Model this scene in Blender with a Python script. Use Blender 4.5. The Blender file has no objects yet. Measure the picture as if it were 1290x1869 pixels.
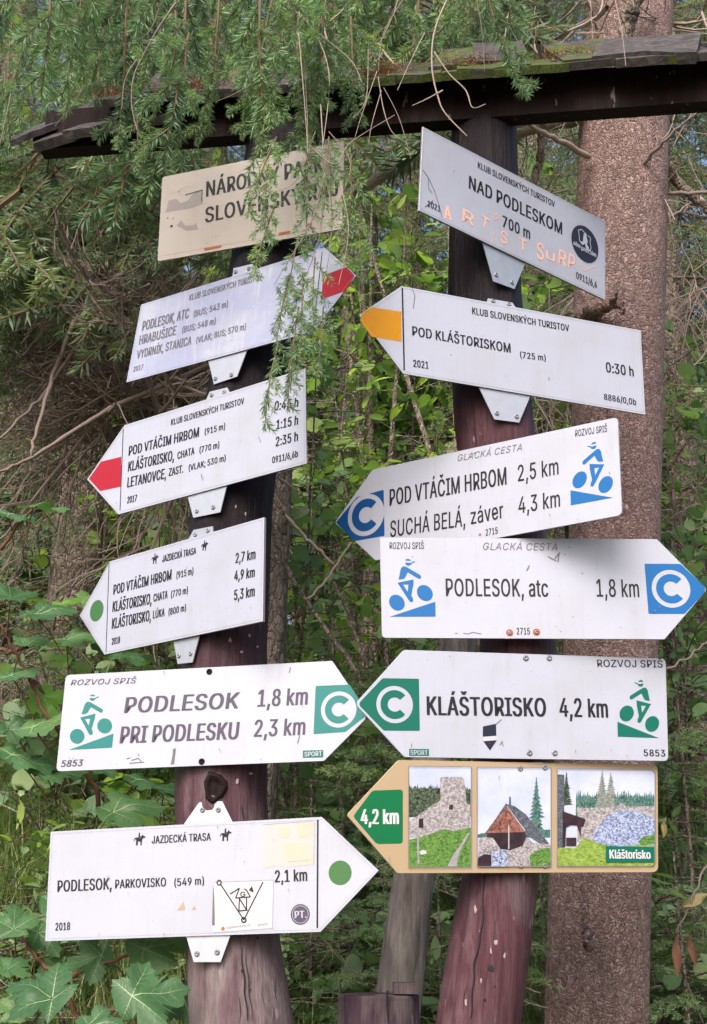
import bpy, math, random
import numpy as np
from mathutils import Vector, Matrix, noise as mnoise

R = math.radians
rng = np.random.default_rng(7)
random.seed(11)
SC = bpy.context.scene
COL = SC.collection

# ------------------------------------------------------------------ camera
F, CX, CY = 2408.0, 645.0, 934.5           # focal length and centre in photo pixels
PITCH, ROLL = R(17.47), R(0.72)
EYE = np.array([0.0, 0.0, 1.65])
cp, sp, cr, sr = math.cos(PITCH), math.sin(PITCH), math.cos(ROLL), math.sin(ROLL)
_down = np.array([0, sp, -cp])
CAM_R = cr * np.array([1, 0, 0]) - sr * _down
CAM_D = sr * np.array([1, 0, 0]) + cr * _down
CAM_F = np.array([0, cp, sp])

def ray(px, py):
    return CAM_F + CAM_R * (px - CX) / F + CAM_D * (py - CY) / F

def P(px, py, Y):                            # the world point seen at a pixel, Y metres ahead
    d = ray(px, py)
    return EYE + d * (Y / d[1])

cam_data = bpy.data.cameras.new('camera')
cam_data.sensor_fit = 'VERTICAL'
cam_data.sensor_height = 36.0
cam_data.lens = 36.0 * F / 1869.0
cam_data.clip_start = 0.05
cam_data.clip_end = 500
cam = bpy.data.objects.new('camera', cam_data)
COL.objects.link(cam)
cam.matrix_world = Matrix(((CAM_R[0], -CAM_D[0], -CAM_F[0], EYE[0]),
                           (CAM_R[1], -CAM_D[1], -CAM_F[1], EYE[1]),
                           (CAM_R[2], -CAM_D[2], -CAM_F[2], EYE[2]), (0, 0, 0, 1)))
SC.camera = cam

# ------------------------------------------------------------------ light
SUN_EL, SUN_AZ = R(42), R(200)               # azimuth clockwise from +Y: behind the camera, a little to the left
world = bpy.data.worlds.new('World')
SC.world = world
world.use_nodes = True
wn = world.node_tree.nodes
sky = wn.new('ShaderNodeTexSky')
sky.sky_type = 'NISHITA'
sky.sun_disc = False
sky.sun_elevation = SUN_EL
sky.sun_rotation = SUN_AZ
sky.air_density = 1.0
sky.dust_density = 5.0
wn['Background'].inputs['Strength'].default_value = 0.15
world.node_tree.links.new(sky.outputs[0], wn['Background'].inputs['Color'])
sd = bpy.data.lights.new('sun', 'SUN')
sd.energy = 1.7
sd.angle = R(32)
sd.color = (1.0, 0.97, 0.94)
sun = bpy.data.objects.new('sun', sd)
COL.objects.link(sun)
sdir = Vector((math.sin(SUN_AZ) * math.cos(SUN_EL), math.cos(SUN_AZ) * math.cos(SUN_EL), math.sin(SUN_EL)))
sun.rotation_euler = sdir.to_track_quat('Z', 'Y').to_euler()
SC.view_settings.view_transform = 'Standard'
SC.view_settings.look = 'None'
SC.view_settings.exposure = 0.9
SC.view_settings.gamma = 1
SC.view_settings.use_curve_mapping = False
SC.cycles.max_bounces = 8
SC.cycles.transparent_max_bounces = 8

# ------------------------------------------------------------------ helpers
def tag(o, label=None, cat=None, group=None, kind=None):
    if label: o['label'] = label
    if cat: o['category'] = cat
    if group: o['group'] = group
    if kind: o['kind'] = kind
    return o

def link(name, data, parent=None):
    o = bpy.data.objects.new(name, data)
    COL.objects.link(o)
    if parent is not None: o.parent = parent
    return o

def empty(name, loc, label, cat, group=None):
    o = link(name, None)
    o.location = loc
    o.empty_display_size = 0.1
    return tag(o, label, cat, group)

def np_mesh(name, V, Fc, mats, mi=None, smooth=True, tint=None):
    """V (n,3); Fc list of (k,m) int arrays of equal-size faces"""
    me = bpy.data.meshes.new(name)
    V = np.asarray(V, np.float32)
    me.vertices.add(len(V)); me.vertices.foreach_set('co', V.ravel())
    fs = [np.asarray(f, np.int32) for f in Fc if len(f)]
    nl = sum(f.size for f in fs); npoly = sum(len(f) for f in fs)
    me.loops.add(nl); me.polygons.add(npoly)
    me.loops.foreach_set('vertex_index', np.concatenate([f.ravel() for f in fs]))
    tot = np.concatenate([np.full(len(f), f.shape[1], np.int32) for f in fs])
    start = np.concatenate([[0], np.cumsum(tot)[:-1]]).astype(np.int32)
    me.polygons.foreach_set('loop_start', start)
    me.polygons.foreach_set('loop_total', tot)
    if mi is not None: me.polygons.foreach_set('material_index', np.asarray(mi, np.int32))
    me.polygons.foreach_set('use_smooth', np.full(npoly, smooth))
    if tint is not None:
        a = me.attributes.new('tint', 'FLOAT', 'POINT')
        a.data.foreach_set('value', np.asarray(tint, np.float32))
    for m in mats: me.materials.append(m)
    me.update(calc_edges=True)
    me.validate()
    return me

class MB:
    """collects shapes for one mesh"""
    def __init__(self): self.v = []; self.f = {3: [], 4: []}; self.m = {3: [], 4: []}; self.t = []; self.n = 0
    def add(self, V, Fc, mi=0, tint=0.5):
        V = np.asarray(V, float); Fc = np.asarray(Fc)
        self.v.append(V)
        if np.isscalar(tint): tint = np.full(len(V), tint)
        self.t.append(tint)
        k = Fc.shape[1]
        self.f[k].append(Fc + self.n); self.m[k].append(np.full(len(Fc), mi))
        self.n += len(V)
    def tube(self, pts, rad, seg=6, mi=0, cap=False, tint=0.5, rough=0.0, rs=20):
        pts = np.asarray(pts, float); n = len(pts)
        rad = np.full(n, rad) if np.isscalar(rad) else np.asarray(rad, float)
        T = np.gradient(pts, axis=0); T /= np.linalg.norm(T, axis=1)[:, None] + 1e-12
        ref = np.array([0, 0, 1.]) if abs(T[0][2]) < .8 else np.array([0, 1., 0])
        A = np.cross(T, ref); A /= np.linalg.norm(A, axis=1)[:, None] + 1e-12
        B = np.cross(T, A)
        ph = np.arange(seg) / seg * 2 * math.pi
        ring = (np.cos(ph)[None, :, None] * A[:, None, :] + np.sin(ph)[None, :, None] * B[:, None, :])
        rr = np.repeat(rad[:, None], seg, 1)
        if rough:
            for i in range(n):
                for j in range(seg):
                    q = pts[i] + ring[i, j] * rad[i]
                    rr[i, j] *= 1 + rough * mnoise.noise(Vector(q * rs))
        V = pts[:, None, :] + ring * rr[:, :, None]
        V = V.reshape(-1, 3)
        i = np.arange(n - 1)[:, None]; j = np.arange(seg)[None, :]
        a = i * seg + j; b = i * seg + (j + 1) % seg
        Fq = np.stack([a, b, b + seg, a + seg], -1).reshape(-1, 4)
        self.add(V, Fq, mi, tint)
        if cap:
            for k, flip in ((0, 1), (n - 1, 0)):
                c = np.vstack([V[k * seg:(k + 1) * seg], pts[k]])
                jj = np.arange(seg); tri = np.stack([jj, (jj + 1) % seg, np.full(seg, seg)], 1)
                self.add(c, tri[:, ::-1] if flip else tri, mi, tint)
    def box(self, c, s, M=None, mi=0, tint=.5):
        x, y, z = [a / 2 for a in s]
        V = np.array([[a, b, d] for a in (-x, x) for b in (-y, y) for d in (-z, z)], float)
        if M is not None: V = V @ np.asarray(M).T
        V = V + np.asarray(c)
        Fq = np.array([[0, 1, 3, 2], [4, 6, 7, 5], [0, 4, 5, 1], [2, 3, 7, 6], [0, 2, 6, 4], [1, 5, 7, 3]])
        self.add(V, Fq, mi, tint)
    def mesh(self, name, mats, smooth=True):
        V = np.vstack(self.v)
        fs = []; ms = []
        for k in (3, 4):
            if self.f[k]: fs.append(np.vstack(self.f[k])); ms.append(np.concatenate(self.m[k]))
        return np_mesh(name, V, fs, mats, np.concatenate(ms), smooth, np.concatenate(self.t))
    def obj(self, name, mats, parent=None, smooth=True):
        if not isinstance(mats, (list, tuple)): mats = [mats]
        return link(name, self.mesh(name, mats, smooth), parent)

# ------------------------------------------------------------------ materials
def mat(name):
    m = bpy.data.materials.new(name); m.use_nodes = True
    return m, m.node_tree.nodes, m.node_tree.links, m.node_tree.nodes['Principled BSDF']

def ramp(n, stops):
    r = n.new('ShaderNodeValToRGB'); e = r.color_ramp.elements
    while len(e) < len(stops): e.new(.5)
    for k, (p, c) in enumerate(stops):
        e[k].position = p; e[k].color = (*c, 1)
    return r

def coords(n, l, scale=(1, 1, 1), out='Object'):
    tc = n.new('ShaderNodeTexCoord'); mp = n.new('ShaderNodeMapping')
    mp.inputs['Scale'].default_value = scale
    l.new(tc.outputs[out], mp.inputs[0]); return mp

def nz(n, l, vec, scale, detail=4, rough=.55, dist=0):
    t = n.new('ShaderNodeTexNoise'); t.inputs['Scale'].default_value = scale
    t.inputs['Detail'].default_value = detail; t.inputs['Roughness'].default_value = rough
    t.inputs['Distortion'].default_value = dist
    l.new(vec.outputs[0], t.inputs['Vector']); return t

def math_(n, l, op, a, b=None, c=None):
    t = n.new('ShaderNodeMath'); t.operation = op
    for k, v in enumerate((a, b, c)):
        if v is None: continue
        if isinstance(v, (int, float)): t.inputs[k].default_value = v
        else: l.new(v, t.inputs[k])
    return t.outputs[0]

def bump(n, l, h, strength, dist, nrm=None):
    b = n.new('ShaderNodeBump'); b.inputs['Strength'].default_value = strength; b.inputs['Distance'].default_value = dist
    l.new(h, b.inputs['Height'])
    if nrm: l.new(nrm, b.inputs['Normal'])
    return b.outputs[0]

def mixc(n, l, f, a, b, mode='MIX'):
    x = n.new('ShaderNodeMix'); x.data_type = 'RGBA'; x.blend_type = mode
    for s, v in ((x.inputs[0], f), (x.inputs[6], a), (x.inputs[7], b)):
        if isinstance(v, (int, float)): s.default_value = v
        elif isinstance(v, tuple): s.default_value = (*v, 1)
        else: l.new(v, s)
    return x.outputs[2]

def paint(name, col, rough=.4, grime=.12, gcol=(.35, .33, .3), spec=.5, fine=90):  # grime mix also carries the gloss sign's painted reflections
    """weathered sign paint: soft large stains, fine specks, uneven gloss"""
    m, n, l, b = mat(name)
    v = coords(n, l)
    big = nz(n, l, v, 9, 5, .6); small = nz(n, l, v, fine, 3, .6)
    r1 = ramp(n, [(.45, (0, 0, 0)), (.78, (1, 1, 1))]); l.new(big.outputs[0], r1.inputs[0])
    r2 = ramp(n, [(.66, (0, 0, 0)), (.74, (1, 1, 1))]); l.new(small.outputs[0], r2.inputs[0])
    sv = coords(n, l, (1, 1, .12)); st = nz(n, l, sv, 55, 4, .7)
    r3 = ramp(n, [(.52, (0, 0, 0)), (.85, (1, 1, 1))]); l.new(st.outputs[0], r3.inputs[0])
    f = math_(n, l, 'ADD', math_(n, l, 'MULTIPLY', r3.outputs[0], grime * .9), math_(n, l, 'MULTIPLY', r1.outputs[0], grime))
    f = math_(n, l, 'ADD', f, math_(n, l, 'MULTIPLY', r2.outputs[0], grime * 1.3))
    c = mixc(n, l, f, col, gcol)
    l.new(c, b.inputs['Base Color'])
    rr = math_(n, l, 'MULTIPLY_ADD', big.outputs[0], .3, rough - .15)
    l.new(rr, b.inputs['Roughness'])
    b.inputs['Specular IOR Level'].default_value = spec
    l.new(bump(n, l, big.outputs[0], .25, .0015), b.inputs['Normal'])
    return m

def flat(name, col, rough=.5, var=.15, scale=60, light=.1):
    m, n, l, b = mat(name)
    v = coords(n, l); t = nz(n, l, v, scale, 3)
    c = mixc(n, l, math_(n, l, 'MULTIPLY', t.outputs[0], var), col, tuple(min(1, x * 1.4 + (.06 if max(col) < .1 else .02)) for x in col))
    l.new(c, b.inputs['Base Color']); b.inputs['Roughness'].default_value = rough
    b.inputs['Specular IOR Level'].default_value = .3
    return m

M_WHITE = paint('sign_white', (.375, .39, .475), .38, .30, (.27, .265, .25))
M_WHITE2 = paint('sign_white_painted_sheen', (.32, .34, .48), .24, .9, (.46, .47, .53))  # pale bluish mottling paints sky reflections into the colour
M_CREAM = paint('sign_cream', (.37, .33, .30), .5, .3, (.33, .24, .18))
M_TAN = paint('sign_tan', (.36, .265, .16), .4, .15)
M_BLACK = flat('print_black', (.010, .009, .013), .5, .03)
M_GREY = flat('print_grey', (.12, .11, .13), .5, .2)
M_PURPLE = flat('print_faded_purple', (.05, .036, .07), .45, .5, 140)
M_PWHITE = flat('print_white', (.50, .50, .52), .45, .1)
M_EDGE = flat('sign_edge', (.16, .15, .17), .5)
M_LINE = flat('border_line', (.30, .30, .34), .5)
M_RED = flat('print_red', (0.306, 0.007, 0.019), .4, .12)
M_ORANGE = flat('print_orange', (.46, .195, .0), .4, .05)
M_GRN = flat('print_leaf_green', (0.043, 0.128, 0.041), .45, .08)
M_TEAL = flat('print_teal', (0.000, 0.106, 0.075), .4, .08)
M_TEAL2 = flat('print_light_teal', (0.009, 0.143, 0.138), .4, .25, 25)
M_BLUE = flat('print_blue', (0.003, 0.100, 0.306), .4, .08)
M_BLUE2 = flat('print_deep_blue', (0.003, 0.056, 0.202), .4, .08)
M_PGREEN = flat('print_emerald', (0.000, 0.119, 0.041), .4, .05)
M_GRAF = flat('orange_marker', (.86, .42, .30), .6, .4, 300)
M_CHIP = flat('bare_wood_chip', (.27, .21, .23), .8, .6, 200)
M_DISC = flat('sticker_navy', (.012, .012, .028), .35, .05)
M_RUST = flat('rust', (.30, .09, .03), .8, .5, 200)
M_LBROWN = flat('bare_undercoat', (0.330, 0.231, 0.172), .7, .4)

def metal(name, col, rough):
    m, n, l, b = mat(name)
    v = coords(n, l); t = nz(n, l, v, 45, 5)
    l.new(mixc(n, l, t.outputs[0], col, tuple(x * .72 for x in col)), b.inputs['Base Color'])
    b.inputs['Metallic'].default_value = .55
    l.new(math_(n, l, 'MULTIPLY_ADD', t.outputs[0], .3, rough), b.inputs['Roughness'])
    l.new(bump(n, l, t.outputs[0], .3, .001), b.inputs['Normal'])
    return m
M_ZINC = metal('galvanised_plate', (.52, .54, .60), .32)
M_SCREW = metal('screw_metal', (.26, .26, .29), .4)

def wood(name, cols, worn, wear_z, wear_amt, rough=.55, stain_shade=None):
    """stained log: stain streaks, patches worn to bare grey timber, hairline cracks"""
    m, n, l, b = mat(name)
    v = coords(n, l, (1, 1, .07)); v2 = coords(n, l, (1, 1, .35))
    s1 = nz(n, l, v, 60, 8, .75, .5); s2 = nz(n, l, v, 240, 5, .8); p = nz(n, l, v2, 7, 5, .6, .4)
    base = ramp(n, [(.3, cols[0]), (.52, cols[1]), (.75, cols[2])]); l.new(s1.outputs[0], base.inputs[0])
    grey = ramp(n, [(.3, tuple(c * .45 for c in worn)), (.6, worn)]); l.new(s2.outputs[0], grey.inputs[0])
    sep = n.new('ShaderNodeSeparateXYZ'); tc = n.new('ShaderNodeTexCoord'); l.new(tc.outputs['Object'], sep.inputs[0])
    zf = n.new('ShaderNodeMapRange'); l.new(sep.outputs[2], zf.inputs[0])
    zf.inputs[1].default_value = wear_z[0] - .82; zf.inputs[2].default_value = wear_z[1] - .82
    zf.inputs[3].default_value = wear_amt[0]; zf.inputs[4].default_value = wear_amt[1]
    w = math_(n, l, 'ADD', p.outputs[0], zf.outputs[0])
    w = math_(n, l, 'ADD', w, math_(n, l, 'MULTIPLY', s1.outputs[0], .25))
    r = ramp(n, [(.60, (0, 0, 0)), (.80, (1, 1, 1))]); l.new(w, r.inputs[0])
    c = mixc(n, l, r.outputs[0], base.outputs[0], grey.outputs[0])
    sp_ = nz(n, l, v2, 60, 2, .5); rs = ramp(n, [(.70, (0, 0, 0)), (.73, (1, 1, 1))]); l.new(sp_.outputs[0], rs.inputs[0])
    c = mixc(n, l, math_(n, l, 'MULTIPLY', rs.outputs[0], .45), c, (.38, .32, .33))
    if stain_shade:                                  # dark stain at the top, blackened to put the roof's shade into the colour
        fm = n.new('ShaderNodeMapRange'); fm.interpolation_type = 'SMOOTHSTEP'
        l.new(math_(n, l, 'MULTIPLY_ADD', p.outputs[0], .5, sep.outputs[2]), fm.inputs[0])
        fm.inputs[1].default_value = stain_shade[0] - .82; fm.inputs[2].default_value = stain_shade[1] - .82
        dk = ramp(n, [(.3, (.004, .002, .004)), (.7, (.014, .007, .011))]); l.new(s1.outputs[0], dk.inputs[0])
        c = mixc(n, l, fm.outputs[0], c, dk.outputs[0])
    l.new(c, b.inputs['Base Color'])
    b.inputs['Roughness'].default_value = rough
    b.inputs['Specular IOR Level'].default_value = .16
    h = math_(n, l, 'ADD', s1.outputs[0], math_(n, l, 'MULTIPLY', s2.outputs[0], .5))
    l.new(bump(n, l, h, .9, .006), b.inputs['Normal'])
    return m
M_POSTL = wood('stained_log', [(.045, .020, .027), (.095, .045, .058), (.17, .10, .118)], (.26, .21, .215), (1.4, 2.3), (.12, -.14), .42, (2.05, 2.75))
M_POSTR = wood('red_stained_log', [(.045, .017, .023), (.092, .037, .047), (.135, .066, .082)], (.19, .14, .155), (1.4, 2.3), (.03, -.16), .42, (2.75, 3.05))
M_STAKE = wood('grey_weathered_log', [(.07, .058, .052), (.17, .145, .135), (.32, .28, .26)], (.40, .36, .34), (0, 3), (.02, .02), .8)
M_STUB = wood('split_stub', [(.035, .018, .03), (.07, .04, .06), (.12, .085, .095)], (.22, .19, .18), (0, 3), (.0, .1), .75)
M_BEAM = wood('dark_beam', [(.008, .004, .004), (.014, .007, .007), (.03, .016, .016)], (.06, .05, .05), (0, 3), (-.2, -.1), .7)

def mossy(name, moss):
    m, n, l, b = mat(name)
    v = coords(n, l, (1, 1, 1)); s = nz(n, l, v, 30, 6, .7, 1.0); g = nz(n, l, v, 9, 4, .6); f = nz(n, l, v, 220, 3)
    base = ramp(n, [(.3, (.015, .012, .012)), (.5, (.05, .042, .042)), (.75, (.13, .118, .115))]); l.new(s.outputs[0], base.inputs[0])
    mo = ramp(n, [(.3, (.02, .035, .005)), (.7, (.085, .11, .012))]); l.new(f.outputs[0], mo.inputs[0])
    r = ramp(n, [(moss, (0, 0, 0)), (moss + .08, (1, 1, 1))]); l.new(g.outputs[0], r.inputs[0])
    l.new(mixc(n, l, r.outputs[0], base.outputs[0], mo.outputs[0]), b.inputs['Base Color'])
    b.inputs['Roughness'].default_value = .9
    l.new(bump(n, l, s.outputs[0], .8, .008), b.inputs['Normal'])
    return m
M_SHINGLE = mossy('old_shingle', .66)
M_SHINGLE_M = mossy('mossy_shingle', .44)
M_LITTER = flat('dry_needle_litter', (.26, .13, .075), .9, .6, 300)

def bark(name, c0, c1, c2, sc=85, dist=.012, zs=.55):
    m, n, l, b = mat(name)
    v = coords(n, l, (1, 1, zs))
    warp = nz(n, l, v, 25, 3)
    add = n.new('ShaderNodeVectorMath'); add.operation = 'MULTIPLY_ADD'
    l.new(warp.outputs['Color'], add.inputs[0]); add.inputs[1].default_value = (.05, .05, .05); l.new(v.outputs[0], add.inputs[2])
    vo = n.new('ShaderNodeTexVoronoi'); vo.inputs['Scale'].default_value = sc; l.new(add.outputs[0], vo.inputs['Vector'])
    vd = n.new('ShaderNodeTexVoronoi'); vd.feature = 'DISTANCE_TO_EDGE'; vd.inputs['Scale'].default_value = sc
    l.new(add.outputs[0], vd.inputs['Vector'])
    f = nz(n, l, v, 260, 4, .7); g = nz(n, l, v, 4, 3)
    sepc = n.new('ShaderNodeSeparateColor'); l.new(vo.outputs['Color'], sepc.inputs[0])
    t = math_(n, l, 'ADD', math_(n, l, 'MULTIPLY', sepc.outputs[0], .45), math_(n, l, 'MULTIPLY', f.outputs[0], .55))
    r = ramp(n, [(.22, c0), (.48, c1), (.8, c2)]); l.new(t, r.inputs[0])
    gg = ramp(n, [(.35, (.75, .75, .75)), (.65, (1.15, 1.1, 1.1))]); l.new(g.outputs[0], gg.inputs[0])
    l.new(mixc(n, l, 1.0, r.outputs[0], gg.outputs[0], 'MULTIPLY'), b.inputs['Base Color'])
    b.inputs['Roughness'].default_value = .85
    e = n.new('ShaderNodeMapRange'); l.new(vd.outputs['Distance'], e.inputs[0]); e.inputs[2].default_value = .22
    h = math_(n, l, 'ADD', e.outputs[0], math_(n, l, 'MULTIPLY', sepc.outputs[1], .9))
    h = math_(n, l, 'ADD', h, math_(n, l, 'MULTIPLY', f.outputs[0], .5))
    l.new(bump(n, l, h, .9, dist), b.inputs['Normal'])
    return m
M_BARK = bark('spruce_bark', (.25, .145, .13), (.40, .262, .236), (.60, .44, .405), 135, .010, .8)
M_BARK2 = bark('grey_brown_bark', (.10, .08, .065), (.24, .19, .155), (.42, .35, .29), 50)  # darker grey brown bark for other trunks, limbs and stems
M_TWIG = flat('green_twig', (.13, .09, .05), .8, .3, 90)
M_DEAD = flat('dead_twig', (.17, .13, .115), .85, .8, 14)
M_DEAD2 = flat('pale_dead_twig', (.27, .215, .18), .85, .6, 14)

def leafmat(name, stops, trans=.3, rough=.45, rnd=.5, tw=.5, nscale=0, spec=.4):
    """leaf: colour from per-leaf tint and per-object random, light passing through the blade"""
    m, n, l, b = mat(name)
    at = n.new('ShaderNodeAttribute'); at.attribute_name = 'tint'
    oi = n.new('ShaderNodeObjectInfo')
    t = math_(n, l, 'ADD', math_(n, l, 'MULTIPLY', at.outputs['Fac'], tw), math_(n, l, 'MULTIPLY', oi.outputs['Random'], rnd))
    if nscale:
        v = coords(n, l); q = nz(n, l, v, nscale, 3)
        t = math_(n, l, 'ADD', t, math_(n, l, 'MULTIPLY_ADD', q.outputs[0], .7, -.35))
    r = ramp(n, stops); l.new(t, r.inputs[0])
    l.new(r.outputs[0], b.inputs['Base Color']); b.inputs['Roughness'].default_value = rough
    b.inputs['Specular IOR Level'].default_value = spec
    tr = n.new('ShaderNodeBsdfTranslucent')
    l.new(mixc(n, l, 1.0, r.outputs[0], (1.5, 1.6, .7), 'MULTIPLY'), tr.inputs['Color'])
    mx = n.new('ShaderNodeMixShader'); mx.inputs[0].default_value = trans
    l.new(b.outputs[0], mx.inputs[1]); l.new(tr.outputs[0], mx.inputs[2])
    l.new(mx.outputs[0], n['Material Output'].inputs['Surface'])
    return m
M_TWIGR = flat('reddish_stem', (.12, .055, .035), .7, .3)
M_NEEDLE = leafmat('spruce_needles', [(0, (.075, .13, .085)), (.45, (.13, .22, .125)), (.75, (.20, .32, .15)), (1, (.34, .46, .18))], .30, .4, .35, .65)
M_NEEDLED = leafmat('dull_spruce_needles', [(0, (.08, .125, .085)), (.5, (.14, .20, .125)), (1, (.25, .30, .16))], .3, .5, .4, .6)
M_NEEDLEF = leafmat('far_spruce_needles', [(0, (.08, .12, .08)), (.5, (.15, .21, .13)), (.85, (.24, .30, .15)), (1, (.33, .38, .16))], .35, .6, .5, .5)
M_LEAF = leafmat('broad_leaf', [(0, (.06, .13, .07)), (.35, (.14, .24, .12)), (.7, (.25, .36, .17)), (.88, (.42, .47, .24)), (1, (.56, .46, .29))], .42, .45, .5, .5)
M_LEAFB = leafmat('bright_leaf', [(0, (.08, .17, .06)), (.4, (.19, .31, .10)), (.75, (.36, .47, .12)), (.92, (.52, .54, .20)), (1, (.62, .50, .30))], .48, .45, .5, .5)  # brighter, yellower leaf colours than M_LEAF
M_MAPLE = leafmat('maple_leaf', [(0, (.03, .085, .032)), (.45, (.055, .135, .05)), (.8, (.085, .18, .06)), (1, (.16, .23, .06))], .3, .5, .7, .3, 14)
M_MAPLEY = leafmat('young_maple_leaf', [(0, (.10, .26, .03)), (1, (.18, .36, .04))], .45, .45, .7, .3, 30)
M_VEIN = flat('leaf_vein', (.22, .30, .15), .5)
M_GRASS = leafmat('grass_blades', [(0, (.045, .09, .03)), (.4, (.10, .18, .055)), (.7, (.22, .28, .10)), (1, (.44, .38, .25))], .3, .5, .1, .95)
M_BROWNLEAF = leafmat('dry_leaf', [(0, (.13, .055, .035)), (1, (.22, .11, .065))], .25, .7, .6, .4, 40)
M_YELLOWLEAF = leafmat('yellowing_leaf', [(0, (.26, .23, .09)), (1, (.34, .28, .13))], .3, .6, .5, .4, 25)

def ground_mat():
    m, n, l, b = mat('forest_floor')
    v = coords(n, l); a = nz(n, l, v, 1.4, 5); f = nz(n, l, v, 26, 6, .7); ff = nz(n, l, v, 120, 3)
    br = ramp(n, [(.3, (.07, .045, .03)), (.55, (.17, .12, .08)), (.8, (.32, .24, .16))]); l.new(f.outputs[0], br.inputs[0])
    gr = ramp(n, [(.3, (.02, .04, .01)), (.7, (.07, .12, .02))]); l.new(ff.outputs[0], gr.inputs[0])
    r = ramp(n, [(.45, (0, 0, 0)), (.58, (1, 1, 1))]); l.new(a.outputs[0], r.inputs[0])
    l.new(mixc(n, l, r.outputs[0], br.outputs[0], gr.outputs[0]), b.inputs['Base Color'])
    b.inputs['Roughness'].default_value = .95
    l.new(bump(n, l, f.outputs[0], .8, .05), b.inputs['Normal'])
    return m
M_GROUND = ground_mat()

# ------------------------------------------------------------------ ground
def gh(x, y):
    s = max(0, y - 2.9)
    k = min(1, max(0, (y - 1.2) / 1.7))
    z = .90 * k * k * (3 - 2 * k) + .46 * min(s, 5.0) + .17 * max(0, s - 5.0) - .35 * max(0, y - 45)
    z += .10 * mnoise.noise(Vector((x * .8, y * .8, 0))) * min(1, s) + .5 * mnoise.noise(Vector((x * .12, y * .12, 3))) * min(1, s / 6)
    return z
_b = gh
def build_ground():
    xs = np.concatenate([np.linspace(-160, -9, 24), np.linspace(-8, 8, 90), np.linspace(9, 160, 24)])
    ys = np.concatenate([np.linspace(-160, -3, 20), np.linspace(-2, 14, 110), np.linspace(14.8, 200, 50)])
    V = np.array([[x, y, gh(x, y)] for y in ys for x in xs])
    nx = len(xs); i = np.arange(len(ys) - 1)[:, None]; j = np.arange(nx - 1)[None, :]
    a = i * nx + j
    me = np_mesh('ground', V, [np.stack([a, a + 1, a + nx + 1, a + nx], -1).reshape(-1, 4)], [M_GROUND])
    tag(link('ground', me), kind='structure')
build_ground()

# ------------------------------------------------------------------ posts
def interp(tab, y, k):
    t = sorted(tab); return float(np.interp(y, [a[0] for a in t], [a[k] for a in t]))

def log(name, label, tab, Y, m, y0, y1, cat='post', rough=.05, seg=56, n=190, to_ground=True, knots=(), tz=1.0):
    """round log through the photographed centre line; tab rows: pixel y, centre x, width"""
    pys = np.linspace(y0, y1, n)
    pts = []; rad = []
    for py in pys:
        px, w = interp(tab, py, 1), interp(tab, py, 2)
        a = P(px - w / 2, py, Y); b = P(px + w / 2, py, Y)
        pts.append((a + b) / 2); rad.append(np.linalg.norm(b - a) / 2)
    if to_ground:
        d = pts[0] - pts[2]; d /= np.linalg.norm(d)
        while pts[0][2] > .45:
            pts.insert(0, pts[0] + d * .04 * np.array([.4, 1, 1])); rad.insert(0, rad[0] * 1.002)
    pts = np.array(pts); rad = np.array(rad)
    base = pts[0].copy(); base[2] = gh(base[0], base[1])
    root = empty(name, base, label, cat)
    ph = np.arange(seg) / seg * 2 * math.pi
    V = np.zeros((len(pts), seg, 3))
    for i, p in enumerate(pts):
        for j, a in enumerate(ph):
            dx, dy = math.cos(a), math.sin(a)
            k = 1 + rough * mnoise.noise(Vector((dx * 1.1, dy * 1.1, p[2] * 1.3))) \
                + rough * .25 * mnoise.noise(Vector((dx * 7, dy * 7, p[2] * 1.5)))
            for (kz, ka, kw, kd) in knots:
                dd = ((p[2] - kz) / kw) ** 2 + (math.atan2(math.sin(a - ka), math.cos(a - ka)) * rad[i] / kw) ** 2
                k += kd * math.exp(-dd)
            V[i, j] = p + np.array([dx, dy, 0]) * rad[i] * k
    V = V.reshape(-1, 3) - base
    i = np.arange(len(pts) - 1)[:, None]; j = np.arange(seg)[None, :]
    a = i * seg + j; b = i * seg + (j + 1) % seg
    Fq = np.stack([a, b, b + seg, a + seg], -1).reshape(-1, 4)
    topc = pts[-1] - base + np.array([0, 0, .004])
    V = np.vstack([V, topc]); t0 = (len(pts) - 1) * seg; jj = np.arange(seg)
    Ft = np.stack([t0 + jj, t0 + (jj + 1) % seg, np.full(seg, len(V) - 1)], 1)
    me = np_mesh('log', V, [Fq, Ft], [m])
    link('log', me, root)
    return root, base, pts, rad

LEFT = [(1869, 441, 192), (1720, 426, 172), (1600, 412, 166), (1450, 404, 167), (1180, 411, 152), (930, 423, 150),
        (690, 454, 142), (480, 490, 137), (200, 522, 130)]
RIGHT = [(1869, 872, 156), (1720, 895, 150), (1595, 915, 139), (1390, 935, 139), (1175, 945, 139), (960, 925, 142), (780, 902, 146),
         (540, 884, 133), (200, 882, 117)]
YL, YR = 2.66, 2.60
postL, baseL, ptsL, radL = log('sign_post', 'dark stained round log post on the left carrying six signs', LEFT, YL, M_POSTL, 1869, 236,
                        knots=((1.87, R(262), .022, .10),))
postR, baseR, ptsR, radR = log('sign_post', 'red brown stained log post on the right, bending beside the spruce trunk', RIGHT, YR, M_POSTR, 1869, 205)

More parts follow.
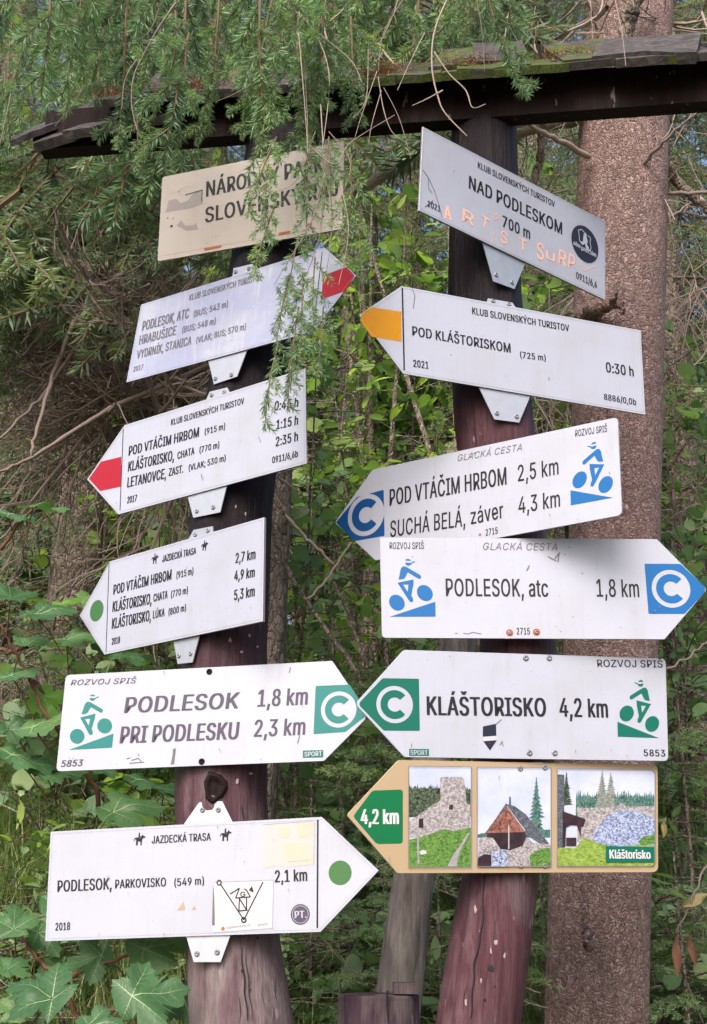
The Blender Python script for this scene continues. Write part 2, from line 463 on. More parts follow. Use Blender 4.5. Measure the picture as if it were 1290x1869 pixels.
def knot_obj(parent, base, px, py, Y, r):
    c = P(px, py, Y); mb = MB()
    rings = []; seg = 18
    V = []; 
    for k, (rr, dy) in enumerate(((1.3, .012), (1.1, .000), (.88, -.001), (.66, .007), (.3, .006), (.0, .005))):
        for j in range(seg):
            a = j / seg * 2 * math.pi
            q = rr * (1 + .12 * math.sin(3 * a + 1) + .06 * math.sin(7 * a))
            V.append(c - base + np.array([math.cos(a) * r * q * .82, dy, math.sin(a) * r * q * 1.15]))
    V = np.array(V)
    i = np.arange(5)[:, None]; j = np.arange(seg)[None, :]
    a = i * seg + j; b = i * seg + (j + 1) % seg
    mb.add(V, np.stack([a, b, b + seg, a + seg], -1).reshape(-1, 4))
    mb.obj('knot', M_BEAM, parent)
knot_obj(postL, baseL, 391, 1437, YL - .102, .021)
# long drying crack in the right post, a sunken dark wedge
def crack(parent, base, pts, Y, w=.003):
    mb = MB(); q = [P(x, y, Y) - base for x, y in pts]
    mb.tube(q, [w * (1 if 0 < i < len(q) - 1 else .3) for i in range(len(q))], 5)
    mb.obj('crack', M_BLACK, parent)
def front(px, py, tab, Y):   # depth of the log's front surface behind a pixel
    c, w = interp(tab, py, 1), interp(tab, py, 2)
    t = min(.97, abs(px - c) / (w / 2)); rr = np.linalg.norm(P(c + w / 2, py, Y) - P(c, py, Y))
    return Y - rr * math.sqrt(1 - t * t)
def crack2(parent, base, tab, Y, pts, w=.0022):
    q = []
    for (x0, y0), (x1, y1) in zip(pts[:-1], pts[1:]):
        for t in np.linspace(0, 1, 12, endpoint=False):
            x, y = x0 + (x1 - x0) * t, y0 + (y1 - y0) * t
            q.append(P(x + 1.2 * math.sin(y * .11), y, front(x, y, tab, Y) + .0005) - base)
    mb = MB(); mb.tube(q, [w * (.4 + .6 * math.sin(math.pi * i / (len(q) - 1))) for i in range(len(q))], 5)
    mb.obj('crack', M_BLACK, parent)
crack2(postR, baseR, RIGHT, YR, [(883, 1592), (880, 1690), (866, 1760), (858, 1869)])
crack2(postR, baseR, RIGHT, YR, [(898, 540), (900, 470), (892, 440)], .0016)
crack2(postR, baseR, RIGHT, YR, [(925, 1168), (925, 1196)], .002)
crack2(postL, baseL, LEFT, YL, [(440, 1730), (446, 1800), (452, 1869)], .0015)
crack2(postL, baseL, LEFT, YL, [(352, 1730), (372, 1800), (380, 1869)], .0012)

crr = random.Random(21)
for par, bs, tab, Y_, spans in ((postL, baseL, LEFT, YL, ((1725, 1869), (1400, 1500), (900, 960), (1130, 1215), (640, 720))), (postR, baseR, RIGHT, YR, ((1595, 1869), (420, 560), (700, 860), (215, 330)))):
    for (ya, yb) in spans:
        for _ in range(5 if yb - ya > 120 else 3):
            y0_ = crr.uniform(ya, yb - 30); y1_ = min(yb, y0_ + crr.uniform(40, 160)); c_, w_ = interp(tab, y0_, 1), interp(tab, y0_, 2); f_ = crr.uniform(-.42, .42)
            c1_, w1_ = interp(tab, y1_, 1), interp(tab, y1_, 2)
            crack2(par, bs, tab, Y_, [(c_ + f_ * w_, y0_), ((c_ + c1_) / 2 + f_ * w_ + crr.uniform(-3, 3), (y0_ + y1_) / 2), (c1_ + f_ * w1_ + crr.uniform(-3, 3), y1_)], crr.uniform(.0005, .0012))
# pale chips and screw holes on the logs
def chips(parent, base, tab, Y, spots, m, name='chip'):
    mb = MB()
    for (x, y, s, el) in spots:
        c = P(x, y, front(x, y, tab, Y) - .0012) - base
        V = [c]; seg = 7; rs_ = [random.uniform(.6, 1.2) for _ in range(seg)]
        for j in range(seg):
            a = j / seg * 2 * math.pi
            V.append(c + np.array([math.cos(a) * s * rs_[j], .0008, math.sin(a) * s * el * rs_[j]]))
        jj = np.arange(seg)
        mb.add(V, np.stack([np.zeros(seg, int), jj + 1, (jj + 1) % seg + 1], 1))
    mb.obj(name, m, parent)
chips(postR, baseR, RIGHT, YR, [(935, 1642, .005, 1.6), (934, 1674, .005, 1.3), (868, 1660, .003, 2.5), (876, 1700, .002, 3), (905, 1720, .004, 1.2), (918, 1745, .006, 1.1),
      (896, 1735, .002, 3), (940, 1700, .002, 2), (850, 1830, .003, 2), (930, 1810, .003, 1.5), (878, 1790, .002, 3)], M_CHIP)
chips(postR, baseR, RIGHT, YR, [(896, 1767, .006, 1.3), (901, 1801, .005, 1), (884, 1825, .004, 1)], M_BLACK, 'knot_hole')
chips(postL, baseL, LEFT, YL, [(442, 1771, .0028, 1.4), (456, 1806, .0028, 1), (470, 1712, .0025, 1)], M_BLACK, 'screw_hole')
chips(postL, baseL, LEFT, YL, [(420, 1168, .004, 1.3), (455, 1160, .003, 1.6), (440, 1190, .004, .9), (470, 1180, .003, 1.2), (430, 925, .0015, 3), (448, 938, .002, 2), (404, 1178, .0025, 1),
      (350, 1455, .003, 1.6), (458, 1412, .004, .7), (433, 1425, .003, 2), (445, 1130, .003, 1)], M_CHIP)

# ------------------------------------------------------------------ stake and stub
log('grey_stake', 'slim grey weathered log leaning behind the right post', [(1869, 722, 86), (1800, 730, 86), (1595, 757, 74), (1400, 785, 72), (1180, 836, 66), (1000, 860, 60)],
    3.05, M_STAKE, 1869, 1100, 'log', .12, 40, 110)
stub, sb, sp_pts, sp_rad = log('log_stub', 'short sawn log stub with a split top, lowest in front of the grey stake', [(1869, 690, 150), (1812, 691, 148)], 2.75, M_STUB, 1869, 1815, 'log', .08, 44, 14)
mb = MB()                                     # upright sliver left standing on the stub and its dark split
tp = P(739, 1812, 2.70) - sb
mb.box(tp + np.array([0, .02, .008]), (.045, .05, .02), None)
mb.obj('split_piece', M_STUB, stub, False)
mb = MB(); q = [P(x, y, 2.662) - sb for x, y in ((707, 1808), (706, 1835), (709, 1869))]
mb.tube(q, [.0022, .002, .0015], 5); mb.obj('crack', M_BLACK, stub)

# ------------------------------------------------------------------ signs
class Sign:
    def __init__(s, name, label, yaw, lean, roll, tab, Yp, anchor_y, outline, base, th=.003, rounded=0, gap=.012, cat='sign', edge=None, group=None):
        s.name = name
        R1 = Matrix.Rotation(roll, 3, 'Y'); R2 = Matrix.Rotation(lean, 3, 'X'); R3 = Matrix.Rotation(yaw, 3, 'Z')
        M = np.array(R3 @ R2 @ R1)
        s.M = M; s.n = -M[:, 1]; s.th = th
        px, w = interp(tab, anchor_y, 1), interp(tab, anchor_y, 2)
        ax = (P(px - w / 2, anchor_y, Yp) + P(px + w / 2, anchor_y, Yp)) / 2
        r = np.linalg.norm(P(px + w / 2, anchor_y, Yp) - ax)
        nh = s.n * np.array([1, 1, 0]); nh /= np.linalg.norm(nh)
        s.A = ax + nh * (r + gap + th)        # on the sign's front face
        s.backdist = gap + th
        ab = np.array([s.pl0(*q) for q in outline])
        c = ab.mean(0)
        s.O = s.A + M[:, 0] * c[0] + M[:, 2] * c[1]
        s.c = c
        s.root = link(name, None); s.root.empty_display_size = .1
        s.root.matrix_world = Matrix([list(M[i]) + [s.O[i]] for i in range(3)] + [[0, 0, 0, 1]])
        tag(s.root, label, cat, group)
        s.lay = 0
        poly = [s.pl(*q) for q in outline]
        s.poly_raw = poly
        if rounded: poly = s.round(poly, rounded if isinstance(rounded, (list, tuple)) else [rounded] * len(poly))
        s.poly = poly
        # panel: front, back, and bevelled rim
        n_ = len(poly); pa = np.array(poly); cen = pa.mean(0); ins = pa + (cen - pa) / np.linalg.norm(cen - pa, axis=1)[:, None] * .0008
        V = [(a, 0, b) for a, b in ins] + [(a, .0007, b) for a, b in poly] + [(a, th, b) for a, b in poly]
        fr = list(range(n_))[::-1]; bk = list(range(2 * n_, 3 * n_))
        ar = sum(poly[i][0] * poly[(i + 1) % n_][1] - poly[(i + 1) % n_][0] * poly[i][1] for i in range(n_))
        me = bpy.data.meshes.new('panel')
        faces = [list(range(n_)), bk[::-1]]
        for i in range(n_):
            j = (i + 1) % n_
            faces.append([i, i + n_, j + n_, j]); faces.append([i + n_, i + 2 * n_, j + 2 * n_, j + n_])
        me.from_pydata(V, [], faces)
        me.materials.append(base); me.materials.append(edge or M_EDGE)
        for k, p in enumerate(me.polygons): p.material_index = 0 if k == 0 or (k > 1 and k % 2 == 0) else 1
        import bmesh
        bm = bmesh.new(); bm.from_mesh(me); bmesh.ops.recalc_face_normals(bm, faces=bm.faces); bm.to_mesh(me); bm.free()
        link('panel', me, s.root)
    def pl0(s, px, py):
        d = ray(px, py); t = np.dot(s.A - EYE, s.n) / np.dot(d, s.n)
        q = EYE + d * t - s.A
        return np.array([q @ s.M[:, 0], q @ s.M[:, 2]])
    def pl(s, px, py): return tuple(s.pl0(px, py) - s.c)
    def round(s, poly, rad):
        out = []
        n = len(poly)
        for i in range(n):
            r = rad[i]; p = np.array(poly[i]); a = np.array(poly[i - 1]); b = np.array(poly[(i + 1) % n])
            if not r: out.append(tuple(p)); continue
            da = (a - p) / np.linalg.norm(a - p); db = (b - p) / np.linalg.norm(b - p)
            p0, p1 = p + da * r, p + db * r
            for t in np.linspace(0, 1, 7):
                out.append(tuple((1 - t) ** 2 * p0 + 2 * t * (1 - t) * p + t * t * p1))
        return out
    def flat(s, name, polys, m, lay=1, parent=None, label=None):
        """thin print: polygons in sign coordinates laid on the face"""
        y = -.00035 * lay
        V = []; Fc = []
        for poly in polys:
            k = len(V); V += [(a, y, b) for a, b in poly]
            ar = sum(poly[i][0] * poly[(i + 1) % len(poly)][1] - poly[(i + 1) % len(poly)][0] * poly[i][1] for i in range(len(poly)))
            idx = list(range(k, k + len(poly)))
            Fc.append(idx if ar > 0 else idx[::-1])
        me = bpy.data.meshes.new(name); me.from_pydata(V, [], Fc); me.materials.append(m)
        o = link(name, me, parent or s.root)
        if label: o['label'] = label
        return o
    def ppoly(s, name, pxs, m, lay=1, rounded=0, label=None):
        q = [s.pl(*p) for p in pxs]
        if rounded: q = s.round(q, [rounded] * len(q))
        return s.flat(name, [q], m, lay, label=label)
    def seg(s, a, b, w):
        a = np.array(a); b = np.array(b); d = b - a; d = d / np.linalg.norm(d); nn = np.array([-d[1], d[0]]) * w / 2
        return [tuple(a - nn), tuple(b - nn), tuple(b + nn), tuple(a + nn)]
    def line(s, p0, p1, w, m, name='divider_line', lay=1):
        return s.flat(name, [s.seg(s.pl(*p0), s.pl(*p1), w)], m, lay)
    def strokes(s, name, lines, w, m, lay=2):
        polys = []
        for ln in lines:
            q = [s.pl(*p) for p in ln]
            for a, b in zip(q[:-1], q[1:]): polys.append(s.seg(a, b, w))
        return s.flat(name, polys, m, lay)
    def border(s, inset=.0045, w=.0007):
        pa = [np.array(p) for p in s.poly_raw]; n = len(pa)
        ar = sum(pa[i][0] * pa[(i + 1) % n][1] - pa[(i + 1) % n][0] * pa[i][1] for i in range(n)); sg = 1 if ar > 0 else -1
        ins = []
        for i in range(n):
            d0 = pa[i] - pa[i - 1]; d1 = pa[(i + 1) % n] - pa[i]
            n0 = np.array([-d0[1], d0[0]]) / np.linalg.norm(d0) * sg; n1 = np.array([-d1[1], d1[0]]) / np.linalg.norm(d1) * sg
            b = n0 + n1; b = b / (b @ n0); ins.append(pa[i] + b * inset)
        s.flat('border_line', [s.seg(ins[i], ins[(i + 1) % n], w) for i in range(n)], M_LINE, 1)
    def disc(s, name, px, py, r, m, lay=1, parent=None, seg=40, raw=False):
        c = np.array((px, py)) if raw else np.array(s.pl(px, py))
        return s.flat(name, [[(c[0] + r * math.cos(a), c[1] + r * math.sin(a)) for a in np.arange(seg) / seg * 2 * math.pi]], m, lay, parent)
    def ring(s, name, px, py, r0, r1, a0, a1, m, lay=2, parent=None, seg=40, cut=0):
        c = np.array(s.pl(px, py)); polys = []
        an = np.linspace(a0, a1, seg + 1)
        for u, v in zip(an[:-1], an[1:]):
            polys.append([(c[0] + r * math.cos(t), c[1] + r * math.sin(t)) for r, t in ((r1, u), (r1, v), (r0, v), (r0, u))])
        return s.flat(name, polys, m, lay, parent)
    def mpp(s, px, py):                         # metres of sign height per photo pixel
        return np.linalg.norm(np.array(s.pl(px, py - 10)) - np.array(s.pl(px, py + 10))) / 20
    def text(s, body, x0, y0, x1, y1, cap, m=None, bold=.012, shear=0.0, lay=2, name='lettering', track=1.07):
        a = np.array(s.pl(x0, y0)); b = np.array(s.pl(x1, y1)); h = cap * s.mpp((x0 + x1) / 2, (y0 + y1) / 2)
        d = b - a; W = np.linalg.norm(d); d = d / W; u = np.array([-d[1], d[0]])
        if abs(d[1]) < .12: pass
        Vt, Fc, wm = glyphs(body, shear, track)
        if wm < 0.05: wm = W / h
        k_ = bold * 1.9 * h                        # stroke gain: the outline laid down again a hair left and right
        cop = [(0, 0)] if k_ <= 0 else [(-k_, 0), (k_, 0)] + ([(0, 0)] if bold > .02 else [])
        V = []; F2 = []
        for c_, (dx, dy) in enumerate(cop):
            n0 = len(V); y = -.00035 * lay - .00005 * c_
            sc_ = (W - 2 * abs(k_)) / wm
            V += [(a[0] + d[0] * (x * sc_ + abs(k_) + dx) + u[0] * yy * h, y - .00001 * g, a[1] + d[1] * (x * sc_ + abs(k_) + dx) + u[1] * yy * h) for x, yy, g in Vt]
            F2 += [[i + n0 for i in f] for f in Fc]
        me = bpy.data.meshes.new(name); me.from_pydata(V, [], F2); me.materials.append(m or M_BLACK)
        return link(name, me, s.root)
    def bracket(s, corners, screws, depth=.006):
        """zinc plate behind the panel, its lug bearing two screws; corners in photo pixels"""
        y0 = s.th + .001
        q = [s.pl(*p) for p in corners]
        n = len(q)
        V = [(a, y0, b) for a, b in q] + [(a, y0 + .002, b) for a, b in q]
        Fc = [list(range(n)), list(range(n, 2 * n))[::-1]] + [[i, (i + 1) % n, (i + 1) % n + n, i + n] for i in range(n)]
        me = bpy.data.meshes.new('bracket'); me.from_pydata(V, [], Fc); me.materials.append(M_ZINC)
        import bmesh
        bm = bmesh.new(); bm.from_mesh(me); bmesh.ops.recalc_face_normals(bm, faces=bm.faces); bm.to_mesh(me); bm.free()
        o = link('bracket', me, s.root)
        for x, y in screws: s.screw(x, y, .0052, o, y0)
        return o
    def screw(s, px, py, r, parent=None, y0=0.0, m=None):
        a, b = s.pl(px, py); mb = MB(); seg = 14
        prof = [(1.0, 0), (.97, -.0014), (.7, -.0028), (.42, -.0030), (.38, -.0016), (0.001, -.0014)]
        V = [(a + r * k * math.cos(t), y0 + dy, b + r * k * math.sin(t)) for k, dy in prof for t in np.arange(seg) / seg * 2 * math.pi]
        i = np.arange(len(prof) - 1)[:, None]; j = np.arange(seg)[None, :]
        e = i * seg + j; f = i * seg + (j + 1) % seg
        mb.add(V, np.stack([e, f, f + seg, e + seg], -1).reshape(-1, 4))
        return mb.obj('screw', m or M_SCREW, parent or s.root)

# lettering outlines: advance, corner points, triangles (cap height = 1000)
GLYPH = {
 ' ': (369, "", ""),
 '(': (537, "175 406 0 181 519 0 198 636 0 224 754 0 259 867 0 300 971 0 347 1060 0 464 1060 0 416 953 0 375 842 0 342 728 0 317 616 0 302 508 0 297 406 0 302 316 0 315 225 0 338 131 0 370 32 0 412 -74 0 464 -189 0 347 -189 0 273 -42 0 219 107 0 186 258 0", "7.6.5 8.7.5 8.5.4 9.8.4 9.4.3 10.9.3 10.3.2 11.10.2 11.2.1 12.11.1 12.1.0 13.12.0 13.0.23 14.13.23 15.14.23 15.23.22 16.15.22 17.16.22 17.22.21 18.17.21 18.21.20 19.18.20"),
 ')': (537, "73 -189 0 127 -72 0 169 35 0 201 135 0 222 229 0 235 318 0 240 406 0 235 508 0 219 616 0 195 728 0 162 842 0 121 953 0 73 1060 0 190 1060 0 237 971 0 279 867 0 313 754 0 340 636 0 356 518 0 362 406 0 351 256 0 317 105 0 263 -44 0 190 -189 0", "13.12.11 14.13.11 15.14.11 15.11.10 16.15.10 16.10.9 17.16.9 17.9.8 18.17.8 18.8.7 19.18.7 19.7.6 19.6.5 20.19.5 20.5.4 21.20.4 21.4.3 21.3.2 22.21.2 22.2.1 23.22.1 23.1.0"),
 ',': (369, "74 -235 0 133 140 0 269 140 0 166 -235 0", "2.1.0 3.2.0"),
 '.': (369, "187 -9 0 153 -2 0 124 17 0 104 46 0 97 81 0 104 115 0 124 144 0 153 164 0 187 170 0 222 164 0 251 144 0 271 115 0 277 81 0 271 46 0 251 17 0 222 -2 0", "9.8.7 9.7.6 10.9.6 10.6.5 11.10.5 11.5.4 12.11.4 12.4.3 13.12.3 13.3.2 14.13.2 14.2.1 15.14.1 15.1.0"),
 '/': (490, "462 1047 0 140 -150 0 28 -150 0 350 1047 0", "0.3.2 1.0.2"),
 '0': (891, "446 -13 0 342 2 0 255 47 0 186 122 0 135 223 0 104 349 0 94 499 0 104 649 0 136 776 0 187 878 0 256 952 0 343 998 0 446 1013 0 548 998 0 635 952 0 704 878 0 755 776 0 786 649 0 797 499 0 786 349 0 755 223 0 705 122 0 636 47 0 549 2 0 446 97 0 513 109 0 570 145 0 616 203 0 649 283 0 669 382 0 676 499 0 669 618 0 649 717 0 616 797 0 570 855 0 513 891 0 446 903 0 377 891 0 320 855 0 275 797 0 242 717 0 222 618 0 215 499 0 222 382 0 242 283 0 275 203 0 320 145 0 377 109 0", "13.12.11 13.11.10 14.13.10 14.10.9 36.14.9 15.14.36 37.36.9 15.36.35 38.37.9 15.35.34 38.9.8 16.15.34 39.38.8 16.34.33 40.39.8 16.33.32 40.8.7 17.16.32 41.40.7 17.32.31 41.7.6 18.17.31 42.41.6 18.31.30 42.6.5 43.42.5 18.30.29 19.18.29 44.43.5 19.29.28 44.5.4 20.19.28 45.44.4 20.28.27 45.4.3 21.20.27 46.45.3 21.27.26 47.46.3 21.26.25 47.3.2 22.21.25 24.47.2 22.25.24 22.24.2 22.2.1 23.22.1 0.23.1"),
 '1': (891, "150 0 0 150 107 0 768 107 0 768 0 0 542 1000 1 542 0 1 417 0 1 417 881 1 411 881 1 169 703 1 169 839 1 390 1000 1", "2.1.0 3.2.0 4.11.10 8.4.10 7.4.8 5.4.7 9.8.10 5.7.6"),
 '2': (891, "126 0 0 126 93 0 460 450 0 513 506 0 555 555 0 587 600 0 611 642 0 625 685 0 630 730 0 623 780 0 605 823 0 575 857 0 537 883 0 491 898 0 440 903 0 385 897 0 339 880 0 301 851 0 273 813 0 255 766 0 250 711 0 129 711 0 139 796 0 169 869 0 218 930 0 281 976 0 357 1004 0 442 1013 0 527 1004 0 601 976 0 663 932 0 710 875 0 739 808 0 749 732 0 744 677 0 729 624 0 702 569 0 660 508 0 602 437 0 525 353 0 300 119 0 300 111 0 765 111 0 765 0 0", "28.27.26 29.28.26 29.26.25 30.29.25 30.25.24 31.30.24 15.24.23 14.24.15 13.24.14 31.24.13 31.13.12 16.15.23 31.12.11 17.16.23 32.31.11 17.23.22 32.11.10 18.17.22 32.10.9 19.18.22 33.32.9 19.22.21 33.9.8 20.19.21 34.33.8 34.8.7 34.7.6 35.34.6 35.6.5 36.35.5 36.5.4 37.36.4 37.4.3 38.37.3 38.3.2 38.2.1 39.38.1 40.39.1 41.40.1 42.41.1 43.42.1 43.1.0"),
 '3': (891, "428 -13 0 341 -5 0 261 19 0 192 59 0 138 113 0 102 180 0 86 259 0 215 259 0 226 211 0 249 171 0 282 139 0 325 116 0 374 103 0 430 98 0 488 103 0 541 119 0 585 146 0 618 183 0 640 229 0 647 285 0 641 337 0 621 386 0 588 427 0 540 459 0 476 480 0 395 487 0 308 487 0 308 588 0 566 881 0 566 889 0 137 889 0 137 1000 0 732 1000 0 732 905 0 415 547 0 415 568 0 518 567 0 606 542 0 677 498 0 729 437 0 762 365 0 772 285 0 761 202 0 728 130 0 676 70 0 607 24 0 523 -4 0", "32.31.30 33.32.30 29.33.30 28.33.29 34.33.28 35.28.27 34.28.35 35.27.26 36.35.26 37.36.26 38.37.26 25.38.26 24.38.25 39.38.24 39.24.23 39.23.22 40.39.22 40.22.21 40.21.20 41.40.20 41.20.19 41.19.18 42.41.18 7.6.5 8.7.5 42.18.17 9.8.5 43.42.17 43.17.16 9.5.4 10.9.4 43.16.15 11.10.4 44.43.15 44.15.14 12.11.4 12.4.3 44.14.13 13.12.3 44.13.3 45.44.3 45.3.2 46.45.2 46.2.1 0.46.1"),
 '4': (891, "78 207 0 78 311 0 485 1000 0 611 1000 0 213 326 0 213 319 0 812 319 0 812 207 0 554 0 1 554 238 1 554 287 1 554 624 1 674 624 1 674 0 1", "3.2.1 4.3.1 5.4.1 6.5.1 7.6.1 7.1.0 12.11.10 13.12.10 13.10.9 13.9.8"),
 '5': (891, "435 -13 0 350 -5 0 275 22 0 212 64 0 163 118 0 130 183 0 117 256 0 240 256 0 250 213 0 271 175 0 302 143 0 341 118 0 385 103 0 435 98 0 492 105 0 543 127 0 585 160 0 617 205 0 638 258 0 644 319 0 637 380 0 616 435 0 583 480 0 540 515 0 488 537 0 428 544 0 378 540 0 329 528 0 285 508 0 252 483 0 132 497 0 189 1000 0 720 1000 0 720 889 0 296 889 0 263 593 0 268 593 0 305 619 0 349 639 0 399 651 0 451 656 0 517 649 0 578 631 0 632 601 0 678 561 0 716 511 0 745 454 0 763 390 0 768 321 0 758 229 0 725 149 0 674 81 0 607 30 0 526 -3 0", "34.31.30 32.31.34 33.32.34 35.34.30 41.40.39 41.39.38 42.41.38 42.38.37 43.42.37 43.37.36 44.43.36 36.35.30 26.36.30 25.36.26 44.36.25 45.44.25 45.25.24 27.26.30 45.24.23 28.27.30 45.23.22 46.45.22 29.28.30 46.22.21 47.46.21 47.21.20 48.47.20 48.20.19 49.48.19 49.19.18 49.18.17 7.6.5 8.7.5 50.49.17 9.8.5 50.17.16 9.5.4 10.9.4 50.16.15 51.50.15 11.10.4 51.15.14 12.11.4 12.4.3 51.14.13 13.12.3 51.13.3 52.51.3 52.3.2 53.52.2 53.2.1 0.53.1"),
 '6': (891, "445 -13 0 357 -3 0 280 29 0 215 79 0 166 146 0 135 227 0 125 318 0 133 392 0 157 470 0 201 560 0 270 669 0 496 1000 0 633 1000 0 297 513 0 286 513 0 302 541 0 324 565 0 352 587 0 385 603 0 421 614 0 462 617 0 547 608 0 621 579 0 681 533 0 727 471 0 755 396 0 764 309 0 754 221 0 723 143 0 674 78 0 609 28 0 532 -3 0 445 95 0 500 102 0 548 123 0 587 156 0 618 199 0 637 251 0 644 309 0 637 368 0 618 419 0 587 462 0 548 494 0 500 515 0 445 521 0 390 515 0 342 495 0 302 463 0 271 420 0 252 370 0 246 311 0 252 252 0 271 200 0 302 156 0 342 123 0 390 102 0", "12.11.10 16.12.10 13.12.16 16.10.9 21.20.19 21.19.18 22.21.18 22.18.17 22.17.16 23.22.16 15.16.9 44.16.13 23.16.44 15.9.8 14.15.8 43.23.44 24.23.43 45.44.13 46.45.13 24.43.42 13.14.8 46.13.8 47.46.8 24.42.41 25.24.41 47.8.7 48.47.7 25.41.40 49.48.7 25.40.39 26.25.39 49.7.6 50.49.6 26.39.38 50.6.5 51.50.5 26.38.37 27.26.37 52.51.5 27.37.36 52.5.4 28.27.36 53.52.4 28.36.35 54.53.4 28.35.34 54.4.3 29.28.34 55.54.3 29.34.33 32.55.3 29.33.32 29.32.3 29.3.2 30.29.2 30.2.1 31.30.1 31.1.0"),
 '7': (891, "191 0 0 636 881 0 636 889 0 122 889 0 122 1000 0 768 1000 0 768 882 0 324 0 0", "5.4.3 2.5.3 6.5.2 6.2.1 7.6.1 7.1.0"),
 '8': (891, "445 -13 0 350 -4 0 266 22 0 198 65 0 146 121 0 113 189 0 102 266 0 108 327 0 128 384 0 158 433 0 199 474 0 246 504 0 300 520 0 300 525 0 234 554 0 182 605 0 149 672 0 138 748 0 148 820 0 178 884 0 225 938 0 287 979 0 361 1005 0 445 1013 0 528 1005 0 602 979 0 663 938 0 710 884 0 740 820 0 750 748 0 739 672 0 706 605 0 655 554 0 591 525 0 591 520 0 643 504 0 690 474 0 730 433 0 761 384 0 781 327 0 788 266 0 777 189 0 744 121 0 692 65 0 623 22 0 540 -4 0 445 97 0 507 102 0 560 118 0 603 145 0 635 180 0 655 223 0 662 272 0 655 325 0 634 371 0 600 409 0 556 438 0 504 456 0 445 462 0 385 456 0 333 438 0 289 409 0 255 371 0 234 325 0 227 272 0 233 223 0 253 180 0 285 145 0 329 118 0 382 102 0 445 569 0 495 574 0 539 590 0 576 616 0 604 650 0 622 691 0 628 738 0 622 785 0 605 826 0 577 859 0 541 884 0 496 899 0 445 904 0 393 899 0 349 884 0 312 859 0 284 826 0 267 785 0 261 738 0 267 691 0 284 650 0 312 616 0 349 590 0 394 574 0", "24.23.22 24.22.21 25.24.21 25.21.20 26.25.20 26.20.19 82.26.19 27.26.82 83.82.19 27.82.81 84.83.19 27.81.80 84.19.18 28.27.80 85.84.18 28.80.79 86.85.18 28.79.78 87.86.18 28.78.77 87.18.17 29.28.77 88.87.17 29.77.76 88.17.16 30.29.76 89.88.16 30.76.75 90.89.16 30.75.74 31.30.74 90.16.15 91.90.15 31.74.73 92.91.15 31.73.72 32.31.72 92.15.14 93.92.14 32.72.71 70.93.14 32.71.70 32.70.14 33.32.14 33.14.13 33.13.12 34.33.12 34.12.11 35.34.11 35.11.10 36.35.10 58.10.9 36.10.58 37.36.58 59.58.9 37.58.57 60.59.9 37.57.56 61.60.9 37.56.55 61.9.8 38.37.55 62.61.8 38.55.54 62.8.7 39.38.54 63.62.7 39.54.53 63.7.6 40.39.53 64.63.6 40.53.52 65.64.6 40.52.51 65.6.5 41.40.51 66.65.5 41.51.50 66.5.4 42.41.50 67.66.4 42.50.49 68.67.4 42.49.48 68.4.3 43.42.48 69.68.3 43.48.47 46.69.3 43.47.46 43.46.3 43.3.2 44.43.2 44.2.1 45.44.1 45.1.0"),
 '9': (891, "444 1013 0 532 1003 0 610 971 0 674 921 0 723 854 0 754 773 0 764 682 0 756 608 0 733 530 0 688 440 0 619 331 0 394 0 0 256 0 0 593 487 0 604 487 0 588 459 0 565 435 0 537 413 0 505 397 0 468 386 0 428 383 0 343 392 0 269 421 0 209 467 0 163 529 0 134 604 0 125 691 0 135 780 0 166 858 0 216 922 0 280 972 0 357 1003 0 444 905 0 390 898 0 342 877 0 302 844 0 272 801 0 253 749 0 246 691 0 253 632 0 272 581 0 302 538 0 342 506 0 390 485 0 444 479 0 499 485 0 548 505 0 588 537 0 618 580 0 637 631 0 644 689 0 637 748 0 618 800 0 588 844 0 548 877 0 500 898 0", "1.0.31 1.31.30 2.1.30 2.30.29 3.2.29 33.29.28 32.29.33 3.29.32 55.3.32 4.3.55 34.33.28 4.55.54 35.34.28 4.54.53 35.28.27 5.4.53 36.35.27 5.53.52 37.36.27 5.52.51 37.27.26 6.5.51 38.37.26 6.51.50 38.26.25 39.38.25 6.50.49 7.6.49 40.39.25 7.49.48 8.7.48 40.25.24 41.40.24 8.48.47 42.41.24 8.47.46 14.8.46 9.8.14 42.24.23 43.42.23 13.46.45 14.46.13 17.13.45 12.13.17 9.14.15 44.43.23 17.45.44 17.44.23 17.23.22 9.15.16 10.9.16 10.16.17 17.22.21 18.17.21 10.17.12 19.18.21 19.21.20 11.10.12"),
 ':': (369, "187 -9 0 153 -2 0 124 17 0 104 46 0 97 81 0 104 115 0 124 144 0 153 164 0 187 170 0 222 164 0 251 144 0 271 115 0 277 81 0 271 46 0 251 17 0 222 -2 0 187 532 1 153 539 1 124 558 1 104 587 1 97 621 1 104 656 1 124 685 1 153 705 1 187 711 1 222 705 1 251 685 1 271 656 1 277 621 1 271 587 1 251 558 1 222 539 1", "9.8.7 9.7.6 10.9.6 10.6.5 11.10.5 11.5.4 12.11.4 12.4.3 13.12.3 13.3.2 14.13.2 14.2.1 15.14.1 15.1.0 25.24.23 25.23.22 26.25.22 26.22.21 27.26.21 27.21.20 28.27.20 28.20.19 29.28.19 29.19.18 30.29.18 30.18.17 31.30.17 31.17.16"),
 ';': (369, "74 -235 0 133 140 0 269 140 0 166 -235 0 203 532 1 169 539 1 140 558 1 120 587 1 113 621 1 120 656 1 140 685 1 169 705 1 203 711 1 238 705 1 267 685 1 287 656 1 293 621 1 287 587 1 267 558 1 238 539 1", "2.1.0 3.2.0 13.12.11 13.11.10 14.13.10 14.10.9 15.14.9 15.9.8 16.15.8 16.8.7 17.16.7 17.7.6 18.17.6 18.6.5 19.18.5 19.5.4"),
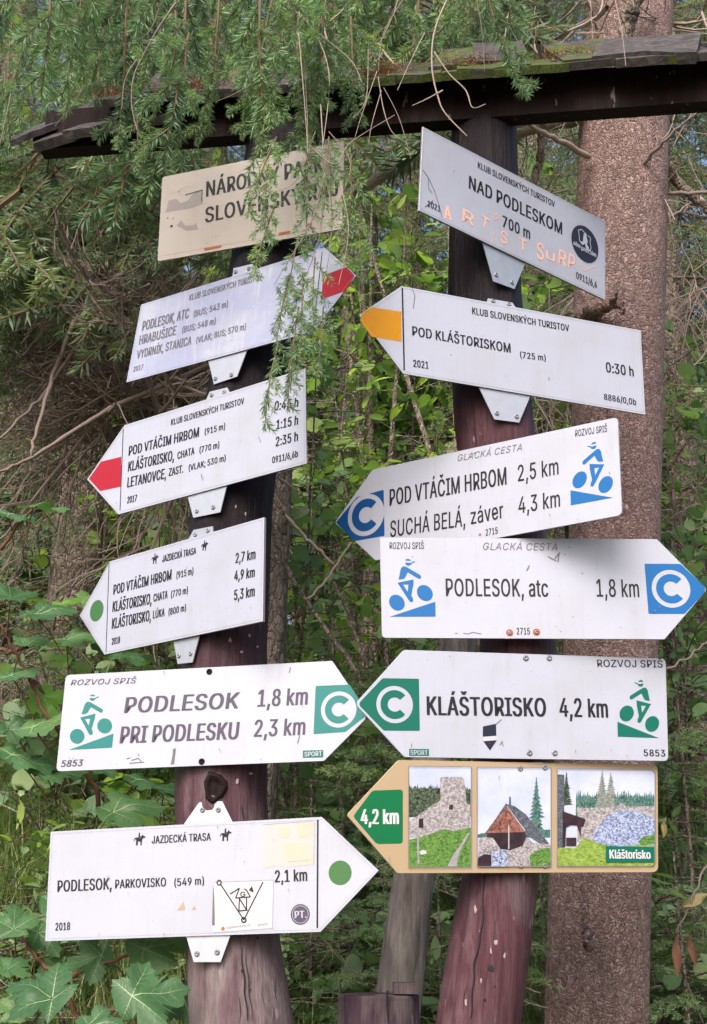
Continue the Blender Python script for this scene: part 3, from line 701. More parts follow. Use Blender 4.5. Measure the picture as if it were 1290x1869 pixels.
 'A': (943, "32 0 0 396 1000 0 543 1000 0 910 0 0 777 0 0 564 595 0 543 656 0 519 732 0 491 825 0 456 940 0 482 940 0 448 823 0 418 729 0 394 654 0 374 595 0 167 0 0 216 279 1 216 391 1 727 391 1 727 279 1", "9.1.0 2.1.9 10.2.9 3.2.10 11.9.0 8.9.11 8.10.11 3.10.8 3.8.7 12.11.0 3.7.6 13.12.0 3.6.5 14.13.0 15.14.0 3.5.4 18.17.16 19.18.16"),
 'B': (897, "118 0 0 118 1000 0 474 1000 0 569 991 0 646 964 0 706 923 0 749 869 0 774 805 0 783 735 0 777 677 0 760 629 0 734 591 0 700 562 0 661 540 0 619 524 0 619 515 0 667 506 0 714 483 0 756 447 0 791 399 0 814 340 0 821 268 0 813 196 0 787 131 0 742 77 0 677 35 0 592 9 0 485 0 0 245 112 0 481 112 0 581 123 0 648 157 0 686 207 0 699 268 0 692 317 0 673 361 0 642 399 0 601 429 0 549 447 0 488 454 0 245 454 0 245 561 0 468 561 0 520 566 0 566 582 0 605 608 0 635 642 0 654 683 0 660 732 0 649 793 0 614 843 0 556 877 0 472 888 0 245 888 0", "53.1.0 2.1.53 3.2.53 4.3.53 5.4.53 52.5.53 6.5.52 41.53.0 6.52.51 6.51.50 7.6.50 7.50.49 8.7.49 8.49.48 9.8.48 9.48.47 9.47.46 10.9.46 10.46.45 11.10.45 11.45.44 12.11.44 12.44.43 12.43.42 13.12.42 40.41.0 42.41.40 13.42.40 14.13.40 15.14.40 16.15.40 17.16.40 39.17.40 18.17.39 28.40.0 18.39.38 18.38.37 19.18.37 19.37.36 20.19.36 20.36.35 20.35.34 21.20.34 21.34.33 21.33.32 22.21.32 22.32.31 23.22.31 23.31.30 24.23.30 24.30.29 29.28.0 24.29.0 25.24.0 26.25.0 27.26.0"),
 'C': (1003, "526 -13 0 403 2 0 295 49 0 205 125 0 137 227 0 94 352 0 79 499 0 94 647 0 137 773 0 205 875 0 295 951 0 403 998 0 526 1013 0 599 1008 0 669 991 0 733 964 0 790 926 0 840 879 0 880 822 0 910 758 0 930 685 0 803 685 0 788 733 0 765 776 0 737 812 0 702 842 0 663 866 0 620 883 0 574 893 0 526 896 0 438 884 0 361 850 0 296 793 0 246 715 0 214 617 0 203 499 0 214 382 0 246 284 0 296 207 0 361 150 0 439 116 0 526 104 0 574 107 0 620 118 0 663 135 0 702 158 0 737 188 0 765 225 0 788 267 0 803 315 0 930 315 0 911 243 0 881 178 0 840 122 0 791 74 0 734 37 0 669 9 0 600 -8 0", "13.12.11 14.13.11 14.11.10 15.14.10 16.15.10 16.10.9 29.16.9 17.16.29 30.29.9 17.29.28 17.28.27 31.30.9 17.27.26 18.17.26 31.9.8 18.26.25 32.31.8 18.25.24 19.18.24 19.24.23 33.32.8 19.23.22 33.8.7 20.19.22 20.22.21 34.33.7 34.7.6 35.34.6 35.6.5 36.35.5 37.36.5 37.5.4 50.49.48 51.50.48 38.37.4 51.48.47 52.51.47 38.4.3 52.47.46 39.38.3 52.46.45 53.52.45 53.45.44 40.39.3 53.44.43 40.3.2 54.53.43 54.43.42 41.40.2 54.42.41 54.41.2 55.54.2 55.2.1 56.55.1 57.56.1 57.1.0"),
 'D': (987, "430 0 0 189 0 0 189 112 0 422 112 0 534 124 0 625 159 0 695 216 0 745 293 0 775 389 0 785 502 0 775 614 0 745 709 0 696 785 0 628 842 0 541 876 0 434 888 0 183 888 0 183 1000 0 443 1000 0 579 985 0 693 940 0 785 868 0 852 769 0 894 646 0 907 502 0 893 357 0 852 233 0 783 134 0 689 60 0 571 15 0 245 1000 1 245 0 1 118 0 1 118 1000 1", "18.17.16 19.18.16 20.19.16 15.20.16 21.20.15 21.15.14 21.14.13 22.21.13 22.13.12 22.12.11 23.22.11 23.11.10 24.23.10 24.10.9 24.9.8 25.24.8 25.8.7 26.25.7 26.7.6 27.26.6 27.6.5 27.5.4 28.27.4 28.4.3 3.2.1 28.3.1 29.28.1 0.29.1 30.33.32 31.30.32"),
 'E': (823, "118 0 0 118 1000 0 732 1000 0 732 888 0 245 888 0 245 562 0 699 562 0 699 450 0 245 450 0 245 112 0 738 112 0 738 0 0", "4.1.0 2.1.4 3.2.4 5.4.0 8.5.0 6.5.8 7.6.8 9.8.0 10.9.0 11.10.0"),
 'F': (806, "118 0 0 118 1000 0 726 1000 0 726 888 0 245 888 0 245 547 0 681 547 0 681 435 0 245 435 0 245 0 0", "4.1.0 2.1.4 3.2.4 5.4.0 8.5.0 6.5.8 7.6.8 9.8.0"),
 'G': (1023, "528 -13 0 403 2 0 294 49 0 204 125 0 136 227 0 93 353 0 79 499 0 93 647 0 136 773 0 203 875 0 293 951 0 400 998 0 521 1013 0 597 1008 0 669 990 0 735 961 0 793 922 0 842 874 0 883 818 0 913 755 0 932 685 0 802 685 0 784 732 0 761 773 0 733 809 0 700 839 0 662 864 0 620 882 0 573 892 0 521 896 0 436 884 0 360 850 0 295 793 0 246 715 0 214 617 0 203 499 0 214 382 0 246 285 0 296 207 0 362 150 0 440 116 0 528 104 0 608 113 0 678 140 0 735 183 0 779 242 0 806 314 0 815 398 0 854 391 0 556 391 0 556 503 0 940 503 0 940 393 0 926 278 0 886 179 0 823 97 0 740 37 0 641 -1 0", "13.12.11 14.13.11 14.11.10 15.14.10 16.15.10 16.10.9 29.16.9 17.16.29 30.29.9 17.29.28 17.28.27 31.30.9 17.27.26 31.9.8 18.17.26 18.26.25 32.31.8 18.25.24 19.18.24 19.24.23 33.32.8 33.8.7 19.23.22 20.19.22 20.22.21 34.33.7 34.7.6 35.34.6 51.50.49 47.51.49 52.51.47 35.6.5 36.35.5 46.47.49 52.47.48 53.52.48 48.49.46 53.48.46 37.36.5 37.5.4 53.46.45 38.37.4 54.53.45 54.45.44 38.4.3 39.38.3 54.44.43 55.54.43 40.39.3 55.43.42 40.3.2 41.40.2 55.42.41 55.41.2 56.55.2 56.2.1 57.56.1 57.1.0"),
 'H': (1016, "118 0 0 118 1000 0 245 1000 0 245 568 0 771 568 0 771 1000 0 898 1000 0 898 0 0 771 0 0 771 456 0 245 456 0 245 0 0", "2.1.0 3.2.0 6.5.4 7.6.4 10.3.0 4.3.10 9.4.10 7.4.9 11.10.0 7.9.8"),
 'I': (591, "61 0 0 61 112 0 232 112 0 232 888 0 61 888 0 61 1000 0 530 1000 0 530 888 0 359 888 0 359 112 0 530 112 0 530 0 0", "6.5.4 7.6.4 8.3.2 9.8.2 2.1.0 9.2.0 10.9.0 11.10.0"),
 'J': (779, "364 -13 0 244 6 0 148 64 0 86 159 0 65 286 0 65 340 0 192 340 0 192 286 0 204 205 0 239 146 0 294 110 0 364 98 0 433 110 0 487 146 0 522 205 0 534 286 0 534 1000 0 661 1000 0 661 286 0 640 159 0 578 64 0 483 6 0", "17.16.15 18.17.15 6.5.4 7.6.4 7.4.3 8.7.3 18.15.14 19.18.14 9.8.3 19.14.13 9.3.2 20.19.13 10.9.2 20.13.12 20.12.11 11.10.2 20.11.2 20.2.1 21.20.1 21.1.0"),
 'K': (917, "205 286 0 205 425 0 240 470 0 273 513 0 308 555 0 343 596 0 379 637 0 416 677 0 715 1000 0 881 1000 0 454 542 0 448 543 0 118 0 1 118 1000 1 245 1000 1 245 657 1 244 442 1 245 380 1 245 0 1 732 0 2 369 509 2 448 608 2 882 0 2", "9.8.7 10.9.7 10.7.6 10.6.5 11.5.4 10.5.11 11.4.3 0.11.3 0.3.2 0.2.1 14.13.12 15.14.12 16.15.12 17.16.12 18.17.12 22.21.20 22.20.19"),
 'L': (772, "118 0 0 118 1000 0 245 1000 0 245 112 0 710 112 0 710 0 0", "2.1.0 3.2.0 4.3.0 5.4.0"),
 'M': (1235, "118 0 0 118 1000 0 298 1000 0 545 368 0 554 343 0 565 312 0 576 278 0 588 241 0 600 203 0 612 165 0 623 129 0 632 96 0 604 96 0 614 127 0 625 162 0 636 200 0 649 238 0 661 276 0 672 311 0 683 342 0 693 368 0 936 1000 0 1116 1000 0 1116 0 0 991 0 0 991 572 0 991 605 0 992 643 0 992 683 0 993 725 0 994 768 0 995 812 0 996 856 0 997 899 0 1008 899 0 994 852 0 978 805 0 963 758 0 947 713 0 933 671 0 919 633 0 906 599 0 896 572 0 672 0 0 562 0 0 335 572 0 325 598 0 313 631 0 299 668 0 285 710 0 270 754 0 254 801 0 237 850 0 220 899 0 234 899 0 235 860 0 236 818 0 237 774 0 238 731 0 238 687 0 239 646 0 239 607 0 240 572 0 240 0 0", "53.1.0 2.1.53 54.2.53 3.2.54 33.21.20 22.21.33 34.22.33 23.22.34 52.53.0 3.54.55 32.33.20 32.34.35 23.34.32 52.55.56 3.55.52 35.32.20 31.32.35 36.35.20 56.52.0 51.52.56 57.56.0 37.36.20 58.57.0 38.37.20 59.58.0 39.38.20 60.59.0 40.39.20 61.60.0 41.40.20 62.61.0 42.41.20 63.62.0 43.42.20 43.20.19 43.19.18 43.18.17 43.17.16 43.16.15 43.15.14 10.14.13 43.14.10 11.10.13 11.13.12"),
 'N': (1029, "118 0 0 118 1000 0 268 1000 0 674 359 0 692 331 0 713 296 0 736 255 0 762 210 0 788 160 0 813 108 0 796 105 0 791 160 0 788 213 0 786 263 0 785 309 0 784 350 0 784 383 0 784 1000 0 911 1000 0 911 0 0 760 0 0 397 570 0 373 609 0 349 650 0 322 696 0 291 749 0 255 812 0 211 889 0 234 892 0 237 820 0 240 754 0 243 695 0 244 645 0 245 603 0 246 572 0 246 0 0", "27.1.0 2.1.27 28.2.27 3.2.28 18.17.16 19.18.16 26.28.29 3.28.26 29.27.0 26.27.29 30.29.0 3.26.25 31.30.0 3.25.24 3.24.23 32.31.0 3.23.22 33.32.0 3.22.21 34.33.0 35.34.0 3.21.20 19.16.15 4.3.20 19.15.14 5.4.20 19.14.13 6.5.20 19.13.12 7.6.20 19.12.11 8.7.20 10.8.20 9.8.10 19.11.10 19.10.20"),
 'O': (1048, "525 -13 0 403 2 0 296 49 0 206 125 0 137 227 0 94 352 0 79 499 0 94 647 0 137 773 0 206 875 0 296 951 0 403 998 0 525 1013 0 647 998 0 754 951 0 844 875 0 912 773 0 955 647 0 969 499 0 955 352 0 912 227 0 844 125 0 754 49 0 647 2 0 525 104 0 610 115 0 687 149 0 752 205 0 803 283 0 835 382 0 846 499 0 835 618 0 803 717 0 752 795 0 687 851 0 610 885 0 525 896 0 439 885 0 362 850 0 297 794 0 246 716 0 214 618 0 203 499 0 214 382 0 246 284 0 297 206 0 362 150 0 439 115 0", "13.12.11 13.11.10 14.13.10 14.10.9 36.14.9 15.14.36 37.36.9 15.36.35 15.35.34 38.37.9 38.9.8 16.15.34 16.34.33 39.38.8 16.33.32 40.39.8 40.8.7 17.16.32 17.32.31 41.40.7 41.7.6 18.17.31 18.31.30 42.41.6 42.6.5 43.42.5 18.30.29 19.18.29 44.43.5 19.29.28 44.5.4 20.19.28 45.44.4 20.28.27 45.4.3 21.20.27 46.45.3 21.27.26 47.46.3 21.26.25 22.21.25 47.3.2 24.47.2 22.25.24 22.24.2 22.2.1 23.22.1 0.23.1"),
 'P': (874, "118 0 0 118 1000 0 462 1000 0 568 990 0 653 958 0 719 909 0 766 845 0 794 769 0 803 683 0 794 598 0 766 522 0 719 457 0 653 407 0 568 376 0 462 365 0 215 365 0 215 477 0 457 477 0 528 483 0 584 503 0 626 535 0 655 577 0 672 627 0 677 683 0 672 740 0 655 789 0 626 831 0 584 862 0 527 882 0 456 889 0 245 889 0 245 0 0", "30.1.0 2.1.30 3.2.30 4.3.30 5.4.30 29.5.30 28.5.29 6.5.28 16.30.0 31.30.16 6.28.27 6.27.26 7.6.26 7.26.25 7.25.24 8.7.24 8.24.23 8.23.22 9.8.22 9.22.21 10.9.21 10.21.20 10.20.19 11.10.19 11.19.18 11.18.17 15.16.0 17.16.31 14.17.31 11.17.14 12.11.14 13.12.14 14.15.0 31.14.0"),
 'Q': (1048, "482 313 0 615 313 0 726 166 0 754 128 0 921 -94 0 788 -94 0 679 52 0 651 90 0 525 -13 1 403 2 1 296 49 1 206 125 1 137 227 1 94 352 1 79 499 1 94 647 1 137 773 1 206 875 1 296 951 1 403 998 1 525 1013 1 647 998 1 754 951 1 844 875 1 912 773 1 955 647 1 969 499 1 955 352 1 912 227 1 844 125 1 754 49 1 647 2 1 525 104 1 610 115 1 687 149 1 752 205 1 803 283 1 835 382 1 846 499 1 835 618 1 803 717 1 752 795 1 687 851 1 610 885 1 525 896 1 439 885 1 362 850 1 297 794 1 246 716 1 214 618 1 203 499 1 214 382 1 246 284 1 297 206 1 362 150 1 439 115 1", "1.0.7 2.1.7 3.2.7 4.3.7 4.7.6 4.6.5 21.20.19 21.19.18 22.21.18 22.18.17 44.22.17 23.22.44 45.44.17 23.44.43 23.43.42 46.45.17 46.17.16 24.23.42 24.42.41 47.46.16 24.41.40 48.47.16 48.16.15 25.24.40 25.40.39 49.48.15 49.15.14 26.25.39 26.39.38 50.49.14 50.14.13 51.50.13 26.38.37 27.26.37 52.51.13 27.37.36 52.13.12 28.27.36 53.52.12 28.36.35 53.12.11 29.28.35 54.53.11 29.35.34 55.54.11 29.34.33 30.29.33 55.11.10 32.55.10 30.33.32 30.32.10 30.10.9 31.30.9 8.31.9"),
 'R': (883, "118 0 0 118 1000 0 464 1000 0 569 990 0 655 960 0 721 913 0 767 851 0 795 777 0 805 692 0 795 607 0 767 534 0 721 473 0 654 427 0 569 398 0 464 389 0 189 389 0 189 501 0 459 501 0 530 507 0 585 524 0 627 553 0 656 591 0 673 637 0 679 692 0 673 748 0 656 796 0 627 835 0 585 864 0 529 882 0 458 889 0 245 889 0 245 0 0 694 0 1 452 450 1 595 450 1 841 0 1", "16.1.0 30.1.16 2.1.30 3.2.30 4.3.30 5.4.30 29.5.30 28.5.29 6.5.28 31.30.16 6.28.27 6.27.26 7.6.26 7.26.25 7.25.24 8.7.24 8.24.23 8.23.22 9.8.22 9.22.21 10.9.21 10.21.20 10.20.19 11.10.19 11.19.18 11.18.17 15.16.0 17.16.31 14.17.31 11.17.14 12.11.14 13.12.14 14.15.0 31.14.0 34.33.32 35.34.32"),
 'S': (878, "440 -17 0 338 -9 0 251 18 0 179 61 0 126 118 0 90 188 0 75 268 0 205 268 0 217 216 0 243 172 0 280 139 0 327 115 0 381 101 0 440 97 0 504 102 0 562 118 0 610 145 0 648 181 0 671 224 0 679 274 0 673 317 0 653 352 0 622 379 0 582 402 0 534 421 0 481 437 0 361 470 0 251 512 0 169 568 0 119 641 0 102 732 0 113 811 0 147 880 0 201 936 0 270 979 0 353 1005 0 446 1013 0 540 1005 0 621 978 0 689 936 0 741 882 0 775 817 0 788 743 0 663 743 0 642 810 0 594 860 0 526 891 0 442 901 0 382 896 0 329 880 0 285 855 0 253 822 0 233 783 0 226 738 0 234 692 0 257 656 0 292 627 0 333 606 0 376 589 0 417 577 0 519 549 0 565 536 0 612 518 0 660 496 0 705 467 0 744 432 0 776 388 0 796 336 0 803 272 0 792 195 0 760 125 0 707 66 0 636 21 0 546 -8 0", "37.36.35 37.35.34 38.37.34 38.34.33 39.38.33 40.39.33 47.33.32 40.33.47 48.47.32 40.47.46 49.48.32 40.46.45 41.40.45 49.32.31 50.49.31 41.45.44 51.50.31 52.51.31 42.41.44 52.31.30 42.44.43 53.52.30 54.53.30 54.30.29 55.54.29 56.55.29 56.29.28 57.56.28 58.57.28 59.58.28 60.59.28 60.28.27 61.60.27 62.61.27 63.62.27 63.27.26 64.63.26 64.26.25 65.64.25 65.25.24 66.65.24 66.24.23 66.23.22 67.66.22 67.22.21 67.21.20 68.67.20 68.20.19 68.19.18 69.68.18 7.6.5 8.7.5 69.18.17 9.8.5 70.69.17 9.5.4 70.17.16 10.9.4 70.16.15 11.10.4 71.70.15 71.15.14 11.4.3 12.11.3 71.14.13 13.12.3 71.13.3 72.71.3 72.3.2 73.72.2 73.2.1 0.73.1"),
 'T': (882, "62 888 0 62 1000 0 819 1000 0 819 888 0 505 888 0 505 0 0 379 0 0 379 888 0", "2.1.0 3.2.0 4.7.6 5.4.6"),
 'U': (1017, "509 -16 0 398 -5 0 303 30 0 225 85 0 166 157 0 130 243 0 118 340 0 118 1000 0 244 1000 0 244 350 0 252 282 0 277 222 0 315 172 0 368 134 0 433 109 0 509 101 0 585 109 0 650 134 0 702 172 0 740 222 0 764 282 0 772 350 0 772 1000 0 899 1000 0 899 340 0 887 243 0 850 157 0 792 85 0 714 30 0 619 -5 0", "8.7.6 9.8.6 23.22.21 24.23.21 10.9.6 24.21.20 10.6.5 25.24.20 11.10.5 25.20.19 26.25.19 11.5.4 12.11.4 26.19.18 13.12.4 26.18.17 13.4.3 27.26.17 14.13.3 27.17.16 15.14.3 27.16.15 27.15.3 27.3.2 28.27.2 28.2.1 29.28.1 29.1.0"),
 'V': (943, "401 0 0 32 1000 0 166 1000 0 378 405 0 398 346 0 423 270 0 453 175 0 487 60 0 461 60 0 495 177 0 525 271 0 549 347 0 569 405 0 776 1000 0 910 1000 0 546 0 0", "2.1.0 3.2.0 14.13.12 15.14.12 4.3.0 15.12.11 15.11.10 5.4.0 15.10.9 6.5.0 7.9.8 15.9.7 7.6.0 15.7.0"),
 'W': (1349, "305 0 0 32 1000 0 162 1000 0 321 385 0 333 336 0 345 286 0 356 235 0 367 184 0 378 132 0 387 78 0 372 78 0 382 132 0 393 184 0 404 235 0 415 286 0 428 336 0 440 385 0 602 1000 0 746 1000 0 907 385 0 920 336 0 933 286 0 944 235 0 956 184 0 967 132 0 977 78 0 960 78 0 970 132 0 981 184 0 992 235 0 1003 286 0 1015 336 0 1028 385 0 1186 1000 0 1316 1000 0 1042 0 0 895 0 0 723 635 0 706 700 0 691 769 0 675 847 0 660 934 0 687 934 0 673 851 0 658 776 0 643 705 0 625 635 0 453 0 0", "2.1.0 3.2.0 41.17.16 18.17.41 42.18.41 19.18.42 34.33.32 35.34.32 43.41.16 40.41.43 40.42.43 19.42.40 44.43.16 19.40.39 45.44.16 19.39.38 46.45.16 19.38.37 47.46.16 19.37.36 4.3.0 47.16.15 20.19.36 35.32.31 5.4.0 47.15.14 21.20.36 35.31.30 6.5.0 47.14.13 22.21.36 35.30.29 7.6.0 47.13.12 23.22.36 35.29.28 8.7.0 47.12.11 24.23.36 35.28.27 10.8.0 9.8.10 47.11.10 26.24.36 25.24.26 35.27.26 47.10.0 35.26.36"),
 'X': (932, "36 0 0 427 559 0 427 464 0 58 1000 0 205 1000 0 350 787 0 378 745 0 401 710 0 421 678 0 439 647 0 458 613 0 479 574 0 456 574 0 477 612 0 495 646 0 514 678 0 534 710 0 558 745 0 587 787 0 734 1000 0 877 1000 0 509 470 0 509 564 0 896 0 0 750 0 0 574 254 0 549 292 0 528 324 0 509 354 0 491 384 0 473 417 0 453 454 0 481 454 0 461 418 0 443 386 0 425 356 0 405 326 0 383 293 0 357 254 0 180 0 0", "4.3.2 5.4.2 20.19.18 21.20.18 6.5.2 21.18.17 7.6.2 21.17.16 8.7.2 21.16.15 1.8.2 9.8.1 22.15.14 21.15.22 10.9.1 22.14.13 12.10.1 11.10.12 22.13.12 22.12.1 23.22.1 31.1.0 32.1.31 23.1.32 33.31.0 30.31.33 30.32.33 23.32.30 34.33.0 23.30.29 35.34.0 23.29.28 36.35.0 23.28.27 37.36.0 23.27.26 38.37.0 23.26.25 39.38.0 23.25.24"),
 'Y': (928, "400 0 0 400 409 0 32 1000 0 179 1000 0 378 677 0 409 625 0 437 574 0 463 519 0 491 453 0 440 453 0 467 520 0 494 576 0 521 626 0 551 677 0 749 1000 0 895 1000 0 527 409 0 527 0 0", "3.2.1 4.3.1 15.14.13 16.15.13 5.4.1 16.13.12 16.12.11 6.5.1 16.11.10 7.6.1 8.10.9 16.10.8 8.7.1 16.8.1 16.1.0 17.16.0"),
 'Z': (862, "82 0 0 82 91 0 538 757 0 569 802 0 602 846 0 636 891 0 670 935 0 684 893 0 623 891 0 561 889 0 499 888 0 438 888 0 79 888 0 79 1000 0 780 1000 0 780 907 0 332 253 0 298 206 0 263 158 0 227 112 0 191 65 0 177 107 0 238 109 0 299 111 0 360 112 0 421 112 0 785 112 0 785 0 0", "14.13.12 6.14.12 15.14.6 5.6.12 15.6.7 16.15.7 5.7.8 16.7.5 8.5.12 4.5.8 9.8.12 10.9.12 11.10.12 26.25.24 27.26.24 27.24.23 27.23.22 27.22.21"),
 'a': (765, "314 -17 0 247 -10 0 186 10 0 134 42 0 94 88 0 68 144 0 60 212 0 66 270 0 85 316 0 114 352 0 152 380 0 197 400 0 246 414 0 298 424 0 350 432 0 411 440 0 459 446 0 496 452 0 521 462 0 537 477 0 542 501 0 542 505 0 537 547 0 524 583 0 502 612 0 471 633 0 432 646 0 385 650 0 335 646 0 293 634 0 259 615 0 231 591 0 211 565 0 197 538 0 81 572 0 112 633 0 154 680 0 205 715 0 261 738 0 321 751 0 381 756 0 423 753 0 470 746 0 517 731 0 562 708 0 602 675 0 634 630 0 655 570 0 662 494 0 662 0 0 544 0 0 544 102 0 536 102 0 519 76 0 495 48 0 464 23 0 423 2 0 374 -12 0 335 89 0 397 96 0 448 115 0 488 145 0 518 183 0 536 226 0 542 271 0 542 373 0 530 365 0 510 358 0 484 351 0 455 346 0 424 341 0 394 337 0 367 333 0 345 330 0 303 323 0 264 312 0 230 296 0 203 274 0 186 244 0 181 206 0 185 171 0 200 142 0 224 119 0 255 103 0 292 93 0", "41.40.39 42.41.39 42.39.38 43.42.38 43.38.37 44.43.37 44.37.36 45.44.36 45.36.35 27.45.35 46.45.27 28.27.35 46.27.26 29.28.35 46.26.25 30.29.35 30.35.34 46.25.24 47.46.24 31.30.34 47.24.23 32.31.34 47.23.22 32.34.33 48.47.22 48.22.21 48.21.20 48.20.19 49.48.19 49.19.18 65.18.17 49.18.65 65.17.16 65.16.15 65.15.14 65.14.13 65.13.12 65.12.11 65.11.10 65.10.9 66.65.9 49.65.64 67.66.9 68.67.9 68.9.8 69.68.8 70.69.8 71.70.8 72.71.8 73.72.8 74.73.8 75.74.8 75.8.7 76.75.7 77.76.7 78.77.7 49.64.63 78.7.6 79.78.6 49.63.62 79.6.5 80.79.5 51.62.61 49.62.51 81.80.5 51.61.60 81.5.4 82.81.4 83.82.4 52.60.59 51.60.52 84.83.4 53.52.59 49.51.50 53.59.58 58.84.4 53.58.4 53.4.3 54.53.3 55.54.3 55.3.2 56.55.2 56.2.1 57.56.1 57.1.0"),
 'b': (834, "451 -16 0 389 -10 0 339 7 0 300 33 0 271 61 0 249 90 0 232 115 0 220 115 0 220 0 0 103 0 0 103 1000 0 223 1000 0 223 628 0 232 628 0 249 652 0 270 680 0 299 708 0 337 733 0 387 750 0 450 756 0 538 744 0 615 709 0 679 652 0 727 575 0 757 481 0 767 371 0 757 261 0 727 166 0 679 89 0 616 32 0 539 -4 0 433 92 0 497 101 0 549 129 0 591 172 0 621 229 0 639 297 0 645 372 0 639 447 0 621 513 0 591 569 0 550 612 0 497 639 0 433 648 0 369 640 0 317 613 0 276 572 0 246 517 0 228 450 0 221 372 0 228 294 0 246 226 0 276 170 0 318 128 0 370 101 0", "11.10.9 12.11.9 20.19.18 20.18.17 21.20.17 21.17.16 22.21.16 22.16.15 22.15.14 43.22.14 42.22.43 23.22.42 43.14.13 44.43.13 45.44.13 23.42.41 13.12.9 47.13.9 46.13.47 45.13.46 23.41.40 24.23.40 24.40.39 48.47.9 24.39.38 25.24.38 49.48.9 25.38.37 50.49.9 25.37.36 26.25.36 26.36.35 51.50.9 27.26.35 27.35.34 7.51.9 52.51.7 27.34.33 53.52.7 28.27.33 28.33.32 6.53.7 54.53.6 8.7.9 54.6.5 28.32.31 31.54.5 28.31.5 28.5.4 29.28.4 29.4.3 29.3.2 30.29.2 30.2.1 0.30.1"),
 'c': (778, "407 -16 0 312 -4 0 230 32 0 161 90 0 110 167 0 78 261 0 67 368 0 78 478 0 110 572 0 161 649 0 230 707 0 312 744 0 407 756 0 461 752 0 511 741 0 558 724 0 600 700 0 637 669 0 668 633 0 693 591 0 711 544 0 595 515 0 585 543 0 571 568 0 553 591 0 531 611 0 505 627 0 476 639 0 443 646 0 407 648 0 340 639 0 285 610 0 243 565 0 213 508 0 195 441 0 189 368 0 195 297 0 213 231 0 243 174 0 285 130 0 340 101 0 407 91 0 444 94 0 477 101 0 506 114 0 532 130 0 555 150 0 573 174 0 588 201 0 598 230 0 713 201 0 696 153 0 671 110 0 639 73 0 602 42 0 559 17 0 512 -1 0 461 -12 0", "13.12.11 14.13.11 14.11.10 15.14.10 16.15.10 16.10.9 17.16.9 29.17.9 18.17.29 30.9.8 29.9.30 18.29.28 18.28.27 31.30.8 18.27.26 19.18.26 19.26.25 19.25.24 32.31.8 19.24.23 20.19.23 32.8.7 20.23.22 33.32.7 21.20.22 34.33.7 34.7.6 35.34.6 35.6.5 36.35.5 37.36.5 37.5.4 38.37.4 50.49.48 51.50.48 51.48.47 51.47.46 39.38.4 39.4.3 52.51.46 52.46.45 52.45.44 40.39.3 52.44.43 53.52.43 53.43.42 41.40.3 53.42.41 53.41.3 53.3.2 54.53.2 55.54.2 55.2.1 56.55.1 57.56.1 57.1.0"),
 'e': (794, "417 -16 0 316 -4 0 230 32 0 161 90 0 109 167 0 78 260 0 67 367 0 78 475 0 109 569 0 159 647 0 226 706 0 308 743 0 403 756 0 464 751 0 522 735 0 578 709 0 628 670 0 670 619 0 702 554 0 723 475 0 730 381 0 730 333 0 147 333 0 147 434 0 664 434 0 609 397 0 603 467 0 585 528 0 556 578 0 516 617 0 465 641 0 403 649 0 341 641 0 288 616 0 245 578 0 214 530 0 195 474 0 189 415 0 189 349 0 196 273 0 217 209 0 251 158 0 297 121 0 353 98 0 417 91 0 460 94 0 499 104 0 532 120 0 561 143 0 584 172 0 601 207 0 717 179 0 694 124 0 659 77 0 612 38 0 555 9 0 490 -10 0", "13.12.11 14.13.11 14.11.10 15.14.10 16.15.10 16.10.9 31.16.9 17.16.31 32.31.9 17.31.30 32.9.8 17.30.29 33.32.8 18.17.29 18.29.28 34.33.8 18.28.27 35.34.8 35.8.7 19.18.27 36.35.7 19.27.26 24.19.26 20.19.24 23.7.6 36.7.23 37.36.23 24.26.25 22.23.6 24.23.37 20.24.37 20.37.38 21.20.38 22.6.5 21.38.39 21.22.5 39.21.5 40.39.5 40.5.4 41.40.4 51.50.49 52.51.49 52.49.48 41.4.3 42.41.3 52.48.47 53.52.47 43.42.3 53.47.46 53.46.45 44.43.3 53.45.44 53.44.3 53.3.2 54.53.2 55.54.2 55.2.1 56.55.1 56.1.0"),
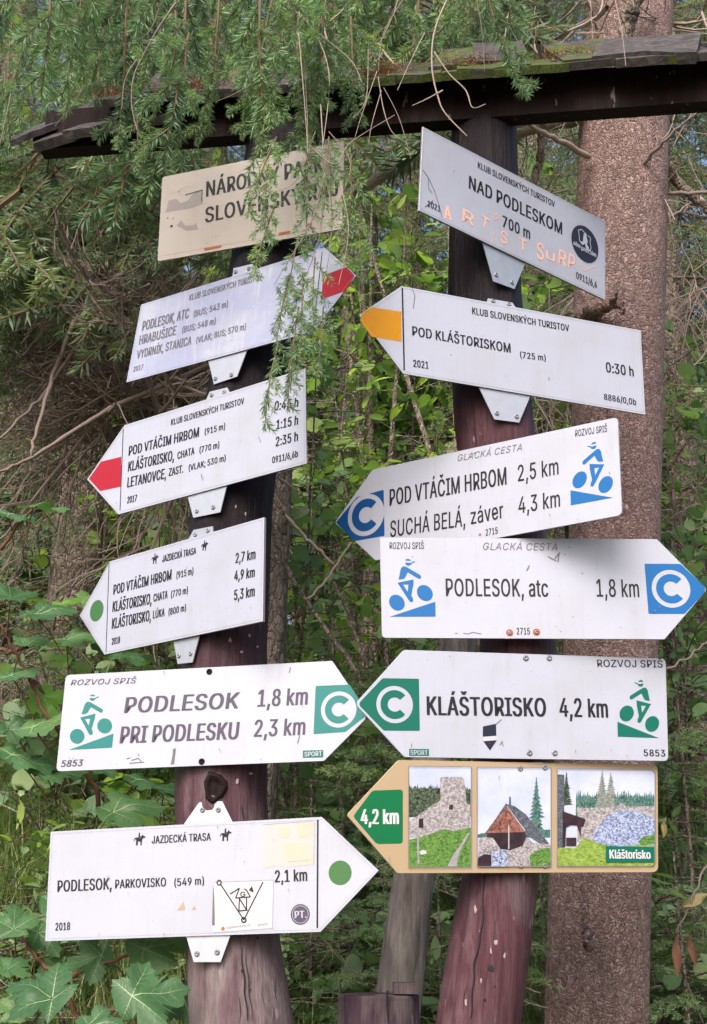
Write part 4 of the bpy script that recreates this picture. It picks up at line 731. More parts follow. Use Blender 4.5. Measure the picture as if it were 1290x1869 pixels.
 'g': (836, "407 -296 0 330 -291 0 263 -274 0 207 -249 0 162 -216 0 126 -178 0 99 -136 0 199 -80 0 217 -104 0 239 -130 0 267 -154 0 303 -173 0 349 -187 0 407 -191 0 489 -180 0 555 -148 0 598 -92 0 612 -11 0 612 134 0 602 134 0 585 109 0 563 82 0 534 54 0 496 31 0 446 15 0 383 9 0 298 20 0 221 52 0 157 105 0 108 177 0 77 268 0 67 376 0 77 484 0 108 577 0 157 652 0 221 709 0 298 744 0 385 756 0 448 750 0 498 733 0 537 708 0 566 680 0 588 652 0 605 627 0 615 627 0 615 746 0 732 746 0 732 -17 0 721 -106 0 689 -177 0 637 -230 0 571 -267 0 493 -289 0 403 116 0 466 124 0 518 148 0 559 186 0 590 238 0 608 302 0 614 379 0 608 454 0 590 519 0 560 573 0 519 614 0 466 640 0 403 648 0 338 639 0 285 612 0 243 570 0 213 516 0 195 451 0 189 379 0 195 305 0 214 241 0 244 188 0 286 149 0 339 124 0", "38.37.36 39.38.36 46.45.44 47.46.44 39.36.35 40.39.35 40.35.34 41.40.34 42.41.34 66.34.33 65.34.66 42.34.65 43.42.65 43.65.64 43.64.63 67.66.33 44.43.63 62.44.63 61.44.62 60.44.61 47.44.60 68.67.33 68.33.32 69.68.32 70.69.32 70.32.31 47.60.59 71.70.31 72.71.31 47.59.58 72.31.30 73.72.30 47.58.57 73.30.29 74.73.29 18.57.56 47.57.18 75.74.29 18.56.55 75.29.28 76.75.28 19.55.54 18.55.19 20.19.54 47.18.17 53.76.28 20.54.53 20.53.28 21.20.28 21.28.27 22.21.27 23.22.27 23.27.26 24.23.26 24.26.25 47.17.16 48.47.16 8.7.6 48.16.15 9.8.6 49.48.15 10.9.6 10.6.5 49.15.14 11.10.5 12.11.5 50.49.14 12.5.4 50.14.13 13.12.4 50.13.4 50.4.3 51.50.3 51.3.2 52.51.2 52.2.1 0.52.1"),
 'h': (806, "223 446 0 223 0 0 103 0 0 103 1000 0 223 1000 0 223 565 0 201 565 0 243 653 0 299 712 0 368 745 0 447 756 0 518 748 0 580 724 0 631 685 0 670 631 0 694 560 0 702 472 0 702 0 0 582 0 0 582 462 0 571 540 0 537 598 0 483 635 0 413 647 0 362 641 0 316 624 0 278 595 0 248 556 0 230 506 0", "4.3.2 6.4.2 5.4.6 11.10.9 12.11.9 12.9.8 13.12.8 13.8.7 23.13.7 14.13.23 25.7.6 24.7.25 23.7.24 14.23.22 14.22.21 15.14.21 26.25.6 15.21.20 27.26.6 28.6.2 27.6.28 16.15.20 16.20.19 0.28.2 17.16.19 17.19.18 1.0.2"),
 'i': (328, "103 0 0 103 746 0 223 746 0 223 0 0 164 870 1 133 876 1 106 894 1 87 919 1 81 950 1 87 981 1 106 1006 1 133 1024 1 164 1030 1 197 1024 1 224 1006 1 242 981 1 248 950 1 242 919 1 224 894 1 197 876 1", "2.1.0 3.2.0 13.12.11 13.11.10 14.13.10 14.10.9 15.14.9 15.9.8 16.15.8 16.8.7 17.16.7 17.7.6 18.17.6 18.6.5 19.18.5 19.5.4"),
 'k': (748, "216 268 0 216 416 0 237 416 0 559 746 0 708 746 0 362 392 0 348 392 0 103 0 1 103 1000 1 223 1000 1 223 0 1 578 0 2 291 365 2 376 450 2 732 0 2", "4.3.2 5.4.2 2.1.0 6.2.0 5.2.6 9.8.7 10.9.7 14.13.12 14.12.11"),
 'l': (372, "274 -5 0 198 6 0 145 40 0 114 93 0 103 166 0 103 1000 0 223 1000 0 223 194 0 227 151 0 236 122 0 255 107 0 287 102 0 303 102 0 315 103 0 325 105 0 334 107 0 355 5 0 338 2 0 318 -2 0 296 -4 0", "6.5.4 7.6.4 8.7.4 8.4.3 9.8.3 10.9.3 11.10.3 16.15.14 16.14.13 16.13.12 16.12.11 16.11.3 16.3.2 16.2.1 16.1.0 17.16.0 18.17.0 19.18.0"),
 'm': (1199, "103 0 0 103 746 0 220 746 0 221 581 0 211 581 0 231 635 0 260 680 0 297 715 0 338 739 0 384 754 0 431 759 0 506 747 0 565 709 0 607 652 0 631 579 0 614 579 0 633 631 0 663 674 0 702 710 0 748 737 0 801 754 0 858 759 0 921 752 0 977 731 0 1025 695 0 1063 646 0 1087 581 0 1095 501 0 1095 0 0 974 0 0 974 499 0 963 568 0 929 615 0 880 641 0 823 650 0 776 644 0 736 629 0 703 603 0 679 570 0 664 531 0 659 486 0 659 0 0 539 0 0 539 511 0 529 567 0 497 611 0 450 640 0 392 650 0 350 645 0 310 629 0 275 604 0 247 568 0 229 523 0 223 468 0 223 0 0", "11.10.9 22.21.20 11.9.8 22.20.19 23.22.19 12.11.8 2.1.0 4.2.0 3.2.4 12.8.7 23.19.18 24.23.18 12.7.6 24.18.17 13.12.6 25.24.17 47.6.5 13.6.47 34.17.16 25.17.34 46.13.47 14.13.46 48.47.5 35.34.16 25.34.33 26.25.33 49.48.5 36.35.16 26.33.32 14.46.45 49.5.4 36.16.15 50.49.4 37.36.15 26.32.31 15.45.44 14.45.15 51.50.4 38.37.15 27.26.31 52.4.0 51.4.52 38.15.44 39.38.44 27.31.30 39.44.43 40.39.43 53.52.0 40.43.42 28.27.30 28.30.29 41.40.42 54.53.0"),
 'n': (805, "223 446 0 223 0 0 103 0 0 103 746 0 219 746 0 220 565 0 201 565 0 243 653 0 299 712 0 368 745 0 447 756 0 518 748 0 580 724 0 631 685 0 669 631 0 694 560 0 702 472 0 702 0 0 582 0 0 582 462 0 571 540 0 537 598 0 483 635 0 413 647 0 362 641 0 316 624 0 278 595 0 248 556 0 230 506 0", "11.10.9 12.11.9 4.3.2 6.4.2 5.4.6 12.9.8 13.12.8 13.8.7 23.13.7 14.13.23 25.7.6 24.7.25 23.7.24 14.23.22 14.22.21 15.14.21 26.25.6 15.21.20 27.26.6 28.6.2 27.6.28 16.15.20 16.20.19 0.28.2 17.16.19 17.19.18 1.0.2"),
 'o': (816, "407 -16 0 312 -4 0 230 32 0 161 90 0 110 167 0 78 261 0 67 368 0 78 478 0 110 572 0 161 649 0 230 707 0 312 744 0 407 756 0 504 744 0 587 707 0 655 649 0 706 572 0 738 478 0 749 368 0 738 261 0 706 167 0 655 90 0 587 32 0 504 -4 0 407 91 0 476 101 0 531 130 0 574 174 0 604 231 0 622 297 0 628 368 0 622 441 0 604 507 0 574 565 0 531 610 0 476 639 0 407 648 0 340 639 0 285 610 0 243 565 0 213 508 0 195 441 0 189 368 0 195 297 0 213 231 0 243 174 0 285 130 0 340 101 0", "13.12.11 13.11.10 14.13.10 14.10.9 15.14.9 37.9.8 36.9.37 15.9.36 35.15.36 16.15.35 38.37.8 16.35.34 39.38.8 16.34.33 39.8.7 17.16.33 40.39.7 17.33.32 41.40.7 17.32.31 41.7.6 18.17.31 42.41.6 18.31.30 42.6.5 43.42.5 18.30.29 19.18.29 44.43.5 19.29.28 20.19.28 44.5.4 45.44.4 20.28.27 46.45.4 20.27.26 46.4.3 21.20.26 47.46.3 21.26.25 24.47.3 21.25.24 21.24.3 21.3.2 22.21.2 22.2.1 23.22.1 23.1.0"),
 'p': (834, "103 -281 0 103 746 0 220 746 0 220 628 0 232 628 0 248 652 0 270 680 0 299 708 0 337 733 0 387 750 0 450 756 0 538 744 0 615 709 0 679 652 0 727 575 0 757 481 0 767 371 0 757 261 0 727 166 0 679 89 0 616 32 0 539 -4 0 451 -16 0 389 -10 0 339 7 0 301 33 0 271 61 0 249 90 0 232 115 0 223 115 0 223 -281 0 433 92 0 497 101 0 549 129 0 591 172 0 621 229 0 639 297 0 645 372 0 639 447 0 621 513 0 591 569 0 550 612 0 497 639 0 433 648 0 369 640 0 317 613 0 276 572 0 246 517 0 228 450 0 221 372 0 228 294 0 246 226 0 276 170 0 318 128 0 370 101 0", "11.10.9 11.9.8 2.1.0 3.2.0 12.11.8 12.8.7 13.12.7 13.7.6 13.6.5 43.13.5 42.13.43 14.13.42 43.5.4 44.43.4 45.44.4 14.42.41 4.3.0 48.4.0 47.4.48 46.4.47 45.4.46 14.41.40 15.14.40 15.40.39 15.39.38 16.15.38 49.48.0 16.38.37 50.49.0 16.37.36 17.16.36 17.36.35 51.50.0 18.17.35 18.35.34 29.51.0 52.51.29 18.34.33 53.52.29 19.18.33 19.33.32 28.53.29 54.53.28 30.29.0 54.28.27 19.32.31 31.54.27 19.31.27 19.27.26 20.19.26 20.26.25 20.25.24 21.20.24 21.24.23 22.21.23"),
 'r': (509, "103 0 0 103 746 0 219 746 0 219 631 0 227 631 0 255 682 0 300 722 0 355 748 0 419 756 0 434 756 0 451 756 0 467 755 0 479 754 0 479 634 0 469 635 0 452 638 0 430 640 0 407 640 0 357 635 0 313 618 0 276 592 0 247 557 0 229 515 0 223 466 0 223 0 0", "9.8.7 10.9.7 11.10.7 12.11.7 13.12.7 13.7.6 2.1.0 3.2.0 13.6.5 17.5.4 16.5.17 15.5.16 14.5.15 13.5.14 18.17.4 19.18.4 4.3.0 22.4.0 21.4.22 20.4.21 19.4.20 23.22.0 24.23.0"),
 's': (717, "358 -16 0 285 -10 0 220 7 0 166 35 0 121 74 0 89 125 0 70 185 0 185 209 0 207 156 0 244 118 0 294 97 0 356 89 0 426 98 0 481 122 0 515 159 0 527 202 0 520 238 0 499 267 0 465 289 0 417 305 0 293 334 0 205 365 0 142 409 0 104 467 0 92 538 0 101 599 0 128 652 0 170 695 0 226 728 0 293 749 0 368 756 0 439 750 0 499 732 0 548 704 0 588 667 0 617 622 0 637 570 0 527 545 0 508 585 0 477 620 0 431 645 0 368 654 0 307 646 0 257 623 0 224 588 0 213 545 0 221 507 0 244 478 0 282 456 0 338 438 0 451 411 0 540 381 0 602 337 0 639 280 0 651 209 0 642 147 0 614 93 0 570 47 0 511 13 0 439 -9 0", "31.30.29 32.31.29 32.29.28 33.32.28 33.28.27 34.33.27 34.27.26 41.34.26 35.34.41 42.41.26 35.41.40 42.26.25 43.42.25 35.40.39 44.43.25 36.35.39 36.39.38 44.25.24 45.44.24 36.38.37 46.45.24 46.24.23 47.46.23 48.47.23 48.23.22 49.48.22 50.49.22 51.50.22 51.22.21 52.51.21 52.21.20 53.52.20 53.20.19 53.19.18 53.18.17 54.53.17 54.17.16 54.16.15 8.7.6 55.54.15 55.15.14 8.6.5 55.14.13 9.8.5 56.55.13 9.5.4 56.13.12 10.9.4 56.12.11 11.10.4 57.56.11 57.11.4 57.4.3 58.57.3 58.3.2 59.58.2 59.2.1 0.59.1"),
 't': (447, "401 746 0 401 643 0 13 643 0 13 746 0 128 926 1 248 926 1 248 192 1 253 150 1 267 120 1 294 104 1 335 98 1 348 99 1 364 100 1 381 103 1 397 105 1 419 3 1 399 -2 1 377 -5 1 354 -7 1 331 -8 1 245 4 1 181 42 1 141 102 1 128 183 1", "0.3.2 1.0.2 5.4.23 6.5.23 7.6.23 7.23.22 8.7.22 9.8.22 15.14.13 10.9.22 15.13.12 10.22.21 15.12.11 15.11.10 15.10.21 15.21.20 15.20.19 16.15.19 17.16.19 18.17.19"),
 'u': (806, "358 -10 0 288 -2 0 226 21 0 175 60 0 136 115 0 111 186 0 103 273 0 103 746 0 223 746 0 223 283 0 235 206 0 269 147 0 323 111 0 393 99 0 444 104 0 490 122 0 528 151 0 557 190 0 576 240 0 582 300 0 582 746 0 702 746 0 702 0 0 586 0 0 586 181 0 604 181 0 562 92 0 505 33 0 437 1 0", "8.7.6 9.8.6 21.20.19 22.21.19 22.19.18 10.9.6 10.6.5 25.18.17 22.18.25 11.10.5 24.17.16 25.17.24 11.5.4 26.24.16 23.24.26 22.25.26 26.16.15 12.11.4 26.15.14 12.4.3 13.12.3 26.14.13 26.13.3 27.26.3 22.26.23 27.3.2 28.27.2 28.2.1 0.28.1"),
 'v': (765, "319 0 0 34 746 0 166 746 0 325 305 0 348 238 0 367 171 0 385 105 0 404 41 0 362 41 0 381 105 0 399 171 0 418 238 0 440 305 0 599 746 0 730 746 0 445 0 0", "2.1.0 3.2.0 14.13.12 15.14.12 4.3.0 15.12.11 5.4.0 15.11.10 9.5.0 6.5.9 6.10.9 15.10.6 8.9.0 15.6.7 7.8.0 15.7.0"),
 'y': (765, "93 -272 0 121 -168 0 140 -172 0 174 -177 0 204 -175 0 231 -165 0 256 -145 0 278 -114 0 296 -70 0 319 -3 0 34 746 0 166 746 0 325 305 0 348 237 0 367 170 0 385 105 0 404 41 0 361 41 0 380 105 0 398 171 0 418 238 0 440 305 0 600 746 0 730 746 0 401 -114 0 376 -167 0 347 -210 0 313 -243 0 274 -267 0 230 -281 0 180 -285 0 152 -284 0 127 -281 0 107 -277 0", "11.10.9 12.11.9 23.22.21 24.23.21 13.12.9 24.21.20 16.20.19 24.20.16 14.13.9 15.19.18 16.19.15 18.14.9 15.14.18 17.18.9 16.17.9 24.16.9 24.9.8 24.8.7 25.24.7 25.7.6 25.6.5 25.5.4 26.25.4 2.1.0 3.2.0 26.4.3 26.3.0 27.26.0 28.27.0 29.28.0 29.0.33 29.33.32 30.29.32 30.32.31"),
 'z': (748, "82 0 0 82 90 0 499 628 0 499 635 0 94 635 0 94 746 0 654 746 0 654 650 0 248 118 0 248 111 0 666 111 0 666 0 0", "6.5.4 7.6.4 3.7.4 2.7.3 8.7.2 8.2.1 9.8.1 10.9.1 11.10.1 11.1.0"),
 'Á': (943, "32 0 0 396 1000 0 543 1000 0 910 0 0 777 0 0 564 595 0 543 656 0 519 732 0 491 825 0 456 940 0 482 940 0 448 823 0 418 729 0 394 654 0 374 595 0 167 0 0 216 279 1 216 391 1 727 391 1 727 279 1 418 1097 2 512 1295 2 646 1295 2 517 1097 2", "9.1.0 2.1.9 10.2.9 3.2.10 11.9.0 8.9.11 8.10.11 3.10.8 3.8.7 12.11.0 3.7.6 13.12.0 3.6.5 14.13.0 15.14.0 3.5.4 18.17.16 19.18.16 22.21.20 23.22.20"),
 'Í': (591, "61 0 0 61 112 0 232 112 0 232 888 0 61 888 0 61 1000 0 530 1000 0 530 888 0 359 888 0 359 112 0 530 112 0 530 0 0 243 1097 1 337 1295 1 471 1295 1 342 1097 1", "6.5.4 7.6.4 8.3.2 9.8.2 2.1.0 9.2.0 10.9.0 11.10.0 14.13.12 15.14.12"),
 'Ú': (1017, "509 -16 0 398 -5 0 303 30 0 225 85 0 166 157 0 130 243 0 118 340 0 118 1000 0 244 1000 0 244 350 0 252 282 0 277 222 0 315 172 0 368 134 0 433 109 0 509 101 0 585 109 0 650 134 0 702 172 0 740 222 0 764 282 0 772 350 0 772 1000 0 899 1000 0 899 340 0 887 243 0 850 157 0 792 85 0 714 30 0 619 -5 0 456 1097 1 550 1295 1 684 1295 1 554 1097 1", "8.7.6 9.8.6 23.22.21 24.23.21 10.9.6 24.21.20 10.6.5 25.24.20 11.10.5 25.20.19 26.25.19 11.5.4 12.11.4 26.19.18 13.12.4 26.18.17 13.4.3 27.26.17 14.13.3 27.17.16 15.14.3 27.16.15 27.15.3 27.3.2 28.27.2 28.2.1 29.28.1 29.1.0 32.31.30 33.32.30"),
 'Ý': (928, "400 0 0 400 409 0 32 1000 0 179 1000 0 378 677 0 409 625 0 437 574 0 463 519 0 491 453 0 440 453 0 467 520 0 494 576 0 521 626 0 551 677 0 749 1000 0 895 1000 0 527 409 0 527 0 0 411 1097 1 505 1295 1 639 1295 1 509 1097 1", "3.2.1 4.3.1 15.14.13 16.15.13 5.4.1 16.13.12 16.12.11 6.5.1 16.11.10 7.6.1 8.10.9 16.10.8 8.7.1 16.8.1 16.1.0 17.16.0 20.19.18 21.20.18"),
 'á': (765, "314 -17 0 247 -10 0 186 10 0 134 42 0 94 88 0 68 144 0 60 212 0 66 270 0 85 316 0 114 352 0 152 380 0 197 400 0 246 414 0 298 424 0 350 432 0 411 440 0 459 446 0 496 452 0 521 462 0 537 477 0 542 501 0 542 505 0 537 547 0 524 583 0 502 612 0 471 633 0 432 646 0 385 650 0 335 646 0 293 634 0 259 615 0 231 591 0 211 565 0 197 538 0 81 572 0 112 633 0 154 680 0 205 715 0 261 738 0 321 751 0 381 756 0 423 753 0 470 746 0 517 731 0 562 708 0 602 675 0 634 630 0 655 570 0 662 494 0 662 0 0 544 0 0 544 102 0 536 102 0 519 76 0 495 48 0 464 23 0 423 2 0 374 -12 0 335 89 0 397 96 0 448 115 0 488 145 0 518 183 0 536 226 0 542 271 0 542 373 0 530 365 0 510 358 0 484 351 0 455 346 0 424 341 0 394 337 0 367 333 0 345 330 0 303 323 0 264 312 0 230 296 0 203 274 0 186 244 0 181 206 0 185 171 0 200 142 0 224 119 0 255 103 0 292 93 0 319 843 1 413 1040 1 547 1040 1 417 843 1", "41.40.39 42.41.39 42.39.38 43.42.38 43.38.37 44.43.37 44.37.36 45.44.36 45.36.35 27.45.35 46.45.27 28.27.35 46.27.26 29.28.35 46.26.25 30.29.35 30.35.34 46.25.24 47.46.24 31.30.34 47.24.23 32.31.34 47.23.22 32.34.33 48.47.22 48.22.21 48.21.20 48.20.19 49.48.19 49.19.18 65.18.17 49.18.65 65.17.16 65.16.15 65.15.14 65.14.13 65.13.12 65.12.11 65.11.10 65.10.9 66.65.9 49.65.64 67.66.9 68.67.9 68.9.8 69.68.8 70.69.8 71.70.8 72.71.8 73.72.8 74.73.8 75.74.8 75.8.7 76.75.7 77.76.7 78.77.7 49.64.63 78.7.6 79.78.6 49.63.62 79.6.5 80.79.5 51.62.61 49.62.51 81.80.5 51.61.60 81.5.4 82.81.4 83.82.4 52.60.59 51.60.52 84.83.4 53.52.59 49.51.50 53.59.58 58.84.4 53.58.4 53.4.3 54.53.3 55.54.3 55.3.2 56.55.2 56.2.1 57.56.1 57.1.0 87.86.85 88.87.85"),
 'Č': (1003, "526 -13 0 403 2 0 295 49 0 205 125 0 137 227 0 94 352 0 79 499 0 94 647 0 137 773 0 205 875 0 295 951 0 403 998 0 526 1013 0 599 1008 0 669 991 0 733 964 0 790 926 0 840 879 0 880 822 0 910 758 0 930 685 0 803 685 0 788 733 0 765 776 0 737 812 0 702 842 0 663 866 0 620 883 0 574 893 0 526 896 0 438 884 0 361 850 0 296 793 0 246 715 0 214 617 0 203 499 0 214 382 0 246 284 0 296 207 0 361 150 0 439 116 0 526 104 0 574 107 0 620 118 0 663 135 0 702 158 0 737 188 0 765 225 0 788 267 0 803 315 0 930 315 0 911 243 0 881 178 0 840 122 0 791 74 0 734 37 0 669 9 0 600 -8 0 427 1295 1 523 1177 1 619 1295 1 739 1295 1 739 1289 1 581 1110 1 466 1110 1 309 1289 1 309 1295 1", "13.12.11 14.13.11 14.11.10 15.14.10 16.15.10 16.10.9 29.16.9 17.16.29 30.29.9 17.29.28 17.28.27 31.30.9 17.27.26 18.17.26 31.9.8 18.26.25 32.31.8 18.25.24 19.18.24 19.24.23 33.32.8 19.23.22 33.8.7 20.19.22 20.22.21 34.33.7 34.7.6 35.34.6 35.6.5 36.35.5 37.36.5 37.5.4 50.49.48 51.50.48 38.37.4 51.48.47 52.51.47 38.4.3 52.47.46 39.38.3 52.46.45 53.52.45 53.45.44 40.39.3 53.44.43 40.3.2 54.53.43 54.43.42 41.40.2 54.42.41 54.41.2 55.54.2 55.2.1 56.55.1 57.56.1 57.1.0 58.66.65 59.58.65 61.60.59 62.61.59 59.65.64 63.62.59 63.59.64"),
 'Š': (878, "440 -17 0 338 -9 0 251 18 0 179 61 0 126 118 0 90 188 0 75 268 0 205 268 0 217 216 0 243 172 0 280 139 0 327 115 0 381 101 0 440 97 0 504 102 0 562 118 0 610 145 0 648 181 0 671 224 0 679 274 0 673 317 0 653 352 0 622 379 0 582 402 0 534 421 0 481 437 0 361 470 0 251 512 0 169 568 0 119 641 0 102 732 0 113 811 0 147 880 0 201 936 0 270 979 0 353 1005 0 446 1013 0 540 1005 0 621 978 0 689 936 0 741 882 0 775 817 0 788 743 0 663 743 0 642 810 0 594 860 0 526 891 0 442 901 0 382 896 0 329 880 0 285 855 0 253 822 0 233 783 0 226 738 0 234 692 0 257 656 0 292 627 0 333 606 0 376 589 0 417 577 0 519 549 0 565 536 0 612 518 0 660 496 0 705 467 0 744 432 0 776 388 0 796 336 0 803 272 0 792 195 0 760 125 0 707 66 0 636 21 0 546 -8 0 341 1295 1 438 1177 1 533 1295 1 653 1295 1 653 1289 1 495 1110 1 381 1110 1 223 1289 1 223 1295 1", "37.36.35 37.35.34 38.37.34 38.34.33 39.38.33 40.39.33 47.33.32 40.33.47 48.47.32 40.47.46 49.48.32 40.46.45 41.40.45 49.32.31 50.49.31 41.45.44 51.50.31 52.51.31 42.41.44 52.31.30 42.44.43 53.52.30 54.53.30 54.30.29 55.54.29 56.55.29 56.29.28 57.56.28 58.57.28 59.58.28 60.59.28 60.28.27 61.60.27 62.61.27 63.62.27 63.27.26 64.63.26 64.26.25 65.64.25 65.25.24 66.65.24 66.24.23 66.23.22 67.66.22 67.22.21 67.21.20 68.67.20 68.20.19 68.19.18 69.68.18 7.6.5 8.7.5 69.18.17 9.8.5 70.69.17 9.5.4 70.17.16 10.9.4 70.16.15 11.10.4 71.70.15 71.15.14 11.4.3 12.11.3 71.14.13 13.12.3 71.13.3 72.71.3 72.3.2 73.72.2 73.2.1 0.73.1 74.82.81 75.74.81 77.76.75 78.77.75 75.81.80 79.78.75 79.75.80"),
 'š': (717, "358 -16 0 285 -10 0 220 7 0 166 35 0 121 74 0 89 125 0 70 185 0 185 209 0 207 156 0 244 118 0 294 97 0 356 89 0 426 98 0 481 122 0 515 159 0 527 202 0 520 238 0 499 267 0 465 289 0 417 305 0 293 334 0 205 365 0 142 409 0 104 467 0 92 538 0 101 599 0 128 652 0 170 695 0 226 728 0 293 749 0 368 756 0 439 750 0 499 732 0 548 704 0 588 667 0 617 622 0 637 570 0 527 545 0 508 585 0 477 620 0 431 645 0 368 654 0 307 646 0 257 623 0 224 588 0 213 545 0 221 507 0 244 478 0 282 456 0 338 438 0 451 411 0 540 381 0 602 337 0 639 280 0 651 209 0 642 147 0 614 93 0 570 47 0 511 13 0 439 -9 0 269 1040 1 366 923 1 461 1040 1 581 1040 1 581 1035 1 423 856 1 309 856 1 151 1035 1 151 1040 1", "31.30.29 32.31.29 32.29.28 33.32.28 33.28.27 34.33.27 34.27.26 41.34.26 35.34.41 42.41.26 35.41.40 42.26.25 43.42.25 35.40.39 44.43.25 36.35.39 36.39.38 44.25.24 45.44.24 36.38.37 46.45.24 46.24.23 47.46.23 48.47.23 48.23.22 49.48.22 50.49.22 51.50.22 51.22.21 52.51.21 52.21.20 53.52.20 53.20.19 53.19.18 53.18.17 54.53.17 54.17.16 54.16.15 8.7.6 55.54.15 55.15.14 8.6.5 55.14.13 9.8.5 56.55.13 9.5.4 56.13.12 10.9.4 56.12.11 11.10.4 57.56.11 57.11.4 57.4.3 58.57.3 58.3.2 59.58.2 59.2.1 0.59.1 60.68.67 61.60.67 63.62.61 64.63.61 61.67.66 65.64.61 65.61.66"),
}
def _quads(adv, qs):
    v = ' '.join('%d %d %d' % (x, y, g) for g, q in enumerate(qs) for x, y in q)
    return (adv, v, ' '.join('%d.%d.%d %d.%d.%d' % (4 * i, 4 * i + 1, 4 * i + 2, 4 * i, 4 * i + 2, 4 * i + 3) for i in range(len(qs))))
GLYPH['Z'] = _quads(862, [[(60, 885), (800, 885), (800, 1000), (60, 1000)], [(50, 0), (810, 0), (810, 115), (50, 115)], [(50, 100), (205, 100), (800, 900), (655, 900)]])
GLYPH['M'] = _quads(1235, [[(118, 0), (236, 0), (236, 1000), (118, 1000)], [(1000, 0), (1118, 0), (1118, 1000), (1000, 1000)], [(118, 1000), (560, 0), (676, 0), (262, 1000)], [(560, 0), (676, 0), (1118, 1000), (974, 1000)]])
_gc = {}
def glyphs(body, shear, track):
    key = (body, shear, track)
    if key not in _gc:
        x = 0; V = []; Fc = []
        for ch in body:
            adv, vs, fs = GLYPH[ch]
            if vs:
                q = list(map(int, vs.split())); k = len(V)
                V += [(x + q[i] + shear * q[i + 1], q[i + 1], q[i + 2]) for i in range(0, len(q), 3)]
                Fc += [[int(t) + k for t in f.split('.')] for f in fs.split()]
            x += adv * track
        x0 = min(v[0] for v in V); V = np.array([(a - x0, b, g * 1000) for a, b, g in V]) / 1000.0
        _gc[key] = (V, Fc, V[:, 0].max())
    return _gc[key]

# rider pictogram traced on a 930 x 1175 sheet
def _n(pts):
    out = []
    for x, y in pts:
        u = (x - .119 * (1360 - y) - 175) / 930; v = (1385 - 45 * u - y) / 1175
        out.append((u, v))
    return out
def _circ(x, y, r, n=28): return [(x + r * math.cos(a), y + r * math.sin(a)) for a in np.arange(n) / n * 2 * math.pi]
RIDER = {
    'ramp': [_n([(175, 1388), (1105, 1340), (1140, 1042)])],
    'wheels': [_n(_circ(358, 1100, 158)), _n(_circ(950, 880, 160))],
    'body': [_n([(450, 635), (478, 555), (520, 420), (560, 372), (600, 362), (645, 375), (655, 480), (600, 570), (570, 610), (520, 628)]),
             _n([(645, 375), (900, 520), (920, 560), (895, 600), (860, 600), (655, 480)])],
    'legs': [_n([(420, 700), (755, 618), (740, 720), (530, 735)]), _n([(640, 720), (740, 720), (670, 940), (605, 870), (610, 850)]),
             _n([(420, 700), (530, 735), (605, 870), (670, 940), (695, 1010), (690, 1060), (640, 1078), (610, 1050)])],
    'cap': [_n([(635, 245), (650, 220), (690, 207), (730, 215), (752, 245)]), _n([(628, 290), (650, 283), (735, 290), (765, 270), (828, 248), (832, 268), (770, 290), (735, 330), (680, 348), (640, 330)])],
}
def rider(s, BL, BR, TL, m, mirror=False, lay=1):
    o, bx, by = [np.array(s.pl(*p)) for p in (BL, BR, TL)]
    ex, ey = bx - o, by - o
    polys = []
    for grp in RIDER.values():
        for poly in grp:
            polys.append([tuple(o + ex * ((1 - u) if mirror else u) + ey * v) for u, v in poly])
    s.flat('cyclist_symbol', polys, m, lay)
def clogo(s, poly, cx, cy, rpx, m, rounded=.003):
    s.ppoly('route_arrow', poly, m, 1, rounded)
    r = rpx * s.mpp(cx, cy)
    s.disc('route_disc', cx, cy, r, M_WHITE, 2)
    s.ring('route_letter', cx, cy, r * .385, r * .775, R(42), R(318), m, 3)
HORSE = [[(.0, .45), (.10, .62), (.25, .66), (.55, .62), (.66, .80), (.72, .92), (.80, .80), (.98, .72), (.92, .62), (.80, .64), (.70, .48), (.68, .0), (.58, .0), (.56, .32), (.36, .34),
          (.34, .0), (.20, .0), (.22, .40), (.16, .52), (.08, .5), (.05, .3)],
         [(.38, .62), (.40, .98), (.48, 1.08), (.52, .95), (.50, .80), (.62, .72), (.60, .66), (.50, .70), (.48, .62)]]
def horse(s, px, py, w, h, m=None):
    mp = s.mpp(px, py); o = np.array(s.pl(px - w / 2, py + h / 2)); ex = np.array(s.pl(px + w / 2, py + h / 2)) - o; ey = np.array((0, 1)) * h * mp
    s.flat('rider_symbol', [[tuple(o + ex * u + ey * v) for u, v in q] for q in HORSE], m or M_BLACK, 2)

# A cream board
A = Sign('park_sign', 'cream NÁRODNÝ PARK board at the top of the left post, half hidden by twigs', R(-19.7), 0, 0, LEFT, YL, 370,
         [(296, 323), (628, 257), (624, 418), (287, 477)], M_CREAM, .004, [.006] * 4, edge=M_CREAM)
A.text('NÁRODNÝ PARK', 376, 359.5, 591, 313, 28, bold=.02)
A.text('SLOVENSKÝ RAJ', 374, 407, 617, 356, 28, bold=.02)
A.ppoly('sticker_residue', [(302, 388), (308, 366), (322, 363), (330, 371), (343, 366), (352, 354), (369, 348), (370, 372), (352, 379), (322, 384)], M_GREY2 if 'M_GREY2' in globals() else flat('residue_grey', (.26, .23, .23), .7, .3), 1)
A.ppoly('sticker_residue', [(315, 350), (322, 342), (350, 335), (352, 339), (330, 345), (322, 352)], flat('pale_residue', (.42, .35, .31), .7, .3), 1)
A.ppoly('sticker_residue', [(322, 412), (330, 402), (338, 412), (354, 411), (357, 406), (362, 419), (340, 421)], bpy.data.materials['residue_grey'], 1)
A.strokes('frame_mark', [[(338, 356), (369, 347), (368, 368)]], .0018, M_BLACK)
for x, y, r in ((313, 413, .0035), (306, 398, .0018), (316, 399, .0015), (532, 275, .003), (520, 287, .0018), (590, 395, .002), (377, 444, .001)): A.disc('screw_hole', x, y, r, M_BLACK, 1, seg=12)
